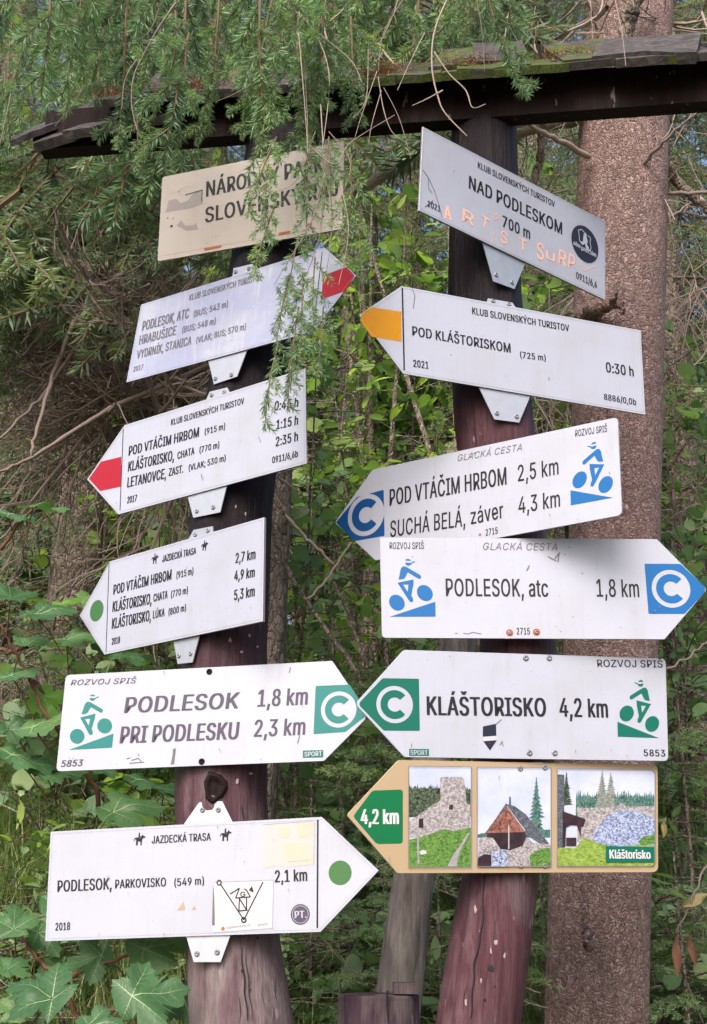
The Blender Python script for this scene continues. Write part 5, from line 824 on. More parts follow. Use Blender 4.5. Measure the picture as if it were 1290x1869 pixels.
for q in ([(372, 453), (386, 450), (405, 447), (403, 452), (373, 458)], [(508, 425), (530, 421), (529, 427), (509, 430)], [(560, 409), (570, 406), (568, 414)]): A.ppoly('rust_stain', q, M_RUST, 1)
A.line((290, 468), (620, 410), .0010, M_LBROWN, 'edge_wear')

# B red arrow right
B = Sign('trail_arrow', 'white arrow with red tip pointing right, glossy, HRABUŠICE board under the cream board', R(-36), R(-2), R(1), LEFT, YL, 580,
         [(257, 556), (592, 452), (650, 503), (571, 605), (230, 698)], M_WHITE2)
B.border()
T = [('KLUB SLOVENSKÝCH TURISTOV', 345, 549, 478, 510, 11), ('PODLESOK, ATC', 259, 604, 344.5, 580.5, 17), ('(BUS; 543 m)', 353, 579, 416, 560, 11),
     ('HRABUŠICE', 253.5, 629.5, 321, 611, 16), ('(BUS; 548 m)', 332, 608, 393.6, 591, 11), ('VYDRNÍK, STANICA', 249, 655.5, 349, 629, 15),
     ('(VLAK; BUS; 570 m)', 358, 627, 448.6, 601, 11), ('2017', 243, 679, 261, 674, 9), ('2', 541, 521, 552, 518, 16), ('5', 538, 549, 549, 546, 16)]
for t in T: B.text(*t, m=M_GREY, bold=.02)
B.ppoly('red_band', [(590, 503), (632, 487), (647, 503), (631, 531), (586, 547)], M_RED, 1)
B.line((588, 460), (572, 598), .0022, M_BLACK)
B.bracket([(420, 515), (424, 488), (434, 486), (458, 480), (466, 500), (470, 520)], [(428, 495), (452, 489)])
B.bracket([(376, 650), (452, 628), (430, 686), (388, 700)], [(391, 690), (420, 683)])

# C red arrow left
C = Sign('trail_arrow', 'white arrow with red tip pointing left, third sign down on the left post', R(-35.8), R(-.5), R(-1.6), LEFT, YL, 800,
         [(226.6, 776), (557, 672), (559, 846), (215.6, 939), (158.5, 875)], M_WHITE)
C.border()
T = [('KLUB SLOVENSKÝCH TURISTOV', 312, 776.6, 445.6, 737, 11), ('POD VTÁČIM HRBOM', 234.5, 832, 363, 797, 17), ('(915 m)', 373.6, 793.7, 411, 783, 11),
     ('KLÁŠTORISKO,', 233.4, 861, 317.6, 840, 18), ('CHATA', 323.7, 838.3, 355, 829, 13), ('(770 m)', 364, 827, 400.3, 817, 11),
     ('LETANOVCE,', 232, 890, 303, 873, 18), ('ZAST.', 307.6, 869.3, 334.4, 862.6, 14), ('(VLAK; 530 m)', 344.3, 859.7, 412, 841, 11),
     ('2017', 232, 919, 249.5, 915, 12), ('0:45 h', 500, 750, 544, 742.7, 17), ('1:15 h', 503.8, 784, 544, 775, 17), ('2:35 h', 503, 815, 544, 804.4, 17),
     ('0911/6,6b', 496.6, 846, 544, 833.7, 12)]
for t in T: C.text(*t, bold=.022)
C.line((225, 783), (219, 932), .0024, M_BLACK)
C.ppoly('red_band', [(221.3, 833.7), (221, 888), (182.8, 896.4), (162, 874), (184.6, 842.6)], M_RED, 1)
C.strokes('scratch', [[(472, 797), (476, 808)]], .0014, M_GREY)
C.bracket([(371, 735), (380, 714), (412, 706), (420, 722)], [(384, 720), (407, 715)])
C.bracket([(340, 905), (411, 885), (399, 934), (350, 944)], [(357, 932), (387, 925)])

# D green dot arrow left
D = Sign('trail_arrow', 'white horse trail arrow pointing left with green dot, fourth sign down', R(-42), R(.5), R(-.5), LEFT, YL, 1070,
         [(200, 1024.5), (481.6, 944), (479, 1134), (190, 1195), (145, 1123.6)], M_WHITE, .006)
D.border()
T = [('JAZDECKÁ TRASA', 296, 1026, 358, 1011, 12), ('POD VTÁČIM HRBOM', 206.7, 1085.5, 313, 1057.6, 18), ('(915 m)', 322, 1056, 353, 1048, 12),
     ('KLÁŠTORISKO,', 205, 1117, 276.6, 1102, 19), ('CHATA', 280, 1098.7, 306, 1091.5, 14), ('(770 m)', 312, 1091, 343, 1082.6, 12),
     ('KLÁŠTORISKO,', 204, 1148, 275.5, 1132.5, 19), ('LÚKA', 279, 1129, 300.5, 1124.3, 14), ('(800 m)', 307.6, 1123, 339.7, 1114.7, 12),
     ('2018', 204, 1177, 219, 1173.5, 12), ('2,7 km', 429.6, 1028, 466.3, 1020, 18), ('4,9 km', 427.4, 1060, 465, 1053, 18), ('5,3 km', 427, 1096, 465, 1088, 19)]
for t in T: D.text(*t, bold=.022)
horse(D, 283, 1020, 13, 18); horse(D, 373.6, 996, 13, 18)
D.line((199, 1028), (193.5, 1190), .0022, M_BLACK)
D.disc('green_dot', 176.4, 1114.7, 19 * D.mpp(176, 1114), M_GRN)
D.bracket([(338, 985), (348, 966), (383, 959), (384, 975)], [(352, 975), (375, 967)])
D.bracket([(310, 1160), (361, 1150), (346, 1208), (319, 1211)], [(322, 1196), (343, 1192)])

# E green cycle right
E = Sign('cycle_arrow', 'white PODLESOK cycling arrow pointing right with green square, left post', R(-12), R(-1), 0, LEFT, YL, 1300,
         [(119.5, 1232), (606, 1206), (667, 1296), (667, 1313), (591, 1389), (102, 1408)], M_WHITE, .004, [.010, .002, .002, .002, .002, .010], edge=M_LINE)
E.text('ROZVOJ SPIŠ', 128.5, 1251, 248.5, 1247, 10, M_PURPLE, .01, .25)
E.text('PODLESOK', 226, 1301.6, 438, 1292.6, 29, M_PURPLE, .028, .12)
E.text('1,8 km', 469.3, 1290, 562, 1286, 31, M_PURPLE, .02, .10)
E.text('PRI PODLESKU', 217.8, 1357, 437, 1348.7, 31, M_PURPLE, .026, .12)
E.text('2,3 km', 462.8, 1345, 557.6, 1341, 31, M_PURPLE, .02, .10)
E.text('5853', 111, 1400, 151.8, 1398, 12, M_PURPLE, .03, .25)
E.ppoly('badge', [(552.7, 1370), (590, 1369), (590, 1382.4), (552.7, 1383.4)], M_TEAL, 1); E.text('SPORT', 555.5, 1381, 587.5, 1379.6, 8.5, M_WHITE, .02)
clogo(E, [(576, 1252), (638, 1249.5), (666, 1294), (666, 1308), (630.6, 1336), (572, 1340)], 618, 1295, 33, M_TEAL2)
rider(E, (125, 1368.6), (204.6, 1364.7), (137, 1268), M_TEAL2)
for x, y in ((382, 1226), (368, 1390)): E.screw(x, y, .0062, m=M_BEAM)
E.ppoly('scratch', [(311, 1396), (317, 1366), (321, 1366), (318, 1395)], M_GREY, 1)
E.strokes('scratch', [[(543, 1357), (547, 1342)], [(528, 1228), (530, 1218)]], .0018, M_GREY)
E.strokes('sticker_residue', [[(236, 1393), (263, 1391)], [(240, 1388), (252, 1384), (258, 1389)], [(231, 1385), (238, 1383)], [(252, 1376), (254, 1380)]], .0018, M_GREY)

# F horse arrow right
Fs = Sign('trail_arrow', 'white horse trail arrow pointing right with green dot and stickers, lowest on the left post', R(-14), 0, R(-1), LEFT, YL, 1605,
          [(92, 1518), (587, 1491), (691, 1589), (585, 1701), (82, 1718)], M_WHITE)
Fs.border()
T = [('JAZDECKÁ TRASA', 276.8, 1539.7, 385, 1534, 14), ('PODLESOK,', 104.6, 1628, 204, 1623, 21), ('PARKOVISKO', 210, 1621.6, 303, 1617.6, 16),
     ('(549 m)', 318, 1617.6, 372.6, 1614, 14), ('2,1 km', 501.6, 1610.6, 561, 1607.7, 22), ('2018', 101, 1698.5, 128, 1697, 14)]
for t in T: Fs.text(*t, bold=.02)
horse(Fs, 254.5, 1532, 22, 22); horse(Fs, 412, 1524, 22, 22)
Fs.line((580, 1496), (579, 1694), .0032, M_BLACK)
Fs.disc('green_dot', 620.6, 1593, 22.5 * Fs.mpp(620, 1593), M_GRN)
M_PAPER = paint('paper_white', (.44, .43, .46), .6, .25, (.36, .34, .36), fine=50)
M_PAPERY = paint('yellowed_paper', (.40, .39, .40), .7, .8, (.42, .38, .30), fine=30)
M_YPATCH = paint('yellow_paper_patch', (.41, .385, .30), .7, .8, (.40, .385, .36), fine=60)
Fs.ppoly('sticker', [(391, 1610), (499, 1606), (497, 1694), (388, 1702)], M_PAPER, 1, label='white sticker with a drawn letter V and N')
for q in ([(505, 1512), (530, 1508), (528, 1530), (512, 1528)], [(540, 1504), (571, 1501), (570, 1522), (548, 1530), (541, 1518)], [(515, 1540), (560, 1538), (566, 1570), (524, 1573)]):
    Fs.ppoly('faded_patch', q, M_YPATCH, 2)
Fs.strokes('drawing', [[(402, 1613), (445, 1679), (480, 1610)], [(420, 1632), (437, 1621), (430, 1639), (457, 1637), (450, 1625), (446, 1622)], [(436, 1662), (437, 1640), (450, 1661), (450, 1639)], [(435, 1663), (452, 1661)]], .0022, M_BLACK)
Fs.ring('drawing', 400, 1611, .003, .0052, 0, 2 * math.pi, M_BLACK, 3, seg=16); Fs.ring('drawing', 445, 1679, .003, .0055, 0, 2 * math.pi, M_BLACK, 3, seg=16)
Fs.text('G', 439, 1637, 448, 1636, 9, M_BLACK, .02, lay=3)
Fs.strokes('sticker_edge', [[(391, 1610), (499, 1606), (497, 1694), (388, 1702)], [(480, 1505), (574, 1498), (572, 1578)]], .0007, M_LINE, 3)
Fs.ppoly('peeled_edge', [(389, 1615), (391, 1640), (392, 1689), (387, 1688)], M_GREY, 3)
Fs.ppoly('drawing', [(454, 1625), (460, 1617), (463, 1629)], M_BLACK, 2)
Fs.text('zgnazvyskum', 414, 1695, 457, 1690, 4, M_GREY, 0); Fs.text('zgnsport', 470, 1690, 488, 1688, 4, M_GREY, 0)
Fs.disc('drawing', 407, 1695, .0035, M_RUST, 2, seg=14)
Fs.ppoly('sticker_remains', [(480.7, 1505), (573.5, 1497.5), (572, 1578), (520, 1583), (505, 1580), (479, 1586)], M_PAPERY, 1, label='torn yellowed sticker')
for q in ([(323, 1662), (335, 1646), (338, 1660)], [(349, 1661), (355, 1653), (358, 1660)]): Fs.ppoly('paint_chip', q, M_LBROWN, 1)
r = 19 * Fs.mpp(548, 1669)
Fs.disc('round_sticker', 548, 1669, r, M_PURPLE, 1); Fs.ring('round_sticker', 548, 1669, r * .80, r * .86, 0, 2 * math.pi, M_LINE, 2)
Fs.text('PT.', 538, 1676, 560, 1675, 13, M_WHITE, .03, lay=3)
Fs.bracket([(334, 1504), (362, 1464), (404, 1462), (423, 1500)], [(368, 1478), (397, 1478)])
Fs.bracket([(338, 1708), (420, 1704), (401, 1756), (352, 1756)], [(358, 1741), (395, 1738)])

# G name board
G = Sign('name_board', 'white NAD PODLESKOM name board with orange scrawl, top of the right post', R(37.9), R(1.2), R(2.1), RIGHT, YR, 400,
         [(771.5, 231), (1105, 404), (1105, 548), (764, 384)], M_WHITE, .004)
G.border(.004)
T = [('KLUB SLOVENSKÝCH TURISTOV', 871.4, 306.4, 1012, 378.4, 11), ('NAD PODLESKOM', 855, 343.7, 1025.5, 428.4, 23), ('700 m', 916.5, 413, 967, 437, 20),
     ('2021', 780, 377, 803, 387, 11), ('0911/6,6', 1051, 508, 1089, 526, 12)]
for t in T: G.text(*t, bold=.018)
for t in (('A', 810, 398, 824, 403, 24), ('R', 843, 402, 864, 413, 22), ('T', 876, 410, 890, 420, 20), ('I', 896, 440, 899, 442, 19), ('S', 912, 440, 924, 447, 22), ('T', 946, 453, 961, 460, 20),
          ('S', 978, 470, 992, 477, 30), ('u', 996, 471, 1012, 479, 20), ('R', 1018, 480, 1032, 488, 27), ('P', 1036, 488, 1048, 495, 27)):
    G.text(*t, m=M_GRAF, bold=-.012 if t[0] != 'A' else .02, name='marker_scrawl')
G.strokes('marker_scrawl', [[(1058, 480), (1066, 494), (1086, 486)], [(900, 396), (905, 389), (909, 398), (902, 401), (900, 396)]], .0016, M_GRAF, 2)
r = 32 * G.mpp(1067, 445)
G.disc('round_sticker', 1067, 445.5, r, M_DISC, 3)
c0 = np.array(G.pl(1067, 445.5))
def inG(pts): return [tuple(c0 + np.array(p) * r) for p in pts]
G.flat('sticker_figure', [inG([(-.10, .55), (.02, .66), (.12, .55), (.10, .42), (.20, .20), (.12, .02), (.28, -.12), (.18, -.30), (.05, -.22), (.0, .02), (-.18, -.14), (-.36, -.06), (-.30, .04), (-.16, .06), (-.14, .3)])], M_WHITE, 4)
def lineG(pts, w=.05): return [G.seg(a, b, w * r) for a, b in zip(inG(pts)[:-1], inG(pts)[1:])]
G.flat('sticker_outline', lineG([(-.05, .62), (-.25, .72), (-.5, .6), (-.45, .35), (-.42, .05), (-.3, -.08)]) + lineG([(.2, .55), (.4, .5), (.36, .2), (.44, -.05), (.36, -.25), (.1, -.3)]), M_WHITE, 4)
G.text('alm', 1045, 446, 1058, 454, 8, M_WHITE, .03, lay=4); G.text('preZsim', 1060, 456, 1087, 470, 8, M_WHITE, .03, lay=4)
G.strokes('scratch', [[(771, 310), (782, 325), (793, 350), (804, 385), (806, 398)], [(781, 326), (782, 345), (788, 352)], [(775, 378), (790, 366)]], .0016, M_GREY)
G.bracket([(884, 440), (962, 478), (942, 526), (904, 512)], [(908, 500), (937, 514)])

# H yellow arrow left
H = Sign('trail_arrow', 'white arrow with orange yellow tip pointing left on the right post', R(20.9), R(-.4), 0, RIGHT, YR, 640,
         [(733, 522), (1169.6, 603), (1178, 757), (736, 682), (655, 575)], M_WHITE)
H.border()
T = [('KLUB SLOVENSKÝCH TURISTOV', 861.4, 573.3, 1038.5, 605, 12), ('POD KLÁŠTORISKOM', 752, 612.4, 931.7, 644, 17), ('(725 m)', 949, 652.8, 996, 659, 11),
     ('0:30 h', 1105.8, 679, 1156.6, 687.5, 18), ('2021', 754, 669.5, 782, 673.5, 13), ('8886/0,0b', 1102, 729.6, 1161, 739.6, 11)]
for t in T: H.text(*t, bold=.018)
H.line((734, 525), (737.5, 676), .0034, M_BLACK)
H.ppoly('yellow_band', [(732.5, 569), (732.5, 623.7), (678, 614.6), (657.4, 585.5), (659.5, 572.5), (678, 560.8)], M_ORANGE, 1)
H.strokes('scratch', [[(752, 528), (757, 540), (754, 563)], [(822, 647), (824, 649)], [(1001, 688), (1002, 695)]], .0016, M_GREY)
H.bracket([(888, 556), (892, 543), (937, 551), (944, 562)], [(901, 548), (930, 554)])
H.bracket([(876, 706), (970, 720), (949, 770), (904, 764)], [(908, 753), (944, 759)])

# I blue arrow left
I = Sign('cycle_arrow', 'white cycling arrow pointing left with blue tip, tilted, SUCHÁ BELÁ board', R(-33.9), R(.5), R(-.7), RIGHT, YR, 890,
         [(679.5, 857), (1127, 761), (1135, 940), (685, 1023), (610.6, 953.5)], M_WHITE, .004, [.003, .010, .010, .003, .006], edge=M_LINE)
I.text('GLACKÁ CESTA', 835.3, 842, 952.5, 822, 12, M_GREY, 0, .25)
I.text('ROZVOJ SPIŠ', 1050, 797, 1108, 788, 12, M_BLACK, .005)
I.text('POD VTÁČIM HRBOM', 711, 923.6, 924.8, 884, 31, bold=.012); I.text('2,5 km', 945.4, 879, 1019.8, 865.6, 30, bold=.008)
I.text('SUCHÁ BELÁ,', 712, 980.6, 849.4, 960, 30, bold=.008); I.text('záver', 859.7, 957.3, 919.4, 945.3, 30, bold=.008); I.text('4,3 km', 946.5, 937, 1022.5, 924.7, 30, bold=.008)
I.text('2715', 886.8, 978, 908.5, 974, 12, bold=.01)
clogo(I, [(651.3, 907.4), (700.2, 893.8), (701.8, 978), (646, 987.7), (613.3, 953.5)], 668, 940, 38, M_BLUE2)
rider(I, (1041.5, 922.6), (1119, 908), (1039, 815), M_BLUE, True)
I.disc('bolt_stain', 876, 976, .003, M_RUST, 1, seg=10); I.strokes('scratch', [[(862, 829), (868, 826)], [(868, 880), (864, 893)], [(1112, 861), (1113, 866)]], .0014, M_GREY)

# J blue arrow right
J = Sign('cycle_arrow', 'white PODLESOK, atc cycling arrow pointing right with blue square', R(1.8), R(.3), R(-.8), RIGHT, YR, 1075,
         [(693, 981), (1199, 984), (1288, 1073), (1288, 1079), (1213, 1167), (697, 1164)], M_WHITE, .004, [.002, .002, .002, .002, .002, .008], gap=.035, edge=M_LINE)
J.text('ROZVOJ SPIŠ', 711, 1002, 773.4, 1002, 12, M_BLACK, .005)
J.text('GLACKÁ CESTA', 881.4, 1003.5, 1017, 1005, 13, M_GREY, 0, .25)
J.text('PODLESOK, atc', 813.6, 1088, 1000.8, 1089, 32, bold=.01); J.text('1,8 km', 1089, 1089, 1166.8, 1090, 32, bold=.008)
J.text('2715', 943, 1158, 967, 1158, 12, bold=.01)
clogo(J, [(1176, 1029), (1242, 1029.4), (1287, 1072), (1286, 1081), (1249.3, 1120.5), (1183.4, 1120.5)], 1224.4, 1074.7, 34.4, M_BLUE)
rider(J, (710.5, 1125.5), (795, 1125.5), (710, 1018.6), M_BLUE)
for x, y in ((930, 1155), (979, 1154)): J.disc('rust_stain', x, y, .0072, M_RUST, 1, seg=14); J.screw(x, y, .0042)
J.strokes('scratch', [[(1000, 1016), (1015, 1024)], [(1012, 1020), (1022, 1008)], [(1020, 1011), (1018, 1026)], [(961, 1042), (966, 1032)], [(1062, 1045), (1063, 1048)], [(1038, 998), (1040, 1000)], [(1030, 1012), (1032, 1013)]], .0022, M_GREY)
J.strokes('scratch', [[(845, 1156), (855, 1157), (862, 1154), (878, 1157)], [(830, 1156), (835, 1156)], [(1022, 1152), (1024, 1153)]], .0012, M_GREY)

# K green arrow left
K = Sign('cycle_arrow', 'white KLÁŠTORISKO cycling arrow pointing left with green square, right post', R(9), R(1), 0, RIGHT, YR, 1285,
         [(736.6, 1186), (1215, 1202), (1220, 1389), (738, 1382), (652, 1289), (652, 1280)], M_WHITE, .004, [.004, .010, .010, .004, .002, .002], gap=.02, edge=M_LINE)
K.text('ROZVOJ SPIŠ', 1090, 1217, 1209.4, 1218.5, 13, bold=.012)
K.text('KLÁŠTORISKO', 778.8, 1305, 997, 1307.8, 34, bold=.022); K.text('4,2 km', 1021, 1307.8, 1110, 1309.8, 34, bold=.018)
K.text('5853', 1174.7, 1379.8, 1213.9, 1380.8, 12, bold=.02, track=1.1)
K.ppoly('badge', [(746.5, 1367), (782.7, 1367), (782.7, 1379.8), (746.5, 1379.3)], M_TEAL, 1); K.text('SPORT', 749, 1377.5, 780.5, 1378, 8.5, M_WHITE, .02)
clogo(K, [(698, 1237.8), (764.4, 1238.8), (766, 1334), (700, 1333.5), (656, 1288), (656, 1282)], 720, 1286, 34, M_TEAL)
rider(K, (1127, 1344.6), (1203, 1347), (1125, 1238), M_TEAL, True)
for x, y in ((959, 1201), (1002, 1201), (966, 1374), (1012, 1374)): K.screw(x, y, .0058)
K.ppoly('crest_sticker', [(881, 1326), (905, 1321), (906, 1352), (894, 1370), (881, 1352)], M_DISC, 1)
K.ppoly('crest_band', [(881, 1345), (906, 1343), (906, 1351), (881, 1353)], M_PAPER, 2)
K.strokes('scratch', [[(912, 1360), (916, 1353), (918, 1362)], [(905, 1322), (915, 1313)], [(779, 1204), (780, 1205)]], .0016, M_GREY)

# L picture arrow
L = Sign('picture_arrow', 'tan arrow with three photographs of ruins pointing left, lowest on the right post', R(12), R(2), 0, RIGHT, YR, 1490,
         [(726.7, 1387), (1200.5, 1396), (1201.5, 1592), (725, 1594), (632.4, 1487.5)], M_TAN, .004, [.004, .012, .012, .004, .006], edge=M_TAN)
L.ppoly('distance_plate', [(735, 1441), (735, 1539.5), (687, 1540.5), (644, 1490), (679.5, 1442.8)], M_PGREEN, 1, .006)
L.text('4,2 km', 658, 1504, 728, 1504, 27, M_PWHITE, .028)

def pmat(name, c0, c1, scale=60, str_=1):
    m, n, l, b = mat(name); v = coords(n, l); t = nz(n, l, v, scale, 5, .7)
    r = ramp(n, [(.36, c0), (.62, c1)]); l.new(t.outputs[0], r.inputs[0]); l.new(r.outputs[0], b.inputs['Base Color']); b.inputs['Roughness'].default_value = .35
    return m
PS = pmat('photo_sky', (0.360, 0.403, 0.576), (0.475, 0.504, 0.619), 8); PST = pmat('photo_stone', (0.144, 0.122, 0.130), (0.403, 0.374, 0.389), 170)
PG = pmat('photo_grass', (0.029, 0.101, 0.014), (0.108, 0.245, 0.036), 130); PG2 = pmat('photo_bright_grass', (0.101, 0.187, 0.014), (0.259, 0.360, 0.058), 90)
PT = pmat('photo_trees', (0.011, 0.022, 0.013), (0.043, 0.065, 0.040), 120); PT2 = pmat('photo_far_trees', (0.022, 0.079, 0.072), (0.065, 0.158, 0.137), 90)
PT3 = pmat('photo_grey_spruce', (.09, .11, .09), (.26, .27, .25), 220); PP = pmat('photo_path', (0.230, 0.209, 0.230), (0.302, 0.274, 0.302), 60); PR = pmat('photo_roof', (0.029, 0.036, 0.050), (0.094, 0.108, 0.130), 150)
PB = pmat('photo_gable', (0.144, 0.050, 0.036), (0.288, 0.130, 0.101), 120); PD = pmat('photo_dark', (0.009, 0.004, 0.009), (0.036, 0.014, 0.022), 60)
PL = pmat('photo_bush', (0.065, 0.094, 0.216), (0.360, 0.418, 0.612), 210)
def z(x, y): return (730 + x / 2.6875, 1380 + y / 2.6875)
def pic(parts, frame):
    root = L.ppoly('photograph', [z(*p) for p in frame], PS, 2)
    for k, (nm, pts, m) in enumerate(parts):
        q = [L.pl(*z(*p)) for p in pts]
        L.flat(nm, [q], m, 3 + k * .5, parent=root)
        sp = SPECK.get(m.name)
        if not sp or nm in ('trail', 'signpost', 'foot'): continue
        xs = [p[0] for p in pts]; ys = [p[1] for p in pts]; ar = (max(xs) - min(xs)) * (max(ys) - min(ys))
        for c_i, mm in enumerate(sp[0]):
            polys = []
            for _ in range(int(min(420, ar / sp[1]))):
                x, y = prr.uniform(*sorted((min(xs), max(xs)))), prr.uniform(min(ys), max(ys))
                r_ = prr.uniform(.5, 1.3) * sp[2]; a0 = prr.uniform(0, 6)
                pp = [(x + r_ * prr.uniform(.5, 1.2) * math.cos(a0 + j * 1.26), y + sp[3] * r_ * prr.uniform(.5, 1.2) * math.sin(a0 + j * 1.26)) for j in range(5)]
                if all(pip(u_, pts) for u_ in pp): polys.append([L.pl(*z(*u_)) for u_ in pp])
            if polys: L.flat(nm + '_detail', polys, mm, 3 + k * .5 + .15 * (c_i + 1), parent=root)
    pl = [L.pl(*z(*p)) for p in frame]
    L.flat('photo_frame', [L.seg(pl[i], pl[(i + 1) % len(pl)], .0013) for i in range(len(pl))], M_EDGE, 9, parent=root)
prr = random.Random(8)
def pip(p, poly):
    x, y = p; r_ = False
    for i in range(len(poly)):
        (x0, y0), (x1, y1) = poly[i], poly[i - 1]
        if (y0 > y) != (y1 > y) and x < (x1 - x0) * (y - y0) / (y1 - y0) + x0: r_ = not r_
    return r_
SPECK = {'photo_stone': ([pmat('photo_stone_dark', (.13, .115, .12), (.22, .20, .21), 200), pmat('photo_stone_light', (.34, .32, .34), (.44, .42, .44), 200)], 90, 6, .7),
         'photo_grass': ([pmat('photo_grass_dark', (.02, .07, .012), (.06, .14, .03), 200), pmat('photo_grass_light', (.11, .20, .05), (.19, .28, .08), 200)], 110, 7, .45),
         'photo_bright_grass': ([pmat('photo_meadow_dark', (.10, .18, .02), (.16, .25, .05), 200), pmat('photo_meadow_light', (.24, .33, .08), (.32, .40, .12), 200)], 120, 9, .35),
         'photo_trees': ([pmat('photo_trees_dark', (.006, .012, .008), (.02, .03, .018), 200), pmat('photo_trees_light', (.07, .10, .05), (.11, .14, .08), 200)], 100, 6, 1.2),
         'photo_far_trees': ([pmat('photo_far_dark', (.012, .05, .04), (.03, .09, .07), 200), pmat('photo_far_light', (.08, .16, .14), (.14, .22, .19), 200)], 110, 5, 1.5),
         'photo_bush': ([pmat('photo_bush_dark', (.08, .11, .17), (.13, .17, .26), 200), pmat('photo_bush_light', (.33, .37, .54), (.46, .48, .62), 200)], 60, 6, .8),
         'photo_roof': ([pmat('photo_roof_light', (.13, .15, .18), (.20, .22, .26), 200)], 120, 5, .4),
         'photo_gable': ([pmat('photo_gable_dark', (.10, .03, .02), (.16, .06, .05), 200)], 160, 5, 1.8)}
def jag(x0, x1, y, h, n, seedv):
    rr = random.Random(seedv); out = []
    for i in range(n):
        x = x0 + (x1 - x0) * i / n; w = (x1 - x0) / n
        out += [(x, y + rr.uniform(-5, 6)), (x + w * rr.uniform(.3, .7), y - h * rr.uniform(.2, 1.3))]
    return out + [(x1, y)]
def conif(x, yb, yt, w, n=15):
    Lf = []; Rt = []
    for i in range(n):
        t = (i + 1) / n; y = yt + (yb - yt) * t
        Lf += [(x - w * t, y), (x - w * t * .45, y + 1)]; Rt += [(x + w * t * prr.uniform(.6, 1.2), y - prr.uniform(0, 8)), (x + w * t * .4, y - 2)]
    return [(x, yt)] + Rt + Lf[::-1]
pic([('trees', [(42, 300)] + jag(42, 200, 160, 22, 20, 1) + jag(300, 345, 165, 18, 4, 2) + [(345, 300)], PT),
     ('ruin', [(195, 108), (205, 102), (300, 102), (312, 112), (318, 160), (325, 232), (343, 240), (343, 380), (44, 400), (44, 320), (90, 290), (150, 245), (197, 218)], PST),
     ('opening', [(92, 308), (112, 306), (114, 352), (90, 352)], PD), ('window', [(240, 240), (258, 238), (258, 262), (240, 262)], PD),
     ('meadow', [(44, 410), (110, 395), (170, 375), (215, 358), (260, 368), (345, 350), (345, 543), (44, 543)], PG),
     ('trail', [(330, 378), (343, 376), (318, 420), (290, 470), (275, 541), (230, 541), (262, 480), (298, 430)], PP),
     ('signpost', [(80, 350), (90, 350), (94, 528), (84, 528)], PP), ('rock', [(93, 470), (108, 460), (128, 464), (128, 480), (100, 484)], M_PAPER)],
    [(40, 50), (347, 52), (347, 545), (40, 545)])
pic([('far_hill', [(380, 385), (400, 378), (735, 360), (735, 400), (380, 400)], PT2), ('conifer', conif(668, 380, 100, 52), PT2),
     ('roof', [(518, 235), (560, 245), (615, 285), (730, 430), (690, 432), (640, 400)], PR), ('gable', [(518, 240), (622, 385), (415, 378)], PB),
     ('verge', [(518, 232), (524, 238), (408, 402), (398, 412)], PR), ('shade', [(428, 378), (612, 372), (618, 395), (600, 455), (490, 470), (405, 440)], PD),
     ('wall', [(385, 408), (410, 396), (455, 402), (490, 455), (540, 462), (600, 440), (618, 398), (650, 425), (735, 435), (735, 541), (380, 541)], PST),
     ('pole', [(529, 340), (534, 340), (534, 456), (529, 456)], M_PAPER), ('shrub', [(640, 541), (630, 490), (680, 455), (735, 450), (735, 541)], PG), ('stones', [(445, 541), (447, 470), (520, 460), (530, 541)], PL),
     ('foot', [(378, 541), (380, 500), (410, 480), (445, 485), (445, 541)], PD), ('cross', [(533, 200), (540, 200), (540, 240), (533, 240)], PT)],
    [(376, 55), (738, 57), (738, 542), (376, 542)])
pic([('forest', [(860, 330)] + jag(862, 1246, 200, 30, 44, 5) + [(1246, 330)], PT2), ('conifer', conif(990, 252, 68, 42), PT3), ('conifer', conif(1032, 252, 78, 40), PT3), ('conifer', conif(815, 240, 75, 32), PT),
     ('long_wall', [(868, 250), (900, 255), (1060, 250), (1085, 228), (1105, 248), (1246, 245), (1246, 420), (868, 420)], PST), ('tower', [(770, 90), (803, 92), (803, 470), (770, 470)], PR),
     ('meadow', [(770, 450), (860, 450), (900, 400), (960, 425), (1246, 410), (1246, 538), (770, 538)], PG2),
     ('lilac_bush', [(945, 420), (950, 365), (985, 330), (1020, 290), (1080, 265), (1140, 268), (1200, 285), (1246, 310), (1246, 440), (1160, 435), (1060, 445), (980, 430)], PL),
     ('shed', [(795, 270), (908, 310), (898, 345), (885, 350), (885, 400), (865, 340), (835, 338), (812, 350), (808, 445), (795, 445)], PD),
     ('doorway', [(812, 400), (862, 400), (862, 440), (812, 440)], PD), ('green_shrub', [(1165, 420), (1190, 395), (1246, 385), (1246, 430), (1180, 438)], PG)],
    [(768, 60), (1225, 66), (1242, 74), (1248, 90), (1248, 520), (1238, 536), (1225, 540), (768, 540)])
L.ppoly('name_plate', [(1104, 1544), (1192, 1546), (1192, 1573), (1104, 1573.5)], M_TEAL, 12, .002)
L.text('Kláštorisko', 1110.6, 1567, 1185.8, 1567.5, 16, M_PWHITE, .028, lay=14)
for x, y in ((949, 1403), (994, 1401), (950, 1580), (994, 1580)): L.screw(x, y, .0055, m=M_SCREW)
for q in ([(960, 1392), (985, 1391), (1000, 1393), (985, 1395)],): L.ppoly('grime', q, M_LBROWN, 1)

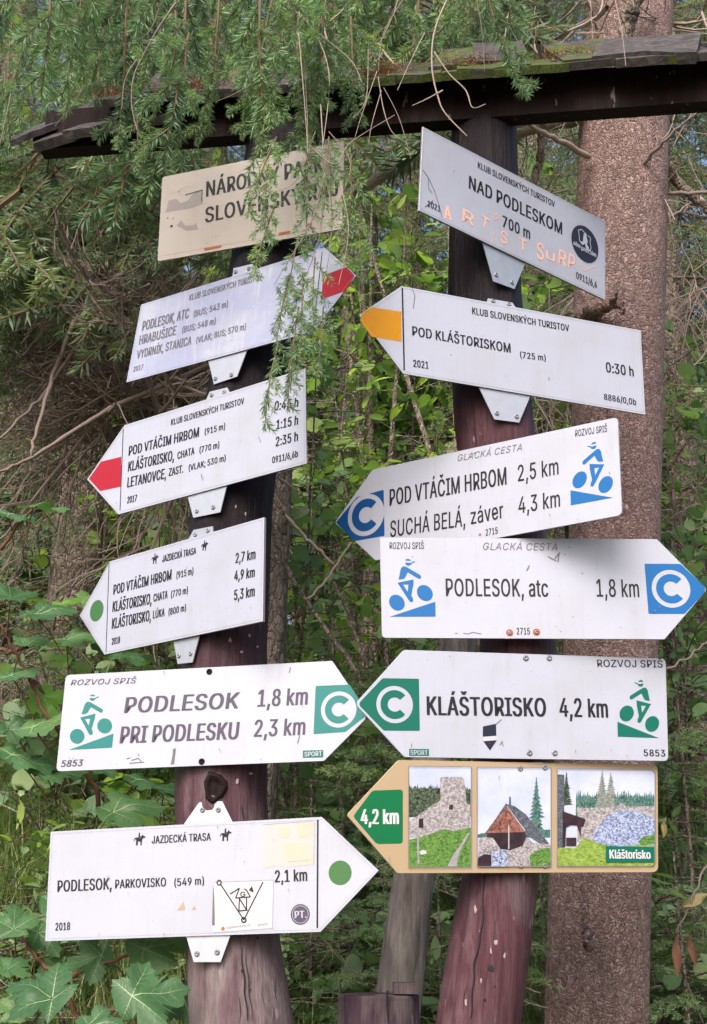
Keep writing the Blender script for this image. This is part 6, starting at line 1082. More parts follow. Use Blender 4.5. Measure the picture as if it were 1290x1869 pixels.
drr = random.Random(5)
M_SPECK = flat('dirt_speck', (.16, .14, .13), .8, .4, 200)
for sg in (A, B, C, D, E, Fs, G, H, I, J, K, L):
    pa = np.array(sg.poly_raw); polys = []
    for _ in range(46):
        x, y = drr.uniform(pa[:, 0].min(), pa[:, 0].max()), drr.uniform(pa[:, 1].min(), pa[:, 1].max())
        if drr.random() < .4: y = pa[:, 1].min() + abs(drr.gauss(0, .02)) + .004
        r_ = drr.uniform(.0003, .0011) * (1.6 if drr.random() < .12 else 1); st_ = drr.uniform(.6, 1.0) if drr.random() < .8 else drr.uniform(2, 5)
        q = [(x + r_ * drr.uniform(.6, 1.2) * math.cos(a), y + st_ * r_ * drr.uniform(.6, 1.2) * math.sin(a)) for a in np.arange(6) / 6 * 6.283]
        if all(pip(u_, [tuple(v_) for v_ in pa]) for u_ in q): polys.append(q)
    tag(sg.flat('dirt_specks', polys, M_SPECK, 16), kind='stuff')

# ------------------------------------------------------------------ roof
rb0, rb1 = P(70, 273, 2.68), P(1345, 176, 2.45)      # lower front edge of the beam
rb1[2] = rb0[2]
du = rb1 - rb0; LEN = np.linalg.norm(du); du /= LEN
dv = np.array([-du[1], du[0], 0]); dz = np.array([0, 0, 1.])
roof = empty('shingle_roof', rb0, 'small mossy plank roof on a dark beam across both posts', 'roof')
MR = np.stack([du, dv, dz], 1)
mb = MB()
BH, BW = .033, .042
nseg = 40
for k in range(1):
    for (c0_, s0) in (((LEN / 2, BW / 2, BH / 2), (LEN, BW, BH)),):
        mb.box(MR @ np.array(c0_), s0, MR)
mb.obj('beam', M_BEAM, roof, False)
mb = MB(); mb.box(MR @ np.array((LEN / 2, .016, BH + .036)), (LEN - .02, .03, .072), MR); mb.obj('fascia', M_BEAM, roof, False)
slope = R(41)
rrr = random.Random(4)
def shingle(u0, w, s0, ln, th, lift, yawd, m, name='shingle'):
    """one roof board: u along the beam, s up the slope"""
    mbs = MB(); nx_, ny_ = 7, 9
    cs, sn = math.cos(slope + lift), math.sin(slope + lift)
    e0 = rrr.uniform(0, 50)
    top = []; bot = []
    for i in range(nx_):
        for j in range(ny_):
            a = (i / (nx_ - 1) - .5) * w; s_ = j / (ny_ - 1) * ln
            jag_ = (.014 * mnoise.noise(Vector((a * 40, e0, 0))) if j in (0, ny_ - 1) else 0)
            s_ += jag_
            aa = a * math.cos(yawd) - s_ * math.sin(yawd); ss = a * math.sin(yawd) + s_ * math.cos(yawd)
            warp = .006 * mnoise.noise(Vector((a * 9 + e0, s_ * 6, 0))) + .002 * mnoise.noise(Vector((a * 60 + e0, s_ * 12, 0)))
            p = lambda h: (u0 + aa, -.062 + (s0 + ss) * cs - h * sn, BH + .025 + (s0 + ss) * sn + h * cs)
            top.append(p(th + warp)); bot.append(p(warp * .5))
    V = np.array(top + bot); n0 = nx_ * ny_
    g = np.arange(n0).reshape(nx_, ny_)
    q = np.stack([g[:-1, :-1], g[1:, :-1], g[1:, 1:], g[:-1, 1:]], -1).reshape(-1, 4)
    rim = []
    per = list(g[:, 0]) + list(g[-1, 1:]) + list(g[::-1, -1][1:]) + list(g[0, ::-1][1:-1])
    for a, b in zip(per, per[1:] + per[:1]): rim.append([b, a, a + n0, b + n0])
    mbs.add((MR @ V.T).T, np.vstack([q, (q + n0)[:, ::-1], np.array(rim)]))
    return mbs.obj(name, m, roof, False)
u = .16; k = 0
while u < LEN + .05:
    w = rrr.uniform(.11, .19)
    m = M_SHINGLE_M if .55 < u < 1.35 and rrr.random() < .75 else M_SHINGLE
    shingle(u + w / 2, w * 1.06, rrr.uniform(-.02, .02), rrr.uniform(.26, .34), .018, rrr.uniform(-.05, .03), rrr.uniform(-.10, .10), m)
    if rrr.random() < .7: shingle(u + w * .2, w * .7, rrr.uniform(.05, .10), .24, .016, rrr.uniform(.02, .10), rrr.uniform(-.15, .15), M_SHINGLE_M if rrr.random() < .5 else M_SHINGLE)
    u += w * .92; k += 1
def board(front, back, th, m):
    """split board lying over the left end: eave edge points, upper edge points (pixel x, y, distance), thickness hanging below"""
    mbb = MB(); n_ = 14; a = [P(*front[0]), P(*front[1])]; b = [P(*back[0]), P(*back[1])]
    top = []
    for i in range(n_):
        t = i / (n_ - 1)
        for j in range(5):
            s_ = j / 4
            p = (a[0] * (1 - t) + a[1] * t) * (1 - s_) + (b[0] * (1 - t) + b[1] * t) * s_
            q = p - rb0 + np.array([0, 0, .0035 * mnoise.noise(Vector(p * 30)) + .002 * mnoise.noise(Vector(p * 90))]); top.append(q)
    top = np.array(top); n0 = len(top)
    nrm = np.cross(a[1] - a[0], b[0] - a[0]); nrm /= np.linalg.norm(nrm); nrm *= -np.sign(nrm[2])
    V = np.vstack([top, top + nrm * th]); g = np.arange(n0).reshape(n_, 5)
    q = np.stack([g[:-1, :-1], g[1:, :-1], g[1:, 1:], g[:-1, 1:]], -1).reshape(-1, 4)
    per = list(g[:, 0]) + list(g[-1, 1:]) + list(g[::-1, -1][1:]) + list(g[0, ::-1][1:-1])
    mbb.add(V, np.vstack([q, (q + n0)[:, ::-1], np.array([[y_, x_, x_ + n0, y_ + n0] for x_, y_ in zip(per, per[1:] + per[:1])])]))
    mbb.obj('shingle', m, roof, False)
board([(16, 257, 2.60), (196, 186, 2.74)], [(24, 250, 2.68), (190, 170, 2.95)], .014, M_SHINGLE)
board([(60, 262, 2.62), (215, 214, 2.66)], [(60, 238, 2.80), (212, 188, 2.90)], .022, M_SHINGLE)
board([(112, 240, 2.59), (330, 205, 2.60)], [(205, 206, 2.80), (330, 178, 2.85)], .020, M_SHINGLE)
board([(225, 222, 2.60), (285, 190, 2.62)], [(238, 196, 2.80), (280, 157, 2.9)], .012, M_SHINGLE)
shingle(1.38, .22, .00, .24, .026, .06, -.16, M_SHINGLE); shingle(1.28, .14, .03, .22, .018, .10, .2, M_SHINGLE_M)
shingle(1.06, .16, .0, .2, .022, .02, .05, M_SHINGLE_M)
# dry needle litter caught on the boards
def litter(u0, s0, n_, sp_):
    mbl = MB(); cs, sn = math.cos(slope), math.sin(slope)
    for _ in range(n_):
        a = u0 + rrr.gauss(0, sp_); s_ = s0 + rrr.gauss(0, sp_ * .6); h = .03 + abs(rrr.gauss(0, .012))
        c = MR @ np.array((a, -.045 + s_ * cs - h * sn, BH + .025 + s_ * sn + h * cs))
        d = np.array([rrr.gauss(0, 1), rrr.gauss(0, 1), rrr.gauss(0, .7)]); d /= np.linalg.norm(d); e = np.cross(d, [0, .6, .8]); e /= np.linalg.norm(e)
        ln = rrr.uniform(.006, .014)
        mbl.add([c - d * ln, c + e * .0007, c + d * ln, c - e * .0007], [[0, 1, 2, 3]], 0, .5)
    tag(mbl.obj('needle_litter', M_LITTER, roof, False), kind='stuff')
litter(.16, .05, 500, .03); litter(.36, .05, 700, .05); litter(.80, .06, 500, .03); litter(1.0, .08, 300, .04); litter(1.22, .1, 300, .04)

# ------------------------------------------------------------------ foliage generators
def polyline(p0, d, L_, n, droop, wig, rg):
    pts = [np.array(p0, float)]; d = np.array(d, float); d /= np.linalg.norm(d)
    for i in range(n):
        d = d + np.array([0, 0, -droop / n]) + rg.normal(0, wig, 3) / n
        d /= np.linalg.norm(d); pts.append(pts[-1] + d * L_ / n)
    return np.array(pts)

def needle_arrays(twigs, spacing, nl, nw, rg, flat_=.55, tints=None):
    """twigs: list of polylines -> needle kites"""
    Vs = []; Ts = []; tot = 0
    for k, pl_ in enumerate(twigs):
        sl = np.linalg.norm(np.diff(pl_, axis=0), axis=1); cum = np.concatenate([[0], np.cumsum(sl)]); Lt = cum[-1]
        n = max(4, int(Lt / spacing)); s = np.sort(rg.uniform(0.02 * Lt, Lt, n))
        pos = np.stack([np.interp(s, cum, pl_[:, c]) for c in range(3)], 1)
        idx = np.clip(np.searchsorted(cum, s) - 1, 0, len(sl) - 1)
        d = (np.diff(pl_, axis=0) / sl[:, None])[idx]
        up = np.array([0, 0, 1.]) if abs(d[0][2]) < .85 else np.array([0, 1., 0])
        a = np.cross(d, up); a /= np.linalg.norm(a, axis=1)[:, None]; b = np.cross(a, d)
        ph = rg.uniform(0, 2 * math.pi, n)
        perp = a * np.cos(ph)[:, None] + b * np.sin(ph)[:, None] * flat_
        perp /= np.linalg.norm(perp, axis=1)[:, None]
        ang = rg.normal(R(52), R(9), n) * (1 - .45 * np.clip((s / Lt - .85) / .15, 0, 1))
        nd = d * np.cos(ang)[:, None] + perp * np.sin(ang)[:, None]
        ln = nl * rg.uniform(.75, 1.1, n) * (1 - .3 * np.clip((s / Lt - .9) / .1, 0, 1))
        side = np.cross(nd, rg.normal(0, 1, (n, 3))); side /= np.linalg.norm(side, axis=1)[:, None] + 1e-9
        side *= nw / 2
        tip = pos + nd * ln[:, None]; mid = pos + nd * ln[:, None] * .45
        V = np.stack([pos, mid + side, tip, mid - side], 1).reshape(-1, 3)
        tn = tints[k] if tints is not None else .5
        Vs.append(V); Ts.append(np.repeat(np.clip(tn + rg.normal(0, .06, n) + .12 * (s / Lt), 0, 1), 4)); tot += n
    V = np.vstack(Vs); Fq = np.arange(len(V)).reshape(-1, 4)
    return V, Fq, np.concatenate(Ts)

def make_bough(seed, L_=.45, side=.17, step=.028, sub=.055, sub_step=.028, spacing=.0011, nl=.015, nw=.0015, bare=0.0, droop=.25, thick=.003, matn=None, matt=None, wig=.25, green=.5, name='bough'):
    rg = np.random.default_rng(seed)
    main = polyline((0, 0, 0), (1, 0, 0), L_, 12, droop, wig * .5, rg)
    mbb = MB(); mbb.tube(main, np.linspace(thick, thick * .35, len(main)), 5, 0)
    tw = []; ti = []
    s = L_ * .08 + bare * L_ * .3; sgn = 1
    cum = np.linspace(0, L_, len(main))
    def at_(pl_, t):
        x = t * (len(pl_) - 1); i = min(int(x), len(pl_) - 2); return pl_[i] + (pl_[i + 1] - pl_[i]) * (x - i), (pl_[i + 1] - pl_[i]) / np.linalg.norm(pl_[i + 1] - pl_[i])
    while s < L_ * .97:
        p, d = at_(main, s / L_)
        sl = side * (1 - .75 * (s / L_)) * rg.uniform(.65, 1.15) + .03 * (L_ / .45)
        lat = np.array([0, sgn, rg.normal(-.05, .3)]); dd = d * 1.0 + lat * .72
        pl_ = polyline(p, dd, sl, 7, droop * rg.uniform(.4, 1.4), wig, rg)
        mbb.tube(pl_, np.linspace(thick * .45, thick * .22, len(pl_)), 4, 0)
        g0 = np.clip(green + rg.normal(0, .15), 0, 1)
        tw.append(pl_[2:] if rg.random() < bare else pl_); ti.append(g0)
        q = sub_step * 1.2; sg2 = 1
        while q < sl * .9:
            pp, d2 = at_(pl_, q / sl)
            l2 = sub * (1 - .6 * q / sl) * rg.uniform(.6, 1.3)
            lat2 = np.cross(d2, [0, 0, 1.]); lat2 /= np.linalg.norm(lat2) + 1e-9
            p2 = polyline(pp, d2 * .75 + lat2 * sg2 * .75 + np.array([0, 0, rg.normal(0, .2)]), l2, 4, droop, wig, rg)
            mbb.tube(p2, [thick * .28, thick * .25, thick * .22, thick * .2, thick * .15], 3, 0)
            if rg.random() > bare * .8: tw.append(p2); ti.append(np.clip(g0 + .12 + rg.normal(0, .1), 0, 1))
            q += sub_step * rg.uniform(.7, 1.3); sg2 = -sg2
        s += step * rg.uniform(.7, 1.35); sgn = -sgn
    tw.append(main[6:]); ti.append(green)
    if matn is not None and spacing:
        V, Fq, T_ = needle_arrays(tw, spacing, nl, nw, rg, tints=ti)
        mbb.add(V, Fq, 1, T_)
    mats = [matt or M_TWIG] + ([matn] if matn is not None else [])
    return mbb.mesh(name, mats, False)

NEAR = [make_bough(100 + i, matn=M_NEEDLE, green=[.45, .6, .75, .5, .35][i], L_=[.30, .27, .24, .33, .28][i], side=[.085, .10, .09, .075, .095][i], step=.030, sub=.034, sub_step=.036, nl=.0155, nw=.0018, spacing=.00055, droop=.5, thick=.0026) for i in range(5)]
DULL = [make_bough(200 + i, matn=M_NEEDLED, bare=.2, green=.45, spacing=.0008, L_=.34, side=.11, step=.030, sub=.04, sub_step=.036, nl=.016, nw=.0020) for i in range(3)]
SPRIG = [make_bough(300 + i, L_=.16, side=.05, step=.024, sub=.02, sub_step=.03, nl=.015, nw=.0019, spacing=.0009, matn=M_NEEDLE, green=.5, thick=.0018) for i in range(3)]
MID = [make_bough(400 + i, L_=.95, side=.38, step=.05, sub=.12, sub_step=.045, spacing=.0036, nl=.024, nw=.0036, matn=M_NEEDLED, green=.5, thick=.006, droop=.4) for i in range(4)]
FAR = [make_bough(500 + i, L_=1.7, side=.62, step=.075, sub=.20, sub_step=.07, spacing=.0085, nl=.038, nw=.0065, matn=M_NEEDLEF, green=.5, thick=.010, droop=.5) for i in range(4)]
SEED = [make_bough(600 + i, L_=.42, side=.16, step=.035, sub=.05, sub_step=.032, spacing=.0022, nl=.015, nw=.0022, matn=M_NEEDLE, green=.7, thick=.0022, droop=.15) for i in range(3)]
DEADB = [make_bough(700 + i, L_=.95, side=.50, step=.040, sub=.22, sub_step=.035, spacing=0, matt=M_DEAD, thick=.0075, droop=.8, wig=.9, name='dead_branch') for i in range(4)]
DEADP = [make_bough(720 + i, L_=.50, side=.16, step=.06, sub=.06, sub_step=.06, spacing=0, matt=M_DEAD2, thick=.0035, droop=.5, wig=1.1, name='dead_twig') for i in range(4)]

def orient(o, p0, p1, roll_, L0, parent_loc=None, sc=None):
    """aim the object's local +X from p0 to p1"""
    p0 = np.array(p0, float); d = np.array(p1, float) - p0; Ld = np.linalg.norm(d)
    q = Vector(d).to_track_quat('X', 'Z')
    M = Matrix.Translation(Vector(p0 - (parent_loc if parent_loc is not None else 0))) @ q.to_matrix().to_4x4() @ Matrix.Rotation(roll_, 4, 'X')
    s = sc if sc else Ld / L0
    o.matrix_local = M @ Matrix.Diagonal((s, s, s, 1))

# ------------------------------------------------------------------ the big spruce on the right
TR = [(1900, 1087, 196), (1869, 1088, 190), (1600, 1096, 184), (1000, 1121, 166), (750, 1126, 163), (560, 1128, 165), (300, 1136, 162), (190, 1139, 163), (20, 1151, 152), (-300, 1160, 138)]
YT = 3.35
spr, sbase, spts, srad = log('spruce_tree', 'spruce with thick pinkish brown scaly trunk behind the right post, boughs overhead', TR, YT, M_BARK, 1900, -300, 'tree', .05, 96, 260)
for c in spr.children: c.name = 'trunk'
mb = MB()                                     # upper trunk, out of view, that carries the overhanging limbs
top = spts[-1]; tt = [top - sbase, top - sbase + np.array([.05, 0, 2.0]), top - sbase + np.array([.1, .05, 5.0])]
mb.tube(tt, [srad[-1], srad[-1] * .8, srad[-1] * .4], 20); mb.obj('trunk', M_BARK, spr)
def limb(pxs, rads, m=M_DEAD, parent=spr, base=sbase, name='branch', seg=7, rough=.25):
    q = [P(x, y, Y) for x, y, Y in pxs]; q2 = []; r2 = []
    for i in range(len(q) - 1):
        for t in np.linspace(0, 1, 8, endpoint=False):
            q2.append(q[i] * (1 - t) + q[i + 1] * t + rng.normal(0, .0022, 3)); r2.append(rads[i] * (1 - t) + rads[i + 1] * t)
    q2.append(q[-1]); r2.append(rads[-1])
    mbx = MB(); mbx.tube(np.array(q2) - base, r2, seg, rough=rough, rs=60)
    return mbx.obj(name, m, parent)
limb([(1075, 285, 3.25), (1000, 245, 3.1), (945, 215, 3.0)], [.010, .007, .005], M_DEAD2)
limb([(1060, 200, 3.3), (990, 205, 3.2), (940, 225, 3.15)], [.024, .020, .018], M_DEAD2)
limb([(990, 210, 3.25), (985, 300, 3.3), (960, 370, 3.3)], [.012, .011, .010], M_BARK2)
limb([(1165, 310, 3.25), (1215, 255, 3.15), (1290, 190, 3.05)], [.007, .0045, .003], M_DEAD)
limb([(1210, 285, 3.35), (1235, 330, 3.4), (1300, 390, 3.4)], [.016, .015, .013], M_BARK2)
limb([(1210, 355, 3.35), (1300, 350, 3.3)], [.006, .005], M_DEAD)
limb([(1208, 410, 3.35), (1262, 370, 3.3)], [.006, .003], M_DEAD)
limb([(1050, 395, 3.3), (1005, 440, 3.25)], [.007, .004], M_DEAD)
limb([(1062, 575, 3.28), (1095, 560, 3.2), (1130, 552, 3.17), (1138, 572, 3.15)], [.030, .022, .014, .005], M_BARK, rough=.6)
limb([(1098, 563, 3.2), (1120, 545, 3.16), (1128, 528, 3.15)], [.012, .008, .003], M_BARK, rough=.6)
limb([(1175, -60, 3.1), (1150, 20, 3.12), (1143, 60, 3.14), (1148, 110, 3.16)], [.026, .024, .021, .014], M_BARK2, rough=.4)
limb([(640, 360, 3.6), (700, 320, 3.55), (780, 290, 3.5), (900, 250, 3.45), (1060, 210, 3.4)], [.015, .018, .020, .024, .028], M_DEAD2)
limb([(630, 345, 3.6), (690, 285, 3.55), (760, 262, 3.5), (830, 250, 3.45)], [.006, .008, .009, .01], M_DEAD)
limb([(1180, 1240, 3.3), (1250, 1205, 3.3), (1300, 1160, 3.3)], [.004, .003, .002], M_DEAD)
for (x, y) in ((1195, 580), (1195, 590)): pass
# resin streak and bark scars are relief on the trunk
limb([(1069, 1690, 3.17), (1073, 1725, 3.165), (1075, 1745, 3.17)], [.010, .014, .004], M_BARK, rough=.8)
limb([(1066, 1630, 3.17), (1064, 1665, 3.168), (1068, 1695, 3.17)], [.006, .009, .004], M_BARK, rough=.8)
# overhanging limbs above the picture
for (a, b_, r0, r1) in (((1150, -420, 3.35), (300, -160, 2.6), .035, .012), ((1150, -600, 3.35), (0, -260, 3.2), .035, .012), ((1120, -360, 3.3), (620, -120, 2.35), .03, .010), ((1150, -500, 3.35), (-120, -140, 2.2), .035, .010)):
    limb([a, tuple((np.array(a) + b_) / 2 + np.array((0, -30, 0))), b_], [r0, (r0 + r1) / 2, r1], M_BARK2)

def hang(mesh, x0, y0, x1, y1, Y0, Y1, L0, roll_=None, parent=spr, base=sbase, name='bough'):
    o = link(name, mesh, parent)
    orient(o, P(x0, y0, Y0), P(x1, y1, Y1), random.uniform(-.5, .5) if roll_ is None else roll_, L0, base)
    return o
LN = [.30, .27, .24, .33, .28]
# the recognisable hanging boughs, root pixel to tip pixel
spec = [(0, 20, -120, 25, 150, 2.0, 1.95), (2, 90, -130, 110, 130, 1.75, 1.7), (1, 150, -90, 170, 150, 2.3, 2.25), (3, 40, 60, 50, 235, 2.5, 2.5),
        (4, 235, -60, 225, 222, 2.35, 2.32), (1, 262, -40, 250, 150, 2.5, 2.5), (0, 335, -110, 372, 250, 2.25, 2.2), (2, 345, 60, 310, 230, 2.2, 2.2),
        (3, 400, -120, 420, 110, 2.7, 2.7), (2, 480, -60, 440, 200, 2.25, 2.22), (1, 500, -10, 425, 240, 2.3, 2.25),
        (4, 560, -80, 500, 200, 2.4, 2.4), (3, 600, -60, 610, 180, 2.3, 2.3), (2, 640, -100, 600, 120, 2.5, 2.5), (1, 660, -60, 680, 120, 2.5, 2.5),
        (0, 720, -130, 700, 90, 2.5, 2.5), (4, 880, -110, 868, 175, 2.25, 2.25), (2, 850, -90, 845, 60, 2.35, 2.35), (3, 780, -120, 800, 60, 2.6, 2.6), (0, 905, -140, 890, 70, 2.45, 2.45),
        (1, 590, 20, 600, 190, 2.35, 2.3), (4, 120, -120, 60, 90, 2.2, 2.2), (3, 190, -140, 205, 60, 2.2, 2.2),
        (0, 300, -120, 290, 40, 2.4, 2.4), (1, 460, -140, 480, 40, 2.3, 2.3), (4, 10, 130, 10, 300, 2.6, 2.6), (3, 80, 130, 110, 250, 2.9, 2.9), (0, 400, 0, 395, 235, 2.35, 2.33), (2, 320, 20, 345, 225, 2.4, 2.4), (4, 545, 20, 530, 235, 2.4, 2.35), (1, 640, 30, 650, 185, 2.45, 2.4), (3, 270, 60, 285, 215, 2.4, 2.4), (0, 450, 50, 470, 225, 2.35, 2.32), (2, 190, 20, 190, 175, 2.5, 2.5)]
for k, x0, y0, x1, y1, a, b_ in spec: hang(NEAR[k], x0, y0, x1, y1, a, b_, LN[k])
for i in range(66):                           # fuller layer behind
    x = random.uniform(-40, 960); y = random.uniform(-260, -20) + (70 if x < 650 else 0)
    ln = random.uniform(200, 300)
    hang(random.choice(NEAR + DULL), x, y, x + random.uniform(-70, 50), y + ln, random.uniform(2.75, 3.6), random.uniform(2.75, 3.5), .32)
# the draggled twigs over the cream board and the red arrow
for (x0, y0, x1, y1) in ((505, 250, 450, 350), (490, 300, 470, 400), (500, 380, 462, 470), (560, 230, 572, 340), (600, 250, 592, 345), (560, 300, 545, 370), (560, 370, 560, 440), (545, 430, 520, 530), (530, 500, 495, 600),
                         (555, 500, 545, 600), (575, 470, 568, 570), (545, 560, 525, 660), (535, 620, 512, 715), (505, 640, 470, 745), (590, 560, 585, 650), (640, 290, 648, 390), (625, 360, 630, 450), (655, 400, 655, 480)):
    hang(random.choice(SPRIG), x0, y0, x1, y1, 2.30, 2.27, .13)
for (x0, y0, x1, y1) in ((510, 440, 470, 460), (220, 225, 212, 265), (300, 235, 240, 280), (250, 200, 255, 300), (330, 255, 300, 300), (600, 250, 610, 330)): hang(random.choice(SPRIG), x0, y0, x1, y1, 2.35, 2.32, .16)

def curve_twig(pts, r0, m=M_DEAD2, Yd=2.28, fork=None):
    q = [P(x, y, Yd) for x, y in pts]; n_ = len(q); out = []
    for i in range(n_ - 1):
        a = q[max(i - 1, 0)]; b_ = q[i]; c = q[i + 1]; d = q[min(i + 2, n_ - 1)]
        for t in np.linspace(0, 1, 6, endpoint=False):
            out.append(.5 * ((2 * b_) + (c - a) * t + (2 * a - 5 * b_ + 4 * c - d) * t * t + (3 * b_ - a - 3 * c + d) * t ** 3))
    out.append(q[-1]); mbx = MB(); mbx.tube(np.array(out) - sbase, np.linspace(r0 * .62, r0 * .3, len(out)), 5, rough=.45, rs=260)
    mbx.obj('dead_twig', m, spr)
for pts, r_ in (([(322, 4), (290, 50), (262, 100), (244, 140), (240, 190), (250, 238)], .0038), ([(250, 108), (228, 145), (222, 200)], .0022), ([(300, -20), (270, 60), (200, 90)], .0016),
                ([(830, -30), (795, 50), (788, 120), (800, 180), (815, 210), (852, 248)], .0040), ([(792, 95), (820, 135), (850, 165), (862, 196), (886, 190)], .0030), ([(775, 60), (750, 110), (725, 165)], .0022),
                ([(808, 165), (780, 180), (752, 193)], .0026), ([(735, 0), (700, 60), (690, 130)], .002), ([(688, 130), (660, 210), (648, 250)], .0015), ([(690, 140), (700, 200), (715, 240), (740, 260)], .0020),
                ([(700, 160), (728, 215), (750, 290)], .0018), ([(696, 165), (680, 220), (672, 262)], .0018), ([(672, 90), (668, 180), (645, 215)], .0016), ([(500, 0), (560, 40), (600, 130), (590, 260)], .0028),
                ([(585, 190), (590, 300), (585, 420), (560, 500)], .0024), ([(600, 240), (640, 300), (615, 380), (600, 450)], .002), ([(560, 260), (610, 300), (640, 260), (720, 210)], .002),
                ([(575, 240), (540, 330), (480, 355), (460, 360)], .0016), ([(590, 330), (570, 400), (530, 470), (500, 520)], .0018), ([(1120, -10), (1135, 60), (1142, 120)], .0024), ([(870, 0), (880, 60), (884, 130)], .002),
                ([(545, 60), (555, 180), (562, 280)], .0022), ([(555, 95), (562, 240), (570, 330)], .0016), ([(80, 120), (140, 95), (150, 160), (100, 230)], .0016), ([(20, 170), (5, 240), (-10, 300)], .0018),
                ([(580, 60), (640, 110), (660, 150)], .0022), ([(500, 130), (430, 170), (395, 185)], .0018), ([(620, 330), (636, 420), (618, 520)], .0018), ([(598, 300), (606, 420), (590, 520)], .0014)):
    curve_twig(pts, r_, M_DEAD2 if random.random() < .7 else M_DEAD, random.uniform(2.24, 2.34))
for i in range(60):                           # brown lace of bare twigs round the trunk top
    x = random.uniform(560, 1290); y = random.uniform(-60, 130)
    o = link('dead_twig', random.choice(DEADP), spr)
    orient(o, P(x, y, random.uniform(2.8, 3.9)), P(x + random.uniform(-120, 120), y + random.uniform(40, 190), random.uniform(2.8, 3.9)), random.uniform(0, 6), .5, sbase)
for i in range(26):                           # fine dead twigs right and left of the trunk
    side_ = random.random() < .6
    x = random.uniform(1215, 1290) if side_ else random.uniform(950, 1050); y = random.uniform(180, 1000 if side_ else 420)
    o = link('dead_twig', random.choice(DEADP), spr)
    orient(o, P(x, y, random.uniform(3.4, 4.2)), P(x + random.uniform(-40, 90), y + random.uniform(-60, 120), random.uniform(3.3, 4.2)), random.uniform(0, 6), .5, sbase, random.uniform(.5, 1.1))

# ------------------------------------------------------------------ spruce with the dead tangle behind the left post
def trunk_thing(name, label, px, Y, w_px, m, cat='tree', h=9, group=None, lean=0.0):
    b = P(px, 1500, Y); b = np.array([b[0], Y, gh(b[0], Y) - .1]); r0 = w_px / F * Y / 2
    root = empty(name, b, label, cat, group)
    mbx = MB(); q = [np.array([lean * t + .03 * math.sin(t), .02 * math.cos(t * 1.3), t]) for t in np.linspace(0, h, 26)]
    mbx.tube(q, np.linspace(r0 * 1.15, r0 * .45, 26), 20, rough=.12, rs=8)
    mbx.obj('trunk', m, root)
    return root, b
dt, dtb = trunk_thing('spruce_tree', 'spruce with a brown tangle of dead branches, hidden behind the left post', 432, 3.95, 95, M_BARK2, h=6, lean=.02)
for i in range(34):
    x = random.uniform(230, 440); y = random.uniform(470, 700)
    ang = random.uniform(R(115), R(165)); ln = random.uniform(200, 430)
    o = link('dead_branch', random.choice(DEADB), dt)
    orient(o, P(x, y, random.uniform(3.3, 4.3)), P(x + ln * math.cos(ang), y + ln * math.sin(ang), random.uniform(3.1, 4.3)), random.uniform(0, 6), .95, dtb)
limbs = [[(300, 415, 3.7), (230, 480, 3.6), (120, 560, 3.5), (40, 650, 3.4)], [(290, 430, 3.7), (190, 560, 3.5), (80, 720, 3.4), (0, 800, 3.3)], [(420, 650, 3.6), (200, 745, 3.4), (60, 835, 3.3), (-20, 868, 3.2)],
         [(300, 395, 3.7), (200, 370, 3.6), (100, 320, 3.5)], [(290, 400, 3.7), (160, 350, 3.7), (60, 420, 3.6), (10, 500, 3.5)], [(180, 510, 3.5), (120, 620, 3.4), (60, 800, 3.3), (55, 860, 3.3)]]
for q in limbs: limb(q, [.009, .007, .005, .003][:len(q)] if len(q) == 4 else [.009, .007, .004], M_DEAD, dt, dtb)
for i in range(48):
    x = random.uniform(20, 420); y = random.uniform(210, 430)
    hang(random.choice(DULL + NEAR[:1]), x, y, x - random.uniform(60, 220), y + random.uniform(60, 190), random.uniform(3.2, 4.2), random.uniform(3.1, 4.0), .32, None, dt, dtb)

# ------------------------------------------------------------------ forest spruces behind
def far_tree(px, Y, w, label, group, h=15, z0=.4, meshes=FAR, step=.34, per=5, sc=1.0, dead=0):
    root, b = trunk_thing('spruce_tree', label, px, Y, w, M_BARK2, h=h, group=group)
    z_ = z0
    while z_ < h - .3:
        f = (1 - z_ / h) ** .7
        a0 = random.uniform(0, 6)
        for k in range(per):
            a = a0 + k * 2 * math.pi / per + random.uniform(-.3, .3)
            o = link('bough', random.choice(meshes), root)
            s = sc * (.35 + .9 * f) * random.uniform(.8, 1.15)
            o.matrix_local = Matrix.Translation((0, 0, z_ + random.uniform(-.1, .1))) @ Matrix.Rotation(a, 4, 'Z') @ Matrix.Rotation(random.uniform(.05, .5), 4, 'Y') @ Matrix.Rotation(random.uniform(-.4, .4), 4, 'X') @ Matrix.Diagonal((s, s, s, 1))
        z_ += step
    for i in range(dead):
        o = link('dead_branch', random.choice(DEADB), root); a = random.uniform(0, 6.28); s = random.uniform(.7, 1.5)
        o.matrix_local = Matrix.Translation((0, 0, random.uniform(.2, z0 + 1.2))) @ Matrix.Rotation(a, 4, 'Z') @ Matrix.Rotation(random.uniform(-.2, .6), 4, 'Y') @ Matrix.Diagonal((s, s, s, 1))
near_trees = [(90, 5.6, 90, 'dark dense spruce at the left edge behind the maple leaves', 8, .1, 16), (1275, 5.4, 60, 'shaded spruce at the right edge beyond the big trunk', 9, 1.5, 30),
              (640, 7.6, 80, 'mossy brown trunk standing between the two posts', 10, 3.2, 34), (1010, 7.2, 60, 'dark spruce glimpsed between the right post and the trunk', 10, 1.8, 20),
              (330, 7.4, 70, 'slim spruce beyond the dead tangle on the left', 10, 2.6, 16)]
for px, Y, w, lb, h, z0, dd in near_trees: far_tree(px, Y, w, lb, None, h, z0, MID, .42, 4, 1.1, dd // 3)
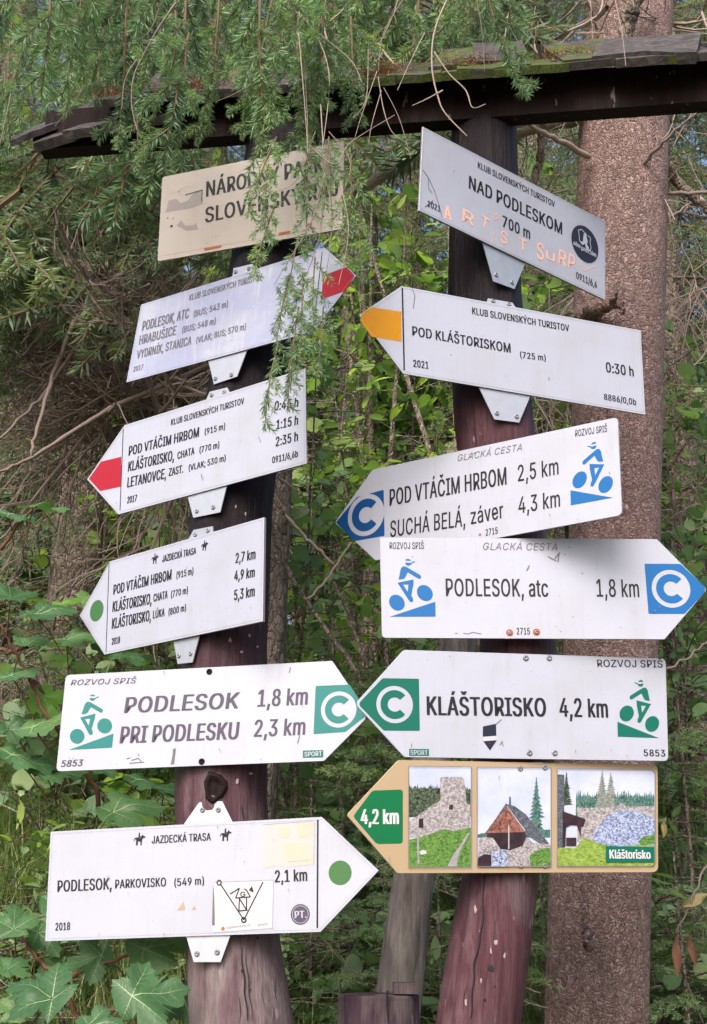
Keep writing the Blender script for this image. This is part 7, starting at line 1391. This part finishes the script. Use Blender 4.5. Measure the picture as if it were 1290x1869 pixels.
for px, Y in ((-120, 10.5), (760, 12), (1150, 10.8), (1420, 10.5), (-150, 17), (620, 20), (250, 22), (1000, 22)):
    far_tree(px, Y, 70 * 8 / Y, 'spruce deep in the shaded forest behind the signs', 'far forest spruces', random.uniform(9, 12), random.uniform(.3, 1.5), FAR, .55, 5, 1.3)

# ------------------------------------------------------------------ broad leaved undergrowth
def leaf_mesh(name, m, ln=1.0, wd=.55, fold=.12, seed=0):
    prof = [(0, 0), (.12, .55), (.32, .95), (.55, 1.0), (.78, .62), (1.0, 0)]
    V = []; T_ = []
    for t, w in prof: V.append((t * ln, 0, -.18 * t * t * ln)); 
    for s in (1, -1):
        for t, w in prof[1:-1]: V.append((t * ln, s * w * wd / 2, fold * w * wd - .18 * t * t * ln))
    Fc3 = []; Fc4 = []
    for s, o in ((1, 6), (-1, 10)):
        Fc3 += [[0, 1, o] if s < 0 else [1, 0, o], [5, 4, o + 3] if s < 0 else [4, 5, o + 3]]
        for k in range(3):
            q = [1 + k, 2 + k, o + k + 1, o + k]; Fc4.append(q if s < 0 else q[::-1])
    return np_mesh(name, V, [np.array(Fc3), np.array(Fc4)], [m], None, True, np.full(len(V), .5))
LEAVES = [leaf_mesh('leaf', M_LEAF, 1, w, f_) for w, f_ in ((.38, .2), (.60, .12), (.82, .05))]
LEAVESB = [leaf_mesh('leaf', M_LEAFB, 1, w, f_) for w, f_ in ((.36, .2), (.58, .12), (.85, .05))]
_lv = np.array([v.co for v in LEAVES[1].vertices]); _lf3 = [list(p.vertices) for p in LEAVES[1].polygons if len(p.vertices) == 3]; _lf4 = [list(p.vertices) for p in LEAVES[1].polygons if len(p.vertices) == 4]

def rand_rot(rg, tilt=.6):
    return np.array((Matrix.Rotation(rg.uniform(0, 6.28), 3, 'Z') @ Matrix.Rotation(rg.normal(.25, tilt), 3, 'Y') @ Matrix.Rotation(rg.normal(0, tilt), 3, 'X')))

def shrub(px, Y, h, spread, n_leaf, size, label, bright=False, parts=True, seed=0, x=None, group=None, name='leafy_shrub', zoff=0):
    rg = np.random.default_rng(seed)
    if x is None: x = P(px, 1400, Y)[0]
    b = np.array([x, Y, gh(x, Y) - .03 + zoff])
    root = empty(name, b, label, 'shrub', group)
    ns = int(4 + spread * 4); tips = []
    mbx = MB()
    for i in range(ns):
        a = rg.uniform(0, 6.28); out = rg.uniform(.1, 1) * spread
        st = polyline((rg.normal(0, .05), rg.normal(0, .05), 0), (math.cos(a) * out / h, math.sin(a) * out / h, 1), h * rg.uniform(.6, 1.1), 14, .25, .35, rg)
        mbx.tube(st, np.linspace(.008 * h / 1.5, .002, len(st)), 5)
        for k in range(4, 15):
            tips.append((st[k], st[k] - st[k - 1]))
            for _ in range(2):
                a2 = rg.uniform(0, 6.28); tw = polyline(st[k], (math.cos(a2), math.sin(a2), .35), rg.uniform(.12, .40), 5, .4, .4, rg)
                mbx.tube(tw, np.linspace(.003, .0012, 6), 3)
                for q in tw[1:]: tips.append((q, tw[-1] - tw[0]))
    mbx.obj('stem', M_BARK2, root)
    idx = rg.integers(0, len(tips), n_leaf)
    if parts:
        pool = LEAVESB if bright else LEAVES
        for i in idx:
            p, d = tips[i]; o = link('leaf', pool[int(rg.integers(0, 3))], root)
            M3 = Matrix(rand_rot(rg).tolist()); s = size * rg.uniform(.35, 1.0) ** .8 * 1.4
            o.matrix_local = Matrix.Translation(Vector(p + rg.normal(0, .012, 3))) @ M3.to_4x4() @ Matrix.Diagonal((s, s, s, 1))
    else:
        mbl = MB()
        V0 = _lv
        for i in idx:
            p, d = tips[i]; s = size * rg.uniform(.35, 1.0) ** .8 * 1.4
            V = (rand_rot(rg) @ (V0 * s).T).T + p + rg.normal(0, .02, 3); t = rg.uniform(0, 1)
            mbl.add(V, _lf3, 0, t); mbl.v.pop(); mbl.t.pop(); n0 = mbl.n - len(V)
            mbl.v.append(V); mbl.t.append(np.full(len(V), t)); mbl.f[4].append(np.array(_lf4) + n0); mbl.m[4].append(np.zeros(len(_lf4), int))
        tag(mbl.obj('foliage', M_LEAFB if bright else M_LEAF, root), kind='stuff')
    return root
shrubs = [
 (60, 4.0, .45, .45, 260, .065, 'low weeds among the grass at the lower left edge', False), (250, 4.4, .5, .5, 260, .070, 'low leafy weeds behind the lowest left sign', True), (110, 4.9, .9, .5, 280, .080, 'dark bushy weeds left of the green cycling arrow', False),
 (20, 3.5, .5, .3, 150, .06, 'small weeds under the maple leaves at the left edge', False), (520, 3.9, .5, .35, 220, .06, 'low plants just right of the lower left post', False),
 (600, 4.3, 1.3, .45, 270, .070, 'green shrub between the posts beside the blue arrow tip', False), (530, 4.8, 1.9, .5, 280, .075, 'leafy sapling just right of the left post', False),
 (700, 4.9, 2.0, .5, 280, .075, 'sapling with yellowing leaves below the yellow arrow tip', True), (600, 5.8, 2.9, .6, 290, .085, 'bright tall sapling seen between the upper signs', True),
 (290, 5.2, 1.4, .45, 270, .075, 'shrub behind the green dot arrow on the left', False), (170, 5.6, 1.9, .5, 260, .080, 'yellow green shrub below the dead tangle', True),
 (1255, 4.5, 1.2, .35, 280, .070, 'leafy shrub at the right edge beside the blue square', False), (1270, 5.6, 2.9, .5, 270, .085, 'pale sapling at the right edge beside the trunk', True),
 (660, 3.7, .55, .4, 240, .060, 'low plants below the crossing arrow tips', False), (1250, 3.7, .6, .35, 240, .060, 'low green plants right of the green cycling arrow', False),
 (800, 4.2, .9, .4, 200, .065, 'shrub peeping out between the blue and green arrows', False), (120, 6.3, 4.3, .7, 280, .105, 'bright sapling high at the left behind the tangle', True),
 (450, 6.0, 3.8, .6, 240, .085, 'sapling hidden behind the red arrows', True), (1230, 4.9, 2.4, .45, 280, .080, 'green shrub right of the trunk above the blue square arrow', False),
 (40, 6.2, 2.0, .5, 260, .085, 'green shrub at the left edge under the dead tangle', False), (700, 6.6, 4.6, .7, 290, .095, 'bright sapling high between the name board and the cream board', True), (1000, 5.6, 2.2, .5, 200, .08, 'shrub in the gap between the right post and the trunk', True), (900, 6.0, 4.0, .6, 220, .085, 'sapling behind the right post and name board', True)]
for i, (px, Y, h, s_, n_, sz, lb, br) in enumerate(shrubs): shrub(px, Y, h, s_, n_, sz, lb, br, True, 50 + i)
for i in range(32):
    rg = np.random.default_rng(900 + i); Y = rg.uniform(6.2, 13); px = rg.uniform(-80, 1380)
    shrub(px, Y, rg.uniform(1.6, 3.6), rg.uniform(.6, 1.1), 900, rg.uniform(.09, .13), 'undergrowth shrub in the dim forest beyond the signs', bool(rg.random() < .4), False, 950 + i, group='far undergrowth shrubs')

# ------------------------------------------------------------------ maple sapling lower left
def maple_mesh(m, seed):
    rg = np.random.default_rng(seed)
    lobes = [(R(-122), .46), (R(-56), .80), (0, 1.0), (R(56), .80), (R(122), .46)]
    out = []
    for k, (a, ln) in enumerate(lobes):
        tip = np.array([math.cos(a), math.sin(a)]) * ln
        d = tip / np.linalg.norm(tip); nrm = np.array([-d[1], d[0]])
        pts = [(.47, -.40), (.60, -.36), (.70, -.38), (.72, -.25), (.84, -.24), (.86, -.11), (1.0, 0), (.86, .11), (.84, .24), (.72, .25), (.70, .38), (.60, .36), (.47, .40)]
        if k == 0: pts = pts[2:]
        if k == 4: pts = pts[:-2]
        for t, s in pts: out.append(tip * t + nrm * s * ln * .85 * rg.uniform(.9, 1.1))
    # remove self-crossing by sorting on angle about the blade's centre
    c = np.array([.12, 0.0])
    o2 = sorted(out, key=lambda p: math.atan2(p[1] - c[1], p[0] - c[0]))
    n_ = len(o2)
    k1, k2 = rg.uniform(.12, .34), rg.uniform(0, 6)
    hz = lambda x, y: .09 * math.sin(5 * math.atan2(y, x + 1e-6) + .4) * math.hypot(x, y) - k1 * (x * x + y * y) + .045 * math.sin(8 * x + 4 * y + k2) + .12 * abs(y) * (1 - x)
    V = []; rings = 6
    for r_ in range(1, rings + 1):
        for p in o2:
            q = c + (p - c) * r_ / rings; V.append((q[0], q[1], hz(*q)))
    V.append((c[0], c[1], hz(*c)))
    ci = len(V) - 1
    tri = [[ci, i, (i + 1) % n_] for i in range(n_)]
    quad = [[r_ * n_ + i, (r_ + 1) * n_ + i, (r_ + 1) * n_ + (i + 1) % n_, r_ * n_ + (i + 1) % n_] for r_ in range(rings - 1) for i in range(n_)]
    nb = len(V)
    vq = []
    for a, ln in lobes:
        d = np.array([math.cos(a), math.sin(a)]); nn = np.array([-d[1], d[0]])
        st = [c * 0 + d * ln * t for t in np.linspace(0, .93, 7)]
        for i in range(6):
            w0, w1 = .009 * (1 - i / 7), .009 * (1 - (i + 1) / 7); k0 = len(V)
            for q, w in ((st[i] - nn * w0, 0), (st[i + 1] - nn * w1, 0), (st[i + 1] + nn * w1, 0), (st[i] + nn * w0, 0)): V.append((q[0], q[1], hz(*q) + .008))
            vq.append([k0, k0 + 1, k0 + 2, k0 + 3])
            if i in (2, 3, 4):                # side veins
                for s in (1, -1):
                    e = d * .7 + nn * s * .7; b0 = st[i]; b1 = st[i] + e * ln * .22; n2 = np.array([-e[1], e[0]]) * .003; k0 = len(V)
                    for q in (b0 - n2, b1 - n2 * .3, b1 + n2 * .3, b0 + n2): V.append((q[0], q[1], hz(*q) + .007))
                    vq.append([k0, k0 + 1, k0 + 2, k0 + 3])
    mi = [0] * len(tri) + [0] * len(quad) + [1] * len(vq)
    return np_mesh('leaf', V, [np.array(tri), np.array(quad + vq)], [m, M_VEIN], mi, True, rg.uniform(.3, .7) * np.ones(len(V)))
MAP = [maple_mesh(M_MAPLE, i) for i in range(4)]; MAPY = [maple_mesh(M_MAPLEY, 9)]
def maple(name, label, base_px, Y, leaves, stems):
    b = P(*base_px, Y); b[2] = gh(b[0], b[1]); root = empty(name, b, label, 'plant')
    for q in stems: limb(q, list(np.linspace(.006, .003, len(q))), M_TWIGR, root, b, 'stem', 6, .1)
    for (x, y, w, tilt, yaw, Yl, young) in leaves:
        o = link('leaf', MAPY[0] if young else random.choice(MAP), root)
        s = w / F * Yl * .56
        M = Matrix.Translation(Vector(P(x, y, Yl) - b)) @ Matrix.Rotation(R(tilt) + R(random.uniform(-8, 8)), 4, 'X') @ Matrix.Rotation(R(random.uniform(-18, 18)), 4, 'Y') @ Matrix.Rotation(R(yaw), 4, 'Z') @ Matrix.Diagonal((s, s, s, 1))
        o.matrix_local = M
        tip = P(x, y, Yl) - b; mbs_ = MB(); a2 = R(random.uniform(200, 340)); e = tip + np.array([math.cos(a2) * w / F * Yl * .5, .05, -w / F * Yl * .45])
        mbs_.tube([tip, tip * .5 + e * .5 + np.array([0, 0, .008]), e], [.0012, .0015, .002], 5); mbs_.obj('leaf_stalk', M_TWIGR, root)
maple('maple_sapling', 'young maple with broad dull green leaves at the bottom left corner', (120, 1869), 2.9,
      [(95, 1820, 190, 52, 150, 2.45, 0), (240, 1820, 190, 50, 20, 2.5, 0), (262, 1735, 165, 48, 30, 2.7, 0), (185, 1745, 120, 60, 200, 2.8, 0), (310, 1700, 120, 45, 60, 2.85, 0), (100, 1650, 150, 55, 20, 2.75, 0),
       (25, 1695, 120, 50, 100, 2.8, 0), (70, 1700, 110, 50, -40, 2.9, 0), (100, 1760, 90, 60, -80, 2.9, 0), (10, 1770, 110, 40, 60, 2.6, 0), (330, 1815, 130, 60, -60, 2.9, 0), (30, 1850, 120, 50, 90, 2.5, 0), (160, 1869, 120, 40, 0, 2.4, 0), (280, 1770, 110, 50, 140, 3.0, 0)],
      [[(160, 1900, 2.9), (110, 1790, 2.85), (60, 1740, 2.85), (25, 1690, 2.9)], [(110, 1790, 2.85), (180, 1760, 2.8), (250, 1740, 2.75)], [(160, 1900, 2.7), (200, 1850, 2.6), (240, 1825, 2.5)]])
maple('maple_sapling', 'maple branch with large leaves at the left edge beside the horse trail arrow', (40, 1500), 3.0,
      [(60, 1120, 150, 28, 10, 2.75, 0), (145, 1100, 150, 30, 20, 3.15, 0), (20, 1090, 150, 35, 110, 2.9, 0), (120, 1165, 150, 30, 0, 3.15, 0), (45, 1175, 120, 35, 60, 2.8, 0), (190, 1185, 150, 30, 20, 3.2, 0), (20, 1235, 130, 30, 90, 2.8, 0),
       (78, 1268, 110, 60, -60, 2.9, 1), (105, 1105, 90, 35, 40, 3.0, 1), (60, 1330, 160, 30, 30, 2.8, 0), (20, 1380, 160, 30, 20, 2.8, 0), (75, 1400, 150, 30, 10, 2.85, 0), (205, 1480, 170, 48, 20, 2.9, 0), (250, 1425, 150, 22, 10, 3.0, 0),
       (300, 1440, 120, 22, 0, 3.05, 0), (130, 1400, 100, 60, 100, 3.0, 0), (60, 925, 130, 18, 10, 2.7, 0), (15, 940, 110, 22, 40, 2.75, 0), (15, 1330, 90, 55, 0, 3.0, 0), (170, 1400, 90, 25, 10, 3.1, 0)],
      [[(190, 1500, 3.0), (175, 1440, 2.95), (140, 1380, 2.9), (82, 1300, 2.85), (40, 1210, 2.85), (0, 1140, 2.8)], [(50, 1180, 2.85), (20, 1190, 2.85), (-20, 1185, 2.85)], [(60, 1240, 2.9), (80, 1265, 2.9)], [(-30, 990, 2.8), (0, 1000, 2.8), (60, 930, 2.75)]])

# ------------------------------------------------------------------ grass and ground plants
def grass(name, label, n_, xr, yr, hmin, hmax, seed, wdt=.0035, tlo=.2, thi=1.0):
    rg = np.random.default_rng(seed); Vs = []; Ts = []; Fs_ = []; k = 0
    for i in range(n_):
        Y = rg.uniform(*yr); x = P(rg.uniform(*xr), 1500, Y)[0]; z0 = gh(x, Y)
        h = rg.uniform(hmin, hmax); a = rg.uniform(0, 6.28); bend = rg.uniform(.2, 1.5) * h
        w = wdt * rg.uniform(.6, 1.3); d = np.array([math.cos(a), math.sin(a), 0]); e = np.array([-d[1], d[0], 0]); t = rg.uniform(tlo, thi)
        for j, s in enumerate((0, .3, .6, .85, 1)):
            c = np.array([x, Y, z0]) + d * bend * s * s + np.array([0, 0, h * (s - .42 * s * s * bend / h)]); ww = w * (1 - s * .95)
            Vs += [c - e * ww, c + e * ww]; Ts += [t, t]
        for j in range(4): Fs_.append([k + 2 * j, k + 2 * j + 1, k + 2 * j + 3, k + 2 * j + 2])
        k += 10
    me = np_mesh(name, Vs, [np.array(Fs_)], [M_GRASS], None, True, Ts)
    tag(link(name, me), label, 'grass', None, 'stuff')
grass('grass', 'long pale and green grass on the bank at the lower left', 17000, (-80, 600), (2.95, 5.8), .10, .46, 1, .0036, 0, 1)
grass('grass', 'thin dark grass on the bank behind the posts and trunk', 9000, (600, 1400), (3.0, 6.0), .06, .22, 2, .0028, 0, .7)
grass('grass', 'far grass further up the slope', 12000, (-200, 1500), (5, 9), .15, .5, 3, .006, .1, .9)

def seedling(px, Y, n_, ln, label, zlo=.0, zhi=.5, group=None):
    x = P(px, 1800, Y)[0]; b = np.array([x, Y, gh(x, Y) - .02]); root = empty('spruce_seedling', b, label, 'young spruce', group)
    mbx = MB(); mbx.tube([(0, 0, 0), (.01, 0, zhi * .5), (0, .01, zhi + .1)], [.008, .006, .002], 6); mbx.obj('stem', M_BARK2, root)
    for i in range(n_):
        o = link('bough', random.choice(SEED), root); a = random.uniform(0, 6.28); s = ln / .42 * random.uniform(.7, 1.1)
        o.matrix_local = Matrix.Translation((0, 0, random.uniform(zlo, zhi))) @ Matrix.Rotation(a, 4, 'Z') @ Matrix.Rotation(random.uniform(-.25, .25), 4, 'Y') @ Matrix.Diagonal((s, s, s, 1))
for px, Y, n_, ln, lb, zh in ((620, 3.2, 22, .30, 'bright young spruce between the left post and the log stub', .40), (800, 3.4, 20, .30, 'young spruce between the grey stake and the right post', .55), (560, 3.7, 26, .36, 'young spruce right of the lowest left sign', .65),
                              (1245, 3.5, 26, .32, 'feathery young spruce at the lower right corner', .55), (1270, 4.0, 30, .45, 'young spruce at the right edge below the green arrow', .8), (990, 3.6, 20, .35, 'little spruce in the gap beside the big trunk', .6),
                              (700, 4.3, 30, .5, 'young spruce behind the lower arrows between the posts', .9), (470, 4.0, 20, .4, 'young spruce behind the lower left post', .6)):
    seedling(px, Y, n_, ln, lb, 0.05, zh)
for i in range(26):                            # dry sticks lying over the bank
    x = random.uniform(540, 1300); y = random.uniform(1560, 1869); Y = random.uniform(3.0, 3.8)
    if i == 0: br = empty('dead_brushwood', P(700, 1800, 3.3), 'pale dead sticks lying low behind the posts', 'branch')
    o = link('dead_twig', random.choice(DEADP), br)
    orient(o, P(x, y, Y), P(x + random.uniform(-160, 160), y + random.uniform(-50, 50), Y + random.uniform(-.1, .3)), random.uniform(0, 6), .5, np.array(br.location))
# thin stems crossing the gap between the posts
for pts, lb, r_ in (([(505, 920, 3.9), (560, 985, 3.9), (610, 1030, 3.9)], 'pale thin dead stem slanting right of the left post', .006), ([(500, 960, 3.8), (520, 1030, 3.8), (560, 1100, 3.8), (640, 1210, 3.75), (660, 1250, 3.75)], 'dark slanting stem between the posts', .007),
                    ([(610, 1060, 3.9), (640, 1130, 3.9), (670, 1220, 3.9)], 'short dark stem left of the blue rider arrow', .006), ([(560, 1100, 3.8), (600, 1050, 3.85), (640, 990, 3.9)], 'forked thin stem beneath the blue arrow tip', .004)):
    b = P(*pts[-1]); root = empty('bare_stem', b, lb, 'branch'); limb(pts, [r_] * (len(pts) - 1) + [r_ * .7], M_BARK2 if 'dark' in lb else M_DEAD2, root, b, 'stem', 6, .2)
# dry and yellow leaves at the lower right
limb([(1300, 1560, 3.25), (1262, 1640, 3.2), (1237, 1700, 3.2)], [.003, .0025, .0015], M_DEAD, spr, sbase, 'dead_twig', 5)
def blade(name, label, px, py, Y, ln, wd, rot, m):
    V = []; n_ = 12
    for i in range(n_ + 1):
        t = i / n_; w = wd * math.sin(math.pi * min(1, t * .97 + .02)) ** .8
        V += [(-w, .012 * math.sin(5 * t), -t * ln), (0, -.010 + .02 * math.sin(3 * t), -t * ln), (w, .014 * math.sin(5 * t + 1), -t * ln)]
    Fq = [[3 * i + j, 3 * i + j + 1, 3 * i + j + 4, 3 * i + j + 3] for i in range(n_) for j in (0, 1)]
    o = link(name, np_mesh(name, V, [np.array(Fq)], [m], None, True, np.full(len(V), .5)))
    o.matrix_world = Matrix.Translation(Vector(P(px, py, Y))) @ Matrix.Rotation(R(rot), 4, 'Y'); return tag(o, label, 'leaf')
blade('dry_leaf', 'long reddish dry leaf hanging at the lower right, left one of two', 1237, 1705, 3.2, .095, .0095, 6, M_BROWNLEAF)
blade('dry_leaf', 'reddish dry leaf at the lower right edge, right one of two', 1258, 1706, 3.22, .07, .008, -6, M_BROWNLEAF)
blade('yellow_leaf', 'pale yellow curled leaf right of the picture arrow', 1295, 1632, 3.2, .075, .012, 68, M_YELLOWLEAF)
blade('yellow_leaf', 'small greenish yellow leaf hanging beside the picture arrow', 1215, 1492, 3.2, .05, .006, 12, M_YELLOWLEAF)
print('objects', len(bpy.data.objects), 'tris', sum(len(m.loop_triangles) if m.loop_triangles else sum(p.loop_total - 2 for p in m.polygons) for m in bpy.data.meshes if m.users))
